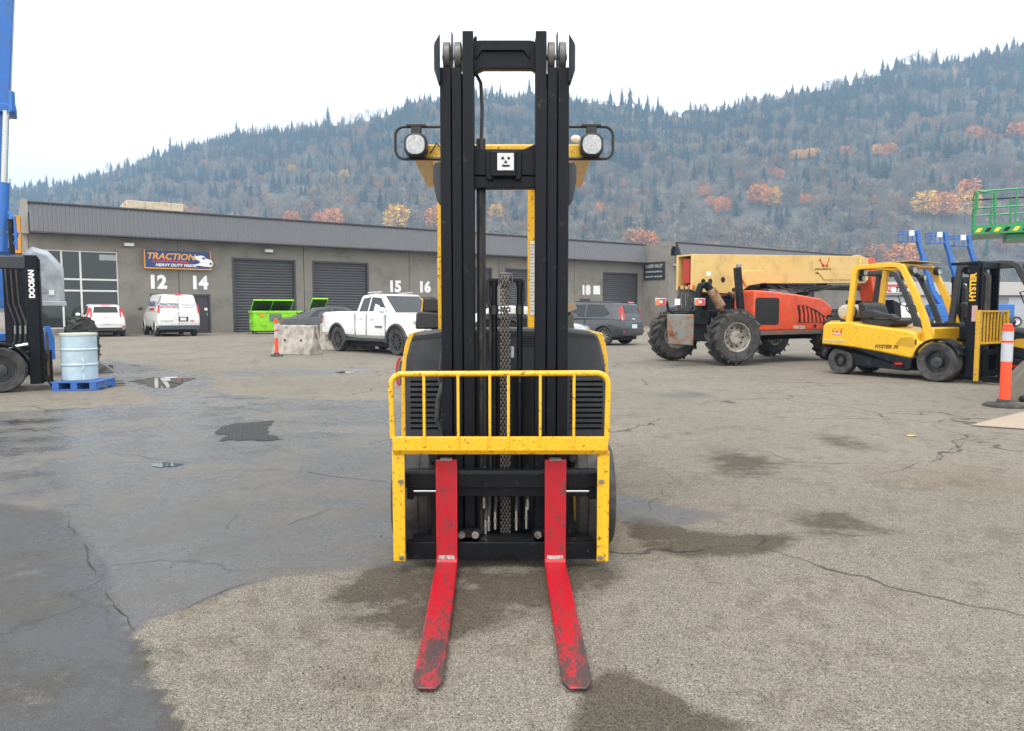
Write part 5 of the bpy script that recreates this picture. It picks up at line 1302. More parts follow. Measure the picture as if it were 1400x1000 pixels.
SEDAN = dict(W=1.82, axles=(-1.38, 1.40), gap=0.06,
    body=[(-2.35, 0.52, 0.92, 0.74), (-2.28, 0.38, 1.0, 0.82), (-1.9, 0.30, 1.03, 0.88), (-0.8, 0.26, 1.0, 0.91), (0.6, 0.26, 0.97, 0.91), (1.3, 0.27, 0.93, 0.90), (1.9, 0.29, 0.84, 0.85), (2.2, 0.34, 0.72, 0.74), (2.28, 0.44, 0.6, 0.62)],
    green=[(-1.9, 0.99, 1.01, 0.80, 0.74), (-1.0, 0.97, 1.40, 0.84, 0.60), (-0.3, 0.96, 1.46, 0.85, 0.63), (0.25, 0.95, 1.42, 0.85, 0.62), (1.15, 0.90, 0.93, 0.82, 0.76)],
    side_win=[[(-1.25, 1.04), (-0.95, 1.30), (-0.36, 1.38), (-0.36, 1.02)], [(-0.28, 1.02), (-0.28, 1.38), (0.22, 1.34), (0.78, 1.0)]],
    end_win={'windscreen': (4, 3, 0.06, 0.92, 0.97), 'rear_window': (0, 1, 0.12, 0.9, 0.95)},
    panels=[('tail_lamp', M_RED, [(-2.30, 0.56, 0.95), (-2.22, 0.82, 0.96), (-2.26, 0.84, 0.80), (-2.35, 0.56, 0.80)], (-0.9, 0.4, 0.1)), ('!number_plate', M_PLATE, [(-2.37, -0.17, 0.78), (-2.37, 0.17, 0.78), (-2.37, 0.17, 0.65), (-2.37, -0.17, 0.65)], (-1, 0, 0)), ('headlamp', M_HEAD, [(1.80, 0.84, 0.82), (2.12, 0.70, 0.76), (2.16, 0.66, 0.66), (1.84, 0.86, 0.70)], (0.6, 0.8, 0.1)), ('!grille', M_BLACK2, [(2.25, -0.5, 0.66), (2.25, 0.5, 0.66), (2.29, 0.5, 0.48), (2.29, -0.5, 0.48)], (1, 0, 0)), ('door_seam', M_TRIMP, [(-0.33, 0.905, 0.95), (-0.315, 0.905, 0.95), (-0.315, 0.905, 0.36), (-0.33, 0.905, 0.36)], (0, 1, 0))],
    mirror=(0.72, 0.98, 1.02))
SUV = dict(SOUL, panels=[p for p in SOUL['panels'] if p[0] != 'roof_rail'])
P_WHITE = paint('car_white', (0.78, 0.78, 0.77)); P_GREY = paint('car_charcoal', (0.035, 0.038, 0.044)); P_SILV = paint('car_silver', (0.50, 0.51, 0.53)); P_DARK = paint('car_dark', (0.022, 0.024, 0.03)); P_RED = paint('car_red', (0.3, 0.02, 0.025))
hd = Vector((0.69, -0.724)); fr = Vector((-3.25, 21.25)); sd_ = Vector((hd.y, -hd.x))
pk = car('pickup_truck', 'white crew cab pickup with black wheel flares parked behind concrete blocks', 'pickup', fr - hd * 1.54 - sd_ * 0.82, hd, PICK, P_WHITE, rim_mat=mat('rim_grey', (0.06, 0.06, 0.062), 0.4, 0.4), tyre_r=0.39)
hv = Vector((-0.568, 0.823))
vr = Vector((-16.6, 36.9))
vn = car('delivery_van', 'white panel van with parts shop lettering parked nose to the wall', 'van', vr + hv * 2.55, hv, VAN, P_WHITE, tyre_r=0.37, rim_mat=mat('hub_grey', (0.25, 0.25, 0.25), 0.4, 0.4))
for tx, sz, y, z, c in (('TRACTION', 0.17, 0.45, 1.60, M_SBLUE), ('HEAVY DUTY PARTS', 0.09, 0.45, 1.47, mat('sign_red', (0.5, 0.03, 0.03))), ('604 557-1228', 0.12, -0.45, 1.60, M_ALLOY), ('traction.com', 0.1, -0.45, 1.47, M_ALLOY), ('SAVANA 2500', 0.09, 0.55, 0.78, M_ALLOY), ('GMC', 0.09, -0.62, 0.78, mat('sign_red', (0.5, 0.03, 0.03)))):
    dx = -2.56 + 0.115 * max(0, (z - 1.24)) / 0.9 if z > 1.2 else -2.572
    text_part(tx, sz, c, vn, (dx - 0.012, y, z), (pi / 2 - (R(7) if z > 1.2 else 0), 0, -pi / 2), ext=0.002, bold=0.004)
text_part('TRACTION', 0.34, M_SBLUE, vn, (-1.0, 0.965, 1.62), (R(80), 0, pi), ext=0.004, bold=0.01, shear=0.2)
text_part('HEAVY DUTY PARTS', 0.16, mat('sign_red', (0.5, 0.03, 0.03)), vn, (-1.0, 1.0, 1.36), (R(85), 0, pi), ext=0.004, bold=0.005, shear=0.2)
sr = Vector((-19.9, 36.3))
car('hatchback_car', 'white boxy hatchback with red tail lights parked beside the shop window', 'car', sr + hv * 2.05, hv, SUV, P_WHITE, tyre_r=0.33)
hs = Vector((-0.788, 0.616)); rl = Vector((4.05, 27.0))
car('hatchback_car', 'dark grey boxy hatchback with alloy wheels near the far roller door', 'car', rl + hs * 2.04 + Vector((hs.y, -hs.x)) * 0.85, hs, SOUL, P_GREY, tyre_r=0.34)
car('sedan_car', 'silver car parked behind the forklift with its bonnet showing', 'car', (0.35, 25.0), (0.97, -0.22), SEDAN, P_SILV, tyre_r=0.33)
car('sedan_car', 'dark sedan half hidden behind the concrete blocks and pickup', 'car', P(462, 440, 31)[:2], (0.93, 0.36), SEDAN, P_DARK, tyre_r=0.33)
car('hatchback_car', 'dark car standing behind the telescopic handler by the wing', 'car', (9.4, 40), (-0.5, 0.86), SUV, P_DARK, tyre_r=0.34)
car('sedan_car', 'white sedan standing in front of the tyre shop bays', 'car', (37.5, 76), (0.98, 0.2), SEDAN, P_WHITE, tyre_r=0.33)
car('delivery_van', 'white van parked in front of the tyre shop bays', 'van', (45.5, 86), (0.99, -0.1), VAN, P_WHITE, tyre_r=0.37)
car('sedan_car', 'dark red sedan parked in front of the tyre shop', 'car', (47.5, 76), (0.96, 0.28), SEDAN, P_RED, tyre_r=0.33)

# ------------------------------------------------------------------ skips, barriers, posts
M_LIME = mat('lime_paint', (0.27, 0.72, 0.012), 0.4, var=0.1, coat=0.2, dirt=(0.1, 0.22, 0.02), damt=0.25, dscale=3)
M_LID = mat('lid_black', (0.02, 0.022, 0.02), 0.5)
def skip(px, Y, w, label, lids):
    c = P(px, 450, Y); t = thing('dumpster', label, 'dumpster', (c.x, c.y, 0), WANG - 0.12, 'lime green dumpsters')
    h = 1.25; d = 1.5
    m = MB().prism([(-d / 2 + 0.12, 0.18), (d / 2, 0.18), (d / 2, h), (-d / 2, h), (-d / 2, 0.75)], 'x', -w / 2, w / 2); m.build('bin', M_LIME, t, 0.01)
    m = MB(); m.box(-w / 2 - 0.05, w / 2 + 0.05, -d / 2 - 0.05, -d / 2 + 0.05, h - 0.08, h + 0.03); m.box(-w / 2 - 0.06, -w / 2 + 0.03, -d / 2 + 0.051, d / 2, h - 0.08, h + 0.029); m.box(w / 2 - 0.03, w / 2 + 0.06, -d / 2 + 0.051, d / 2, h - 0.08, h + 0.029); m.build('rim', M_LIME, t, 0.01)
    for x in (-w / 2 + 0.25, -0.05, w / 2 - 0.25): MB().box(x - 0.04, x + 0.04, -d / 2 - 0.03, -d / 2 + 0.0, 0.75, h - 0.081).build('rib', M_LIME, t)
    for x in (-w / 2 - 0.09, w / 2 + 0.03):
        MB().box(x, x + 0.06, -0.5, 0.3, 0.6, 0.78).build('fork_pocket', M_LIME, t, 0.01)
    for x in (-w / 2 + 0.15, w / 2 - 0.15):
        MB().cyl((x - 0.03, -d / 2 + 0.3, 0.09), (x + 0.03, -d / 2 + 0.3, 0.09), 0.09).build('caster', M_RUBBER, t)
        MB().cyl((x - 0.03, d / 2 - 0.2, 0.09), (x + 0.03, d / 2 - 0.2, 0.09), 0.09).build('caster', M_RUBBER, t)
    for a, b, ang in lids:
        M = Matrix.Translation((0, d / 2 - 0.05, h)) @ Matrix.Rotation(R(-ang), 4, 'X')
        l = MB().box(a, b, -d + 0.1, 0, 0, 0.04, M).build('lid', M_LID, t)
        m = MB(); m.box(a - 0.02, b + 0.02, -d + 0.06, -d + 0.1, -0.01, 0.05, M); m.box(a - 0.03, a, -d + 0.1, 0, -0.01, 0.05, M); m.box(b, b + 0.03, -d + 0.1, 0, -0.01, 0.05, M); m.build('lid_edge', M_LIME, l)
    MB().box(-0.3, 0.35, -d / 2 - 0.06, -d / 2 - 0.052, 0.72, 1.1).build('notice', mat('bin_notice', (0.10, 0.16, 0.13), 0.5), t) if w > 2 else None
    MB().box(-w / 2 + 0.35, -w / 2 + 0.55, -d / 2 - 0.06, -d / 2 - 0.052, 0.95, 1.12).build('warning_notice', mat('bin_orange', (0.75, 0.25, 0.02), 0.5), t) if w > 2 else None
    return t
skip(373, 41.5, 2.25, 'lime green dumpster with two lids propped open before the roller door', [(-1.05, -0.05, 25), (0.0, 1.05, 25)])
skip(426, 43.2, 1.8, 'lime green dumpster with one open lid beside the dark sedan', [(0.0, 0.85, 30)])
M_CONC = mat('old_concrete', (0.42, 0.385, 0.335), 0.9, var=0.18, scale=4, bump=0.4, bscale=40, dirt=(0.2, 0.18, 0.15), damt=0.42, dscale=3.5, dsharp=0.14)
def barrier(a, b, label, hgt=0.86):
    a = Vector(a); b = Vector(b); d = b - a; L_ = d.length
    t = thing('concrete_barrier', label, 'barrier', (*((a + b) / 2), 0), math.atan2(d.y, d.x), 'concrete barrier blocks')
    prof = [(-0.31, 0.0), (0.31, 0.0), (0.30, 0.09), (0.16, 0.32), (0.11, hgt - 0.03), (0.08, hgt), (-0.08, hgt), (-0.11, hgt - 0.03), (-0.16, 0.32), (-0.30, 0.09)]
    m = MB(); rings = []
    for i in range(9):
        x = -L_ / 2 + L_ * i / 8
        rings.append([(x + rnd.gauss(0, 0.004), y + rnd.gauss(0, 0.005), z + (rnd.gauss(0, 0.006) if z > 0 else 0)) for y, z in prof])
    m.loft(rings); m.build('block', M_CONC, t, 0.02)
    for x in (-L_ * 0.22, L_ * 0.2):
        MB().cyl((x, -0.18, 0.42), (x, -0.09, 0.42), 0.028).build('lifting_hole', M_DARK, t)
    MB().tube([(L_ / 2 - 0.01, -0.04, 0.66), (L_ / 2 + 0.03, -0.05, 0.62), (L_ / 2 + 0.03, -0.02, 0.50), (L_ / 2 + 0.0, 0.03, 0.47)], 0.016).build('iron_loop', mat('rust', (0.18, 0.07, 0.03), 0.85, var=0.3), t)
barrier((-7.05, 22.25), (-5.75, 21.7), 'weathered concrete barrier with rusty iron loop in front of the dumpsters')
barrier((-6.35, 24.6), (-4.6, 24.3), 'concrete barrier set behind another beside the pickup rear wheel')
M_ORNG = mat('post_orange', (0.85, 0.075, 0.022), 0.5, var=0.12, bump=0.1)
M_SILVB = mat('reflective_band', (0.45, 0.47, 0.5), 0.4, var=0.2, scale=30)
def post(name, c, r, h, label, base_r, bands, cat='bollard'):
    t = thing(name, label, cat, (c.x, c.y, 0))
    m = MB().lathe([(r, 0.05), (r, h - 0.05)], 24, Matrix.Rotation(R(90), 4, 'X')).build('tube', M_ORNG, t)
    MB().lathe([(base_r, 0.0), (base_r, 0.02), (base_r * 0.9, 0.045), (r * 1.6, 0.06), (r * 1.3, 0.1)], 8, Matrix.Rotation(R(90), 4, 'X') @ Matrix.Rotation(R(22), 4, 'Y')).build('base', M_RUBBER, t)
    for z0, z1 in bands: MB().lathe([(r + 0.003, z0), (r + 0.003, z1)], 24, Matrix.Rotation(R(90), 4, 'X')).build('reflective_band', M_SILVB, t)
    MB().lathe([(r * 1.08, h - 0.06), (r * 1.08, h - 0.035), (r * 0.75, h - 0.03), (r * 0.8, h), (r * 0.6, h + 0.02), (0.001, h + 0.025)], 20, Matrix.Rotation(R(90), 4, 'X')).build('cap', M_ORNG, t)
    for z in [b[0] for b in bands] + [bands[-1][1]]: MB().lathe([(r + 0.002, z - 0.008), (r + 0.009, z), (r + 0.002, z + 0.008)], 20, Matrix.Rotation(R(90), 4, 'X')).build('ring', M_ORNG, t) if z > 0.8 * h else None
for o_ in ():
    pass
_rx = Matrix.Rotation(R(90), 4, 'X')
post('traffic_post', G(1373, 556), 0.066, 1.10, 'orange traffic post with two silver bands on a black rubber base', 0.26, [(0.61, 0.86), (0.885, 1.02)])
post('traffic_post', P(378, 470, 20.9), 0.05, 1.05, 'slim orange and silver traffic post beside the concrete barrier', 0.18, [(0.52, 0.70), (0.76, 0.92)])
# ------------------------------------------------------------------ other forklifts (side views)
def frame_side(outer, inner, y0, y1, mt, parent, name='guard_frame', bevel=0.012):
    m = MB(); n = len(outer); vs = []; fs = []
    for (a, b), (c, d) in zip(outer, inner):
        vs += [(a, y0, b), (c, y0, d), (c, y1, d), (a, y1, b)]
    for i in range(n - 1):
        for k in range(4): fs.append((4 * i + k, 4 * i + (k + 1) % 4, 4 * i + 4 + (k + 1) % 4, 4 * i + 4 + k))
    fs += [(3, 2, 1, 0), (4 * n - 4, 4 * n - 3, 4 * n - 2, 4 * n - 1)]
    m.add(vs, fs)
    return m.build(name, mt, parent, bevel)
def lift_truck(label, loc, head, body_mat, low_mat, guard_mat, back_mat, mast_h=2.15, brand=None, side_text=None, tank=True, rail_mat=None, carriage_z=0.0):
    t = thing('forklift', label, 'forklift', (loc[0], loc[1], 0), math.atan2(head[1], head[0]))
    rail_mat = rail_mat or M_MAST
    W = 0.60
    prof = [(-1.36, 0.60), (-1.34, 0.98), (-1.27, 1.05), (-0.74, 1.07), (-0.60, 1.03), (-0.05, 0.97), (0.34, 0.93), (0.56, 0.88), (0.62, 0.72), (0.93, 0.70), (0.95, 0.60), (0.80, 0.585), (0.62, 0.50), (0.50, 0.40), (-0.15, 0.50), (-0.66, 0.56)]
    b = MB().prism(prof, 'y', -W, W).build('body', body_mat, t, 0.035, seg=3)
    MB().prism([(0.20, 0.66), (0.52, 0.60), (0.60, 0.70), (0.50, 0.80), (0.30, 0.78)], 'y', -W - 0.004, -W + 0.01).build('step_recess', mat('recess_ochre', (0.5, 0.28, 0.012), 0.45), b)
    MB().box(0.57, 0.595, -W - 0.006, -W + 0.01, 0.66, 0.76).build('latch', M_DARK, b)
    low = [(-1.34, 0.595), (-1.36, 0.36), (-1.25, 0.34), (-1.20, 0.42), (-1.05, 0.56), (-0.84, 0.56), (-0.70, 0.44), (-0.62, 0.22), (0.36, 0.17), (0.50, 0.22), (0.56, 0.42), (0.66, 0.56), (0.8, 0.585), (0.5, 0.52), (-0.6, 0.56)]
    MB().prism([(-1.34, 0.598), (-1.36, 0.36), (-1.28, 0.34), (-1.20, 0.50), (-1.05, 0.585), (-0.84, 0.585), (-0.70, 0.5), (-0.62, 0.20), (0.40, 0.16), (0.49, 0.2), (0.52, 0.40), (-0.15, 0.50), (-0.66, 0.56)], 'y', -W + 0.012, W - 0.012).build('lower_skirt', low_mat, t, 0.012)
    MB().box(-1.2, 1.05, -0.36, 0.36, 0.16, 0.58).build('chassis', M_DARK, t)
    MB().box(0.20, 0.34, -W - 0.003, -W + 0.02, 0.27, 0.31).build('side_reflector', M_RED, t)
    fen = arc2(0.98, 0.36, 0.43, 20, 165, 14); fi = arc2(0.98, 0.36, 0.395, 20, 165, 14)
    for s_ in (-1, 1): frame_side(fen, fi, s_ * 0.34, s_ * 0.64, low_mat, t, 'fender', 0.004)
    for s_ in (-1, 1):
        lathe_wheel(t, (0.98, s_ * 0.52, 0.36), 0, 0.36, 0.27, 0.225, M_RUBBER, mat('rim_black', (0.03, 0.031, 0.034), 0.35, dirt=(0.09, 0.085, 0.08), damt=0.3, dscale=12), bolts=8, dish=0.05, hub=0.7)
        lathe_wheel(t, (-0.95, s_ * 0.47, 0.275), 0, 0.275, 0.22, 0.15, M_RUBBER, MATS['rim_black'], bolts=5, dish=0.05, hub=0.7)
    # overhead guard
    outer = [(-0.86, 1.03), (-0.78, 1.8), (-0.74, 2.14), (-0.70, 2.185)] + [(0.0, 2.205), (0.18, 2.19), (0.30, 2.13), (0.55, 1.65), (0.76, 1.15), (0.90, 0.66)]
    inner = [(-0.74, 1.03), (-0.67, 1.8), (-0.645, 2.05), (-0.61, 2.10)] + [(0.0, 2.115), (0.12, 2.105), (0.21, 2.06), (0.44, 1.6), (0.64, 1.12), (0.76, 0.66)]
    for s_ in (-1, 1): frame_side(outer, inner, s_ * 0.50, s_ * 0.585, guard_mat, t)
    g = MB().box(-0.69, -0.58, -0.5, 0.5, 2.11, 2.17).build('guard_header', guard_mat, t, 0.01)
    MB().box(0.12, 0.26, -0.5, 0.5, 2.115, 2.175).build('guard_header', guard_mat, t, 0.01)
    for i in range(6): MB().box(-0.58, 0.12, -0.4 + i * 0.16 - 0.015, -0.4 + i * 0.16 + 0.015, 2.12, 2.165).build('roof_bar', guard_mat, t)
    MB().box(-0.30, 0.40, -0.52, 0.52, 2.21, 2.23).build('roof_panel', mat('old_perspex', (0.35, 0.27, 0.15), 0.4), t) if brand else None
    for x, y in ((0.34, -0.45), (0.34, 0.45), (-0.66, -0.4)):
        l = MB().cyl((x, y, 2.06), (x + 0.09, y, 2.05), 0.075, n=18).build('work_lamp', M_BLACK2, t, 0.008)
        MB().cyl((x + 0.09, y, 2.05), (x + 0.095, y, 2.05), 0.062, n=18).build('lens', M_HEAD, l)
    # seat, wheel, tank
    s1 = MB().prism([(-0.62, 1.0), (-0.10, 0.98), (0.02, 1.05), (0.0, 1.12), (-0.45, 1.13), (-0.55, 1.40), (-0.66, 1.46), (-0.75, 1.42), (-0.68, 1.15)], 'y', -0.36, 0.36).build('seat', M_SEAT, t, 0.04, seg=3)
    MB().prism([(-0.66, 1.14), (-0.2, 1.16), (0.05, 1.10), (0.12, 1.14), (0.0, 1.22), (-0.2, 1.24), (-0.4, 1.30), (-0.6, 1.28)], 'y', -0.42, -0.26).build('armrest', M_SEAT, s1, 0.02)
    c_ = MB().cyl((0.55, 0, 0.75), (0.36, 0, 1.28), 0.035).build('steering_column', M_BLACK2, t)
    MB().tube([(0.36 - 0.09 * math.cos(a * pi / 10), 0.19 * math.sin(a * pi / 10), 1.30 + 0.13 * math.cos(a * pi / 10) * 1.0) for a in range(20)], 0.014, 6, True).build('steering_wheel', M_BLACK2, c_)
    MB().box(0.62, 0.85, -0.5, 0.5, 0.62, 0.98).build('dashboard', body_mat if brand else M_BLACK, t, 0.03)
    MB().tube([(0.42, -0.50, 1.65), (0.30, -0.52, 1.62), (0.38, -0.52, 1.42), (0.52, -0.50, 1.38)], 0.014).build('grab_handle', M_BLACK2, t)
    if tank:
        tk = MB().lathe([(0.001, -0.42), (0.09, -0.41), (0.145, -0.36), (0.155, -0.30), (0.155, 0.30), (0.145, 0.36), (0.09, 0.41), (0.001, 0.42)], 24, Matrix.Translation((-1.02, 0.0, 1.26))).build('gas_tank', mat('tank_cream', (0.5, 0.46, 0.36), 0.45, dirt=(0.25, 0.2, 0.14), damt=0.35), t)
        for y in (-0.2, 0.2): MB().lathe([(0.162, y - 0.025), (0.162, y + 0.025)], 24, Matrix.Translation((-1.02, 0.0, 1.26))).build('strap', M_BLACK2, tk)
        MB().box(-1.16, -0.88, -0.28, 0.28, 1.06, 1.12).build('tank_bracket', M_BLACK2, t)
    # mast, carriage, backrest, forks
    mx = 1.36
    for s_ in (-1, 1):
        for k, (dy, dx, hh) in enumerate(((0.40, 0.0, mast_h), (0.33, 0.03, mast_h - 0.01))):
            MB().prism([(mx + dx, s_ * dy), (mx + dx + 0.16, s_ * dy), (mx + dx + 0.16, s_ * (dy - 0.045)), (mx + dx + 0.13, s_ * (dy - 0.045)), (mx + dx + 0.13, s_ * (dy - 0.015)), (mx + dx + 0.03, s_ * (dy - 0.015)), (mx + dx + 0.03, s_ * (dy - 0.045)), (mx + dx, s_ * (dy - 0.045))], 'z', 0.10, hh).build('mast_rail', rail_mat, t, 0.004)
        MB().cyl((mx + 0.06, s_ * 0.22, 0.2), (mx + 0.06, s_ * 0.22, mast_h - 0.2), 0.04).build('lift_cylinder', M_BLACK, t)
        MB().cyl((0.80, s_ * 0.42, 0.52), (mx + 0.02, s_ * 0.42, 0.62), 0.045).build('tilt_cylinder', M_BLACK, t)
    MB().box(mx - 0.02, mx + 0.17, -0.402, 0.402, mast_h - 0.12, mast_h + 0.01).build('mast_header', rail_mat, t, 0.01)
    MB().box(mx - 0.3, mx + 0.14, -0.42, -0.3, mast_h - 0.05, mast_h + 0.0).build('mast_arm', rail_mat, t, 0.012) if brand == 'HYSTER' else None
    MB().box(mx - 0.02, mx + 0.0, -0.402, 0.402, 0.9, 1.05).build('mast_tie', rail_mat, t)
    MB().box(mx + 0.03, mx + 0.05, -0.30, 0.30, 0.3, mast_h - 0.2).build('mast_inner', M_DARK, t)
    for i in range(4): MB().tube([(mx + 0.2, -0.18 + i * 0.05, 0.4), (mx + 0.19, -0.18 + i * 0.05, mast_h - 0.25), (mx + 0.1, -0.18 + i * 0.05, mast_h - 0.15)], 0.012, 6).build('hose', M_RUBBER, t)
    cx = mx + 0.22; cz = carriage_z
    for z in (0.14, 0.50): MB().box(cx, cx + 0.04, -0.52, 0.52, z + cz, z + 0.10 + cz).build('carriage_bar', M_CAR, t, 0.004)
    for y in (-0.3, 0.3): MB().box(cx - 0.05, cx, y - 0.04, y + 0.04, 0.12 + cz, 0.62 + cz).build('carriage_plate', M_CAR, t)
    if back_mat:
        for s_ in (-1, 1): MB().box(cx + 0.0, cx + 0.065, s_ * 0.53 - 0.03, s_ * 0.53 + 0.03, 0.06 + cz, 1.30 + cz).build('backrest_post', back_mat, t, 0.004)
        MB().box(cx + 0.01, cx + 0.05, -0.5, 0.5, 1.26 + cz, 1.295 + cz).build('backrest_rail', back_mat, t, 0.003)
        MB().box(cx + 0.01, cx + 0.05, -0.5, 0.5, 0.70 + cz, 0.735 + cz).build('backrest_rail', back_mat, t, 0.003)
        for i in range(8): MB().box(cx + 0.018, cx + 0.04, -0.42 + i * 0.12 - 0.018, -0.42 + i * 0.12 + 0.018, 0.735 + cz, 1.26 + cz).build('backrest_bar', back_mat, t)
    for y in (-0.27, 0.27):
        m = MB(); r_ = []
        for x, z, th in ((cx + 0.045, 0.62, -1), (cx + 0.045, 0.1, -1)): r_.append([(x, y - 0.05, z + cz), (x, y + 0.05, z + cz), (x + 0.04, y + 0.05, z + cz), (x + 0.04, y - 0.05, z + cz)])
        r_.append([(cx + 0.05, y - 0.05, 0.035 + cz), (cx + 0.05, y + 0.05, 0.035 + cz), (cx + 0.12, y + 0.05, 0.075 + cz), (cx + 0.12, y - 0.05, 0.075 + cz)])
        r_.append([(cx + 1.15, y - 0.05, 0.03 + cz), (cx + 1.15, y + 0.05, 0.03 + cz), (cx + 1.15, y + 0.05, 0.04 + cz), (cx + 1.15, y - 0.05, 0.04 + cz)])
        m.loft(r_); m.build('fork', M_CAR, t)
    if brand: text_part(brand, 0.14 if brand == 'HYSTER' else 0.105, M_YEL if brand == 'HYSTER' else M_WHITE, t, (mx + 0.085, -0.408, mast_h - 0.45), (pi / 2, -pi / 2, 0), ext=0.003, bold=0.006)
    if side_text: text_part(side_text, 0.095, mat('brown_print', (0.12, 0.06, 0.02), 0.6), t, (0.02, -W - 0.005, 0.60), (pi / 2, 0, 0), ext=0.002, bold=0.003, shear=0.3)
    return t
hh = Vector((0.55, -0.835)); hr = Vector((hh.y, -hh.x))
fw = Vector((7.70, 13.35))
hy = lift_truck('yellow forklift with black mast and gas tank parked side on by the orange post', fw - hh * 0.98 - hr * 0.60, hh, M_YEL, M_BLACK, M_YEL, mat('worn_yellow', (0.55, 0.31, 0.015), 0.55, var=0.2, dirt=(0.12, 0.07, 0.02), damt=0.3, dscale=30, dsharp=0.08), brand='HYSTER', side_text='HYSTER 70')
lg = MB().prism([(-1.12, 0.94), (-0.90, 0.94), (-0.92, 0.80), (-1.10, 0.80)], 'y', -0.606, -0.598).build('warn_badge', mat('badge_red', (0.55, 0.02, 0.02), 0.5), hy)
text_part('W', 0.13, M_YEL, lg, (-1.01, -0.609, 0.895), (pi / 2, 0, 0), ext=0.002, bold=0.008, sx=1.4)
text_part('WAJAX', 0.05, M_WHITE, lg, (-1.01, -0.609, 0.825), (pi / 2, 0, 0), ext=0.002, bold=0.002)
MB().box(-1.30, -0.82, -0.605, -0.598, 0.66, 0.70).build('decal_strip', mat('decal_faded', (0.5, 0.42, 0.25), 0.6), hy)
MB().box(1.44, 1.53, -0.408, -0.403, 1.10, 1.38).build('mast_decal', mat('decal_red', (0.5, 0.3, 0.28), 0.6, var=0.4, scale=30), hy)
lift_truck('black forklift with dark overhead guard standing beyond the yellow forklift', (9.35, 13.9), (0.62, -0.78), M_BLACK, M_BLACK, mat('guard_black', (0.03, 0.031, 0.034), 0.4), None, mast_h=2.1, tank=False)
lift_truck('yellow bodied forklift with grey guard behind the nearest yellow forklift', (8.9, 17.2), (0.60, -0.80), mat('ochre_paint', (0.42, 0.25, 0.03), 0.5), M_BLACK, mat('guard_black', (0.03, 0.031, 0.034)), None, mast_h=2.0, tank=False)
dh = Vector((0.86, 0.51)); dr = Vector((dh.y, -dh.x))
dw = G(2, 537).xy
lift_truck('black and orange forklift with upright mast carrying a drum on blue pallet', dw - dh * 0.98 - dr * 0.55, dh, mat('forklift_orange', (0.5, 0.13, 0.02), 0.45), M_BLACK, M_BLACK, None, mast_h=2.17, brand='DOOSAN', tank=False, carriage_z=0.0)

do_ = [o for o in COL.objects if o.get('label', '').startswith('black and orange forklift')][0]
MB().box(1.06, 1.358, -0.40, -0.37, 0.25, 1.95).build('mast_bracket', M_MAST, do_, 0.01)
MB().box(1.02, 1.37, -0.41, -0.30, 1.95, 2.16).build('mast_cap', mat('mast_grey', (0.03, 0.033, 0.04)), do_, 0.02)
for x_, y_ in ((1.10, -0.43), (1.17, -0.44), (1.24, -0.43)):
    MB().tube([(x_, y_, 1.95), (x_ + 0.02, y_ - 0.02, 1.4), (x_ + 0.10, y_, 1.1), (x_ + 0.08, y_, 0.8), (x_ - 0.05, y_, 0.6)], 0.013, 6).build('hose', M_RUBBER, do_)
    MB().cyl((x_ + 0.09, y_, 0.92), (x_ + 0.095, y_, 1.05), 0.015, n=8).build('hose_fitting', M_STEEL, do_)
MB().cyl((0.75, -0.46, 0.62), (1.36, -0.46, 0.75), 0.035).build('tilt_rod', M_CHROME, do_)
MB().box(1.60, 1.64, -0.45, -0.33, 0.1, 0.95).build('carriage_post', mat('rusty_black', (0.03, 0.025, 0.022), 0.6, dirt=(0.12, 0.06, 0.03), damt=0.4), do_, 0.008)
# pallet and wrapped drum
pc = dw + dh * 1.62; PAL = mat('blue_pallet', (0.025, 0.12, 0.42), 0.6, var=0.2, bump=0.2, dirt=(0.12, 0.13, 0.15), damt=0.35, dscale=6)
pcx = Vector((-7.05, 12.2))
pt = thing('pallet', 'blue painted wooden pallet under the plastic wrapped drum', 'pallet', (pcx.x, pcx.y, 0), math.atan2(0.1, 0.99))
for i in range(6): MB().box(-0.40, 0.30, -0.35 + i * 0.125, -0.35 + i * 0.125 + 0.1, 0.125, 0.148).build('deck_board', PAL, pt, 0.003)
for x in (-0.38, -0.10, 0.19): MB().box(x, x + 0.10, -0.35, 0.375, 0.024, 0.124).build('stringer', PAL, pt, 0.003)
for y in (-0.35, -0.05, 0.26): MB().box(-0.40, 0.30, y, y + 0.11, 0.0, 0.023).build('bottom_board', PAL, pt, 0.003)
dm = thing('drum', 'pale blue steel drum wrapped in clear plastic film on the pallet', 'drum', (pcx.x - 0.12, pcx.y + 0.02, 0.149))
dm.scale = (0.93, 0.93, 0.92)
RX = Matrix.Rotation(R(90), 4, 'X')
WRAP = mat('wrapped_blue', (0.42, 0.55, 0.62), 0.22, var=0.22, scale=7, bump=0.35, bscale=9, coat=0.5, rvar=0.15)
pf = [(0.27, 0.0), (0.285, 0.01)]
for zc_ in (0.28, 0.55): pf += [(0.285, zc_ - 0.025), (0.298, zc_ - 0.008), (0.298, zc_ + 0.008), (0.285, zc_ + 0.025)]
pf += [(0.285, 0.80)]
MB().lathe(pf, 36, RX).build('barrel', WRAP, dm)
MB().lathe([(0.285, 0.79), (0.298, 0.80), (0.300, 0.835), (0.285, 0.84), (0.27, 0.825), (0.001, 0.822)], 36, RX).build('lid', mat('lid_cream', (0.55, 0.55, 0.48), 0.45), dm)
MB().tube([(0.20 + 0.02 * math.sin(a), -0.24 - 0.02 * math.sin(a * 2), 0.40 - 0.05 * a) for a in [i * 0.5 for i in range(16)]], 0.008, 6).build('loose_wrap', mat('wrap_white', (0.6, 0.65, 0.68), 0.3), dm)
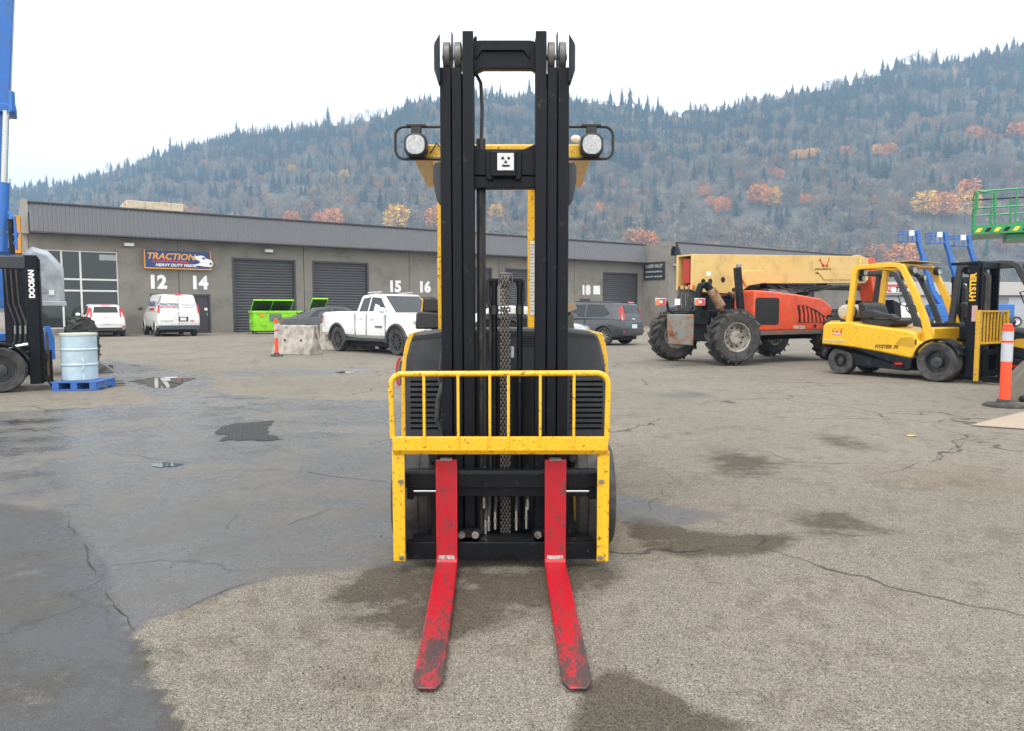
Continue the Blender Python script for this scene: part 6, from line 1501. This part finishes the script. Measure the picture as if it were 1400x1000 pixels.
# steel ramp plate lying beyond
rp = thing('steel_ramp', 'grey folded steel ramp lying beside the large treaded tyre', 'ramp', (*P(136, 505, 15.5)[:2], 0), 0.5)
MB().prism([(-0.35, 0.0), (0.28, 0.0), (0.24, 0.05), (-0.25, 0.42), (-0.35, 0.42)], 'y', -0.3, 0.3).build('plate', mat('ramp_steel', (0.22, 0.23, 0.23), 0.45, 0.5, dirt=(0.1, 0.09, 0.08), damt=0.4), rp, 0.01)
MB().box(-0.36, 0.26, 0.31, 0.34, 0.0, 0.12).build('side_lip', mat('ramp_steel', (0.22, 0.23, 0.23)), rp)

# blue boom lift at the left edge
M_BLUE = mat('boom_blue', (0.012, 0.13, 0.46), 0.42, var=0.15, coat=0.2, dirt=(0.06, 0.12, 0.22), damt=0.3, dscale=4)
M_HOOD = mat('hood_grey', (0.40, 0.435, 0.46), 0.5, var=0.12, scale=3, bump=0.1, dirt=(0.28, 0.30, 0.31), damt=0.4, dscale=3)
YG = 14.6
bo = P(60, 510, YG); bl = thing('boom_lift', 'blue boom lift with grey engine hood and large treaded tyres', 'boom lift', (bo.x, bo.y, 0), R(31))
BMI = (Matrix.Translation((bo.x, bo.y, 0)) @ Matrix.Rotation(R(31), 4, 'Z')).inverted()
def lw(px, py, Y=YG): return BMI @ P(px, py, Y)
def lx(px):
    """local x where the photo column meets the local y = 0 plane"""
    u_ = (px - 700) / FPX; c_, s_ = math.cos(R(31)), math.sin(R(31))
    return (u_ * bo.y - bo.x) / (c_ - u_ * s_)
def lz(py): return P(60, py, YG).z
hp_ = [(37, 414), (37, 356), (41, 344), (50, 338), (71, 343), (81, 353), (91, 366), (91, 411), (86, 414)]
hr_ = [(lx(a), 0, lz(b)) for a, b in hp_]
cx0 = sum(p[0] for p in hr_) / len(hr_)
m = MB(); m.loft([[(cx0 + (x - cx0) * 0.80, -0.22, lz(410) + (z - lz(410)) * 0.90) for x, _, z in hr_], hr_, [(x, 0.9, z) for x, _, z in hr_], [(cx0 + (x - cx0) * 0.9, 1.2, z * 0.97) for x, _, z in hr_]])
ho = m.build('engine_hood', M_HOOD, bl, 0.02)
MB().box(lx(47), lx(93), -0.27, 1.2, lz(419), lz(412)).build('hood_base', M_HOOD, ho, 0.015)
MB().box(lx(70), lx(77), -0.245, -0.215, lz(404), lz(397)).build('notice', M_WHITE, ho)
MB().prism([(lx(52), lz(401)), (lx(66), lz(401)), (lx(66), lz(372)), (lx(52), lz(372))], 'y', -0.232, -0.2).build('hood_panel', M_HOOD, ho, 0.008)
MB().box(lx(20), lx(56), -0.15, 1.1, lz(430), lz(420)).build('turntable', M_BLUE, bl, 0.02)
MB().box(lx(-20), lx(70), 0.2, 1.1, 0.45, 0.85).build('chassis', M_BLUE, bl, 0.02)
MB().prism([(lx(62), lz(490)), (lx(75), lz(490)), (lx(75), lz(462)), (lx(70), lz(446)), (lx(62), lz(446))], 'y', -0.5, -0.42).build('outrigger_plate', M_BLUE, bl, 0.01)
for px_, yy_ in ((113, 0.1), (86, 1.9)):
    lathe_wheel(bl, (lx(px_) + (0.06 if yy_ < 1 else 0.02), yy_, 0.50 if yy_ < 1 else 0.56), R(4), 0.50 if yy_ < 1 else 0.56, 0.34, 0.27, M_RUBBER, M_BLUE, lugs=15, lug_h=0.045, bolts=9) if False else lathe_wheel(bl, (lx(px_) + (0.0 if yy_ < 1 else 0.35), yy_, 0.48 if yy_ < 1 else 0.58), R(90 - 31 + 8), 0.48 if yy_ < 1 else 0.58, 0.34, 0.27, M_RUBBER, M_BLUE, lugs=15, lug_h=0.045, bolts=9)
for px_, yy_ in ((-30, 0.1), (-45, 1.9)): lathe_wheel(bl, (lx(px_), yy_, 0.50), R(60), 0.50, 0.34, 0.27, M_RUBBER, M_BLUE, lugs=15, lug_h=0.045, bolts=9)
YV = 13.9
m = MB(); m.bar(lw(-8, 350, YV), lw(-6, 150, YV), 0.36, 0.34, up=(0, 1, 0)); m.build('lower_boom', M_BLUE, bl, 0.02)
m = MB(); m.bar(lw(-9, 158, YV + .05), lw(3, -160, YV + .05), 0.50, 0.40, up=(0, 1, 0)); ub_ = m.build('upper_boom', M_BLUE, bl, 0.02)
m = MB(); m.bar(lw(-3, 157, YV), lw(-3, 143, YV), 0.58, 0.5, up=(0, 1, 0)); m.build('knuckle', M_BLUE, ub_, 0.03)
m = MB(); slab(m, [lw(14, 156, YV - .3), lw(19.5, 153, YV - .3), lw(18, 125, YV - .3), lw(14, 124, YV - .3)], BMI.to_3x3() @ Vector((0, 1, 0)), 0.05); m.build('knuckle_ear', M_BLUE, ub_, 0.01)
MB().cyl(lw(5.5, 252, YV - .25), lw(8.5, 152, YV - .25), 0.052).build('cylinder_rod', mat('rod_grey', (0.5, 0.52, 0.54), 0.3, 0.6), bl)
MB().cyl(lw(3, 345, YV - .25), lw(5.5, 250, YV - .25), 0.088).build('lift_cylinder', M_BLUE, bl)
for a, b, c, d, r_ in ((20, 296, 23, 342, 0.022), (14, 300, 17, 348, 0.045), (25, 318, 16, 342, 0.02), (12, 290, 18, 300, 0.03), (10, 318, 21, 322, 0.02)):
    MB().cyl(lw(a, b, YV - .35), lw(c, d, YV - .35), r_).build('pivot_strut', M_BLUE if r_ != 0.045 else M_BLACK, bl)
m = MB(); m.bar(lw(-5, 420, YV), lw(-4, 338, YV), 0.50, 0.6, up=(0, 1, 0)); m.build('boom_foot', M_BLUE, bl, 0.02)

# ------------------------------------------------------------------ telescopic handler
TH = R(31); th = Vector((math.cos(TH), math.sin(TH))); trt = Vector((th.y, -th.x))
WB, TK = 3.7, 2.0
troot = Vector((5.23, 17.45)) + th * (WB / 2) - trt * (TK / 2)
tel = thing('telehandler', 'telescopic handler with cream boom and orange engine hood', 'telehandler', (troot.x, troot.y, 0), TH)
TMI = (Matrix.Translation((troot.x, troot.y, 0)) @ Matrix.Rotation(TH, 4, 'Z')).inverted()
def tw(px, py, Y): return TMI @ P(px, py, Y)
M_CREAM = mat('boom_cream', (0.66, 0.455, 0.15), 0.45, var=0.08, scale=2, coat=0.15, dirt=(0.42, 0.27, 0.09), damt=0.2, dscale=3, dsharp=0.2)
M_TORN = mat('hood_orange', (0.72, 0.075, 0.018), 0.4, var=0.12, coat=0.25, dirt=(0.4, 0.07, 0.03), damt=0.3, dscale=4, dsharp=0.2)
M_RIMG = mat('rim_silver', (0.42, 0.40, 0.36), 0.45, 0.4, var=0.2, dirt=(0.12, 0.10, 0.08), damt=0.4, dscale=8)
for x, y, st in ((-WB / 2, -TK / 2, R(-15)), (-WB / 2, TK / 2, R(-15)), (WB / 2, -TK / 2, 0), (WB / 2, TK / 2, 0)):
    lathe_wheel(tel, (x, y, 0.67), st, 0.67, 0.44, 0.36, M_RUBBER, M_RIMG, lugs=18, lug_h=0.05, bolts=10, dish=0.12, hub=0.35, n=44)
MB().box(-2.1, 2.3, -0.42, 0.42, 0.55, 1.15).build('chassis', M_BLACK, tel, 0.02)
for x in (-WB / 2, WB / 2): MB().cyl((x, -0.85, 0.67), (x, 0.85, 0.67), 0.14).build('axle', M_BLACK, tel)
# hood
hx0, hx1 = -1.30, 1.75
hpr = [(hx0, 0.80), (hx1, 0.78), (hx1 - 0.0, 1.15), (hx1 - 0.18, 1.42), (hx1 - 0.55, 1.60), (0.2, 1.70), (hx0 + 0.55, 1.76), (hx0 + 0.02, 1.78)]
hd_ = MB().prism(hpr, 'y', -1.12, -0.46).build('engine_hood', M_TORN, tel, 0.05, seg=3)
MB().prism(rrect(hx0 + 0.04, -0.42, 0.95, 1.60, 0.08), 'y', -1.128, -1.10).build('screen', mat('screen_black', (0.012, 0.013, 0.013), 0.6, bump=0.3, bscale=120), hd_)
MB().box(hx0 + 0.03, hx1 - 0.02, -1.14, -0.45, 0.70, 0.80).build('side_plate', mat('plate_grey', (0.12, 0.11, 0.10), 0.6, dirt=(0.25, 0.12, 0.06), damt=0.4, dscale=4), tel, 0.01)
lv = MB().prism([(0.25, 1.43), (0.55, 1.43), (1.0, 1.30), (1.62, 1.02), (1.62, 0.99), (0.3, 0.99), (0.33, 1.1)], 'y', -1.124, -1.11).build('louvre_recess', M_DARK, hd_)
for i in range(8):
    x = 0.40 + i * 0.155; zt_ = 1.43 - max(0, (x - 0.55)) * 0.38
    MB().prism([(x, 1.0), (x + 0.075, 1.0), (x + 0.055, zt_ * 0.5 + 0.5), (x - 0.01, zt_ - 0.01), (x - 0.075, zt_ - 0.01), (x - 0.02, zt_ * 0.5 + 0.5)], 'y', -1.145, -1.122).build('louvre', M_TORN, lv)
MB().cyl((0.95, -1.135, 0.90), (0.95, -1.115, 0.90), 0.045).build('latch', M_DARK, hd_)
text_part('H10-55A', 0.12, mat('pale_print', (0.6, 0.5, 0.42), 0.6), hd_, (0.35, -1.124, 0.87), (pi / 2, 0, 0), ext=0.003, bold=0.004)
MB().box(1.05, 1.2, -1.0, -0.9, 1.585, 1.60).build('notice', M_WHITE, hd_) if False else None
# boom
bx0, bx1 = -2.64, 4.15
def bz(x): return 0.032 * (x - bx0)
pts = [(bx0, 1.78), (bx0 + 0.1, 1.74), (-1.2, 1.70), (-0.95, 1.78), (-0.6, 1.95), (-0.1, 1.98), (4.0, 2.06), (bx1, 2.14), (bx1 - 0.02, 2.76), (3.7, 2.85), (3.4, 2.80), (bx0, 2.62)]
bm_ = MB().prism(pts, 'y', -0.42, -0.36).build('boom', M_CREAM, tel, 0.008)
MB().prism(pts, 'y', 0.06, 0.12).build('boom_side', M_CREAM, bm_, 0.008)
MB().prism([(bx0, 2.585), (3.4, 2.765), (3.4, 2.80), (bx0, 2.62)], 'y', -0.359, 0.059).build('boom_top', M_CREAM, bm_)
MB().prism([(-0.1, 1.985), (4.0, 2.065), (4.0, 2.10), (-0.1, 2.02)], 'y', -0.359, 0.059).build('boom_bottom', M_CREAM, bm_)
MB().box(bx0 + 0.30, bx0 + 0.32, -0.359, 0.059, 1.75, 2.58).build('boom_inner', M_DARK, bm_)
MB().box(bx0 + 0.05, bx0 + 0.25, -0.28, -0.05, 1.95, 2.52).build('extension_cylinder', mat('oxide_red', (0.4, 0.03, 0.02), 0.6), bm_)
for y in (-0.34, -0.02): MB().box(bx0 + 0.01, bx0 + 0.06, y - 0.1, y + 0.06, 1.80, 1.90).build('wear_pad', mat('pad_orange', (0.75, 0.14, 0.05), 0.6), bm_)
for x, z in ((-2.28, 1.98), (-2.05, 1.99), (-1.62, 2.04), (-1.25, 1.80)): MB().cyl((x, -0.425, z), (x, -0.415, z), 0.07 if z > 1.9 else 0.055, n=16).build('access_hole', M_DARK, bm_)
MB().box(-2.18, -2.03, -0.426, -0.419, 2.12, 2.22).build('notice', M_WHITE, bm_)
MB().prism([(-0.85, 1.90), (-0.1, 2.0), (-0.1, 2.06), (-0.25, 2.30), (-0.9, 2.28), (-1.05, 2.15)], 'y', -0.47, -0.42).build('pivot_gusset', M_CREAM, bm_, 0.01)
MB().prism([(2.2, 2.12), (3.95, 2.16), (3.95, 2.36), (1.9, 2.34)], 'y', -0.44, -0.42).build('stiffener', M_CREAM, bm_, 0.006)
MB().prism([(3.6, 2.10), (4.1, 2.15), (4.08, 2.74), (3.72, 2.82), (3.66, 2.5)], 'y', -0.47, -0.42).build('nose_plate', M_CREAM, bm_, 0.01)
for tx, z in (('SUMMIT EQUIPMENT LTD', 2.40), ('7-888-662-3887 RENTALS', 2.30)): text_part(tx, 0.075, mat('brown_print', (0.12, 0.06, 0.02)), bm_, (2.15, -0.424, z), (pi / 2, R(-2), 0), ext=0.002, sx=0.8)
m = MB(); m.tube([(1.95, -0.426, 2.62), (2.02, -0.426, 2.68), (2.08, -0.426, 2.56), (2.18, -0.426, 2.52)], 0.012); m.tube([(2.3, -0.426, 2.52), (2.42, -0.426, 2.72)], 0.012); m.ball((2.16, -0.426, 2.5), (0.07, 0.006, 0.04)); m.ball((2.32, -0.426, 2.5), (0.06, 0.006, 0.04)); m.build('crane_emblem', mat('badge_red', (0.55, 0.02, 0.02)), bm_)
# inner boom, nose
MB().prism([(3.9, 2.2), (4.5, 2.22), (4.45, 2.66), (3.9, 2.68)], 'y', -0.32, 0.02).build('inner_boom', mat('oxide_red', (0.4, 0.03, 0.02)), tel, 0.02)
MB().prism([(4.30, 2.80), (4.52, 2.76), (4.86, 2.30), (5.05, 1.60), (4.9, 1.45), (4.60, 1.55), (4.35, 2.2)], 'y', -0.38, 0.08).build('boom_nose', M_TORN, tel, 0.03)
MB().cyl((4.78, -0.40, 1.75), (4.78, 0.10, 1.75), 0.09).build('nose_pin', M_BLACK, tel)
MB().prism([(4.62, 1.6), (5.0, 1.5), (5.15, 0.6), (4.95, 0.5), (4.8, 0.9)], 'y', -0.9, 0.6).build('fork_carriage', M_BLACK, tel, 0.02)
for y in (-0.5, 0.2): MB().box(5.1, 6.2, y - 0.06, y + 0.06, 0.50, 0.56).build('fork', M_CAR, tel)
# lift cylinder and under-boom hoses
MB().cyl((-0.2, -0.15, 1.15), (2.6, -0.15, 2.02), 0.09).build('lift_cylinder', M_BLACK, tel)
MB().box(0.2, 4.0, -0.33, 0.02, 1.86, 1.98).build('hose_tray', M_BLACK, tel, 0.01)
for i in range(4): MB().tube([(0.0 + i * 0.4, -0.36, 1.95), (0.5 + i * 0.4, -0.36, 1.82 - i * 0.02), (1.4 + i * 0.4, -0.36, 1.92), (2.2 + i * 0.4, -0.36, 1.98)], 0.02, 6).build('hose', M_RUBBER, tel)
# rear: posts, looping hoses, exhaust, counterweight, lamps
Yr_ = 17.2
def tb_(m, name, mt_, bevel=0.0, par=None): return m.build(name, mt_, par or tel, bevel)
tb_(MB().bar(tw(1013, 430, 17.6), tw(1008, 366, 17.6), 0.17, 0.15), 'lift_post', M_BLACK, 0.015)
tb_(MB().box(-0.05, 0.05, -0.05, 0.05, 0, 0.12, Matrix.Translation(tw(1010, 368, 17.6))), 'post_pin', M_STEEL, 0.02)
for i, (a, b) in enumerate(((930, 400), (936, 401), (942, 403), (948, 402))):
    tb_(MB().tube([tw(a, 392, 17.7), tw(a - 2, 410, 17.6), tw(a - 1, 425, 17.6), tw(a + 5, 432, 17.7)], 0.045, 8), 'cable_loop', M_RUBBER)
    tb_(MB().box(-0.06, 0.06, -0.05, 0.05, -0.05, 0.02, Matrix.Translation(tw(a + 2, 393, 17.7))), 'guide_plate', M_CREAM)
tb_(MB().tube([tw(955, 432, 17.4), tw(955, 400, 17.4), tw(958, 391, 17.4), tw(965, 390, 17.4), tw(971, 397, 17.4)], 0.085, 12), 'exhaust_pipe', M_BLACK)
tb_(MB().cyl(tw(972, 396, 17.3), tw(986, 420, 17.3), 0.115, n=18), 'silencer', mat('silencer_tan', (0.30, 0.20, 0.12), 0.6, var=0.3, scale=8, dirt=(0.16, 0.08, 0.04), damt=0.5, dscale=6))
tb_(MB().cyl(tw(967, 386, 17.3), tw(973, 397, 17.3), 0.06, n=14), 'tail_pipe', M_BLACK)
tb_(MB().cyl(tw(985, 419, 17.3), tw(987, 425, 17.3), 0.06, n=14), 'silencer_outlet', mat('rust', (0.18, 0.07, 0.03)))
cwp = [tw(912, 430, 16.9), tw(949, 430, 16.9), tw(948, 473, 16.9), tw(913, 471, 16.9)]
m = MB(); n_ = (TMI.to_3x3() @ Vector((0.2, 1, 0))); slab(m, [p + n_ * 0.2 for p in cwp], n_, 0.2)
cwo = tb_(m, 'counterweight', mat('counterweight_rust', (0.17, 0.18, 0.165), 0.65, var=0.2, bump=0.2, dirt=(0.24, 0.10, 0.04), damt=0.42, dscale=5, dsharp=0.08), 0.03)
tb_(MB().tube([tw(919, 452, 16.88), tw(917, 456, 16.86), tw(922, 458, 16.86), tw(925, 454, 16.88)], 0.02), 'tow_loop', mat('rust', (0.18, 0.07, 0.03)), par=None)
for px in (903.5, 957):
    c = tw(px, 413, 17.0); M = Matrix.Translation(c) @ Matrix.Rotation(-TH, 4, 'Z')
    l = tb_(MB().box(-0.125, 0.125, 0, 0.07, -0.085, 0.085, M), 'tail_lamp', M_ALLOY, 0.01)
    MB().box(-0.11, -0.03, -0.012, -0.001, -0.07, 0.07, M).build('amber_lens', M_ORANGE_L, l)
    MB().box(-0.025, 0.11, -0.012, -0.001, -0.07, 0.07, M).build('red_lens', M_RED, l)
    MB().box(-0.03, 0.035, -0.018, -0.013, -0.03, 0.03, M).build('clear_lens', M_HEAD, l)
tb_(MB().tube([tw(911, 412, 17.05), tw(914, 424, 17.05), tw(922, 430, 17.05), tw(940, 428, 17.05), tw(948, 418, 17.05)], 0.035, 8), 'lamp_bracket', M_BLACK)
tb_(MB().box(-0.06, 0.06, -0.02, 0.0, -0.07, 0.07, Matrix.Translation(tw(926, 413, 17.0)) @ Matrix.Rotation(-TH, 4, 'Z')), 'notice', M_WHITE)
MB().box(-2.3, -0.9, -0.62, 0.6, 0.95, 1.3).build('rear_frame', M_BLACK, tel, 0.02)
tb_(MB().tube([tw(985 + 20 * math.cos(a * pi / 8), 413 + 14 * math.sin(a * pi / 8), 18.2) for a in range(9, 16)], 0.05, 8), 'fuel_hose', M_RUBBER)
MB().box(-1.3, -0.55, -0.44, 0.4, 1.15, 1.65).build('valve_block', M_BLACK, tel, 0.03)
# cab on the far side
cab = [(-0.9, 0.95), (0.9, 0.95), (0.95, 1.6), (0.6, 2.45), (-0.7, 2.45), (-0.9, 1.7)]
cb = MB().prism(cab, 'y', 0.42, 0.46).build('cab', M_TORN, tel, 0.01)
MB().prism([(x * 0.99, z) for x, z in cab], 'y', 1.06, 1.10).build('cab_side', M_BLACK, cb, 0.01)
MB().box(-0.75, 0.65, 0.40, 1.14, 2.45, 2.52).build('cab_roof', M_BLACK, cb, 0.02)
for y in (0.41, 1.105): MB().prism([(-0.72, 1.7), (0.78, 1.65), (0.52, 2.38), (-0.62, 2.38)], 'y', y, y + 0.005).build('cab_window', mat('cab_glass', (0.05, 0.09, 0.085), 0.08), cb)

# ------------------------------------------------------------------ far boom lifts
for px, py, lab in ((1245, 317, 'blue boom lift with its raised basket over the yellow forklift cab'), (1283, 319, 'blue boom lift with raised basket between two other raised blue booms'), (1315, 323, 'blue boom lift with raised basket closest to the green platform')):
    Y = 60.0; s_ = Y / FPX
    root = P(px + 45, 430, Y); t = thing('boom_lift', lab, 'boom lift', (root.x, root.y, 0), 0, 'far blue boom lifts')
    def q(a, b): return P(px + a, py + b, Y) - Vector((root.x, root.y, 0))
    p0, p1 = q(-14, 14), q(12, 0)
    x0, x1, z0, z1 = p0.x, q(6, 0).x, q(0, 13).z, q(0, 0).z
    MB().box(x0, x1, -0.4, 0.4, z0 - 0.08, z0).build('basket_floor', M_BLUE, t)
    for z in (z0 + 0.55, z1): MB().tube([(x0, -0.4, z), (x1, -0.4, z), (x1, 0.4, z), (x0, 0.4, z)], 0.03, 6, True).build('basket_rail', M_BLUE, t)
    for x in (x0, (x0 * 2 + x1) / 3, (x0 + 2 * x1) / 3, x1):
        for y in (-0.4, 0.4): MB().cyl((x, y, z0), (x, y, z1), 0.025, n=6).build('basket_post', M_BLUE, t)
    MB().box(x1 - 0.7, x1 - 0.3, -0.47, -0.41, z0 + 0.4, z0 + 0.8).build('control_box', M_WHITE, t)
    MB().bar(q(9, -2), q(12, 18), 0.28, 0.3, up=(0, 1, 0)).build('basket_jib', M_BLUE, t, 0.02)
    MB().bar(q(10, 12), q(20, 45), 0.30, 0.34, up=(0, 1, 0)).build('fly_boom', M_BLUE, t, 0.02)
    MB().bar(q(17, 36), q(30, 82), 0.36, 0.4, up=(0, 1, 0)).build('main_boom', M_BLUE, t, 0.02)
    MB().bar(q(30, 82), q(42, 100), 0.4, 0.5, up=(0, 1, 0)).build('lower_boom', M_BLUE, t, 0.02)
    MB().box(-1.0, 1.0, -0.9, 0.9, 0.8, 1.8).build('turntable', M_BLUE, t, 0.05)
    MB().box(-1.4, 1.4, -1.0, 1.0, 0.4, 0.8).build('chassis', M_BLUE, t, 0.03)
    for x in (-1.1, 1.1):
        for y in (-0.95, 0.95): lathe_wheel(t, (x, y, 0.42), 0, 0.42, 0.3, 0.25, M_RUBBER, M_WHITE, bolts=0, n=24)
# ------------------------------------------------------------------ green scissor lift at the right
M_GRN = mat('lift_green', (0.008, 0.25, 0.075), 0.4, var=0.12, coat=0.2, dirt=(0.03, 0.12, 0.05), damt=0.3, dscale=4)
YS = 18.4; a = P(1326, 425, YS)
sl = thing('scissor_lift', 'green raised scissor lift platform with railings and hazard striped edge', 'scissor lift', (a.x, YS, 0), R(-30))
x0 = 0.0; zf = P(0, 316, YS).z; zt_ = P(0, 262, YS).z
XE = 3.9
fl = MB().box(x0, XE, 0, 1.7, zf - 0.08, zf + 0.06).build('platform', M_GRN, sl, 0.01)
tk_ = MB().prism([(x0, zf - 0.085), (XE, zf - 0.085), (XE, zf + 0.18), (x0 + 0.9, zf + 0.18), (x0 + 0.85, zf + 0.13), (x0, zf + 0.13)], 'y', -0.03, -0.002).build('toe_board', M_GRN, fl)
M_HZY = mat('hazard_yellow', (0.65, 0.55, 0.03), 0.5)
for i in range(20):
    x = x0 + 0.03 + i * 0.19
    MB().prism([(x, zf - 0.04), (x + 0.10, zf - 0.04), (x + 0.17, zf + 0.06), (x + 0.07, zf + 0.06)], 'y', -0.034, -0.031).build('hazard_stripe', M_HZY if i % 2 == 0 else M_DARK, tk_)
for j, y in enumerate((0.02, 1.68)):
    for z, px in ((zt_, 0), (zf + 0.55, 0)):
        MB().tube([(x0, y, z), (XE, y, z + 0.0)], 0.02, 8).build('rail', M_BLACK if (j == 1 and z > zf + 0.6) else M_GRN, sl)
    for x in (x0 + 0.02, x0 + 0.43, x0 + 0.85, x0 + 1.7, x0 + 2.6): MB().cyl((x, y, zf + 0.06), (x, y, zt_), 0.022, n=8).build('post', M_GRN, sl)
for z in (zt_, zf + 0.55): MB().tube([(x0, 0.02, z), (x0, 1.68, z)], 0.02, 8).build('rail', M_GRN, sl)
MB().tube([(x0 + 0.05, 0.0, zf + 0.5), (x0 + 0.05, -0.02, zt_ - 0.08), (x0 + 0.15, -0.02, zt_ - 0.02), (x0 + 0.40, -0.02, zt_ - 0.08), (x0 + 0.42, 0, zf + 0.4)], 0.024, 8).build('gate_loop', M_GRN, sl)
cbx = MB().prism([(x0 + 1.15, zf + 0.2), (XE, zf + 0.2), (XE, zt_ - 0.1), (x0 + 1.3, zt_ - 0.12), (x0 + 1.28, zf + 0.5), (x0 + 1.15, zf + 0.42)], 'y', 0.3, 0.7).build('control_panel', mat('panel_grey', (0.5, 0.48, 0.44), 0.5, dirt=(0.2, 0.18, 0.15), damt=0.35), sl, 0.02)
MB().ball((x0 + 1.1, 0.02, zt_ - 0.1), (0.07, 0.05, 0.1)).build('harness_clip', M_YEL, sl)
MB().box(x0 + 0.7, XE, 0.2, 1.5, zf - 0.22, zf - 0.081).build('platform_beam', M_GRN, sl)
nst = 4; zb_ = 0.9; hs_ = (zf - 0.22 - zb_) / nst
for i in range(nst):
    for y in (0.35, 1.35):
        MB().bar((1.75, y, zb_ + i * hs_ + 0.04), (3.7, y, zb_ + (i + 1) * hs_ - 0.04), 0.08, 0.14).build('scissor_arm', M_GRN, sl)
        MB().bar((3.7, y + 0.09, zb_ + i * hs_ + 0.04), (1.75, y + 0.09, zb_ + (i + 1) * hs_ - 0.04), 0.08, 0.14).build('scissor_arm', M_GRN, sl)
MB().box(1.65, 4.3, 0.1, 1.6, 0.45, 0.9).build('chassis', M_GRN, sl, 0.03)
for x in (2.1, 3.9):
    for y in (0.1, 1.6): lathe_wheel(sl, (x, y, 0.4), 0, 0.4, 0.3, 0.22, M_RUBBER, M_GRN, bolts=6, n=24)
# loader bucket at the right edge
g = G(1399, 552)
bk = thing('loader_bucket', 'grey brown worn steel bucket resting on the ground behind the orange post', 'bucket', (g.x + 0.30, g.y + 0.1, 0), -0.5)
m = MB(); pr = [(-0.38, 0.0), (0.5, 0.0), (0.55, 0.62), (0.1, 0.60), (-0.12, 0.52), (-0.26, 0.34), (-0.34, 0.16)]
bsm = mat('bucket_steel', (0.16, 0.145, 0.115), 0.75, var=0.25, bump=0.2, dirt=(0.09, 0.07, 0.05), damt=0.4)
for ya_ in (-0.03, 1.0): MB().prism(pr, 'y', ya_, ya_ + 0.03).build('side_plate', bsm, bk, 0.008)
frame_side([(-0.38, 0.0), (-0.34, 0.16), (-0.26, 0.34), (-0.12, 0.52), (0.1, 0.60), (0.55, 0.62)], [(-0.34, 0.01), (-0.31, 0.16), (-0.23, 0.33), (-0.10, 0.50), (0.1, 0.57), (0.55, 0.59)], 0.001, 0.999, MATS['bucket_steel'], bk, 'shell', 0)
MB().box(-0.34, 0.5, 0.001, 0.999, 0.002, 0.03).build('floor', MATS['bucket_steel'], bk)
for i in range(4): MB().ball((-0.2 + i * 0.1, -0.05, 0.05), (0.05, 0.04, 0.045), 8, 5).build('bolt_head', M_DARK, bk)
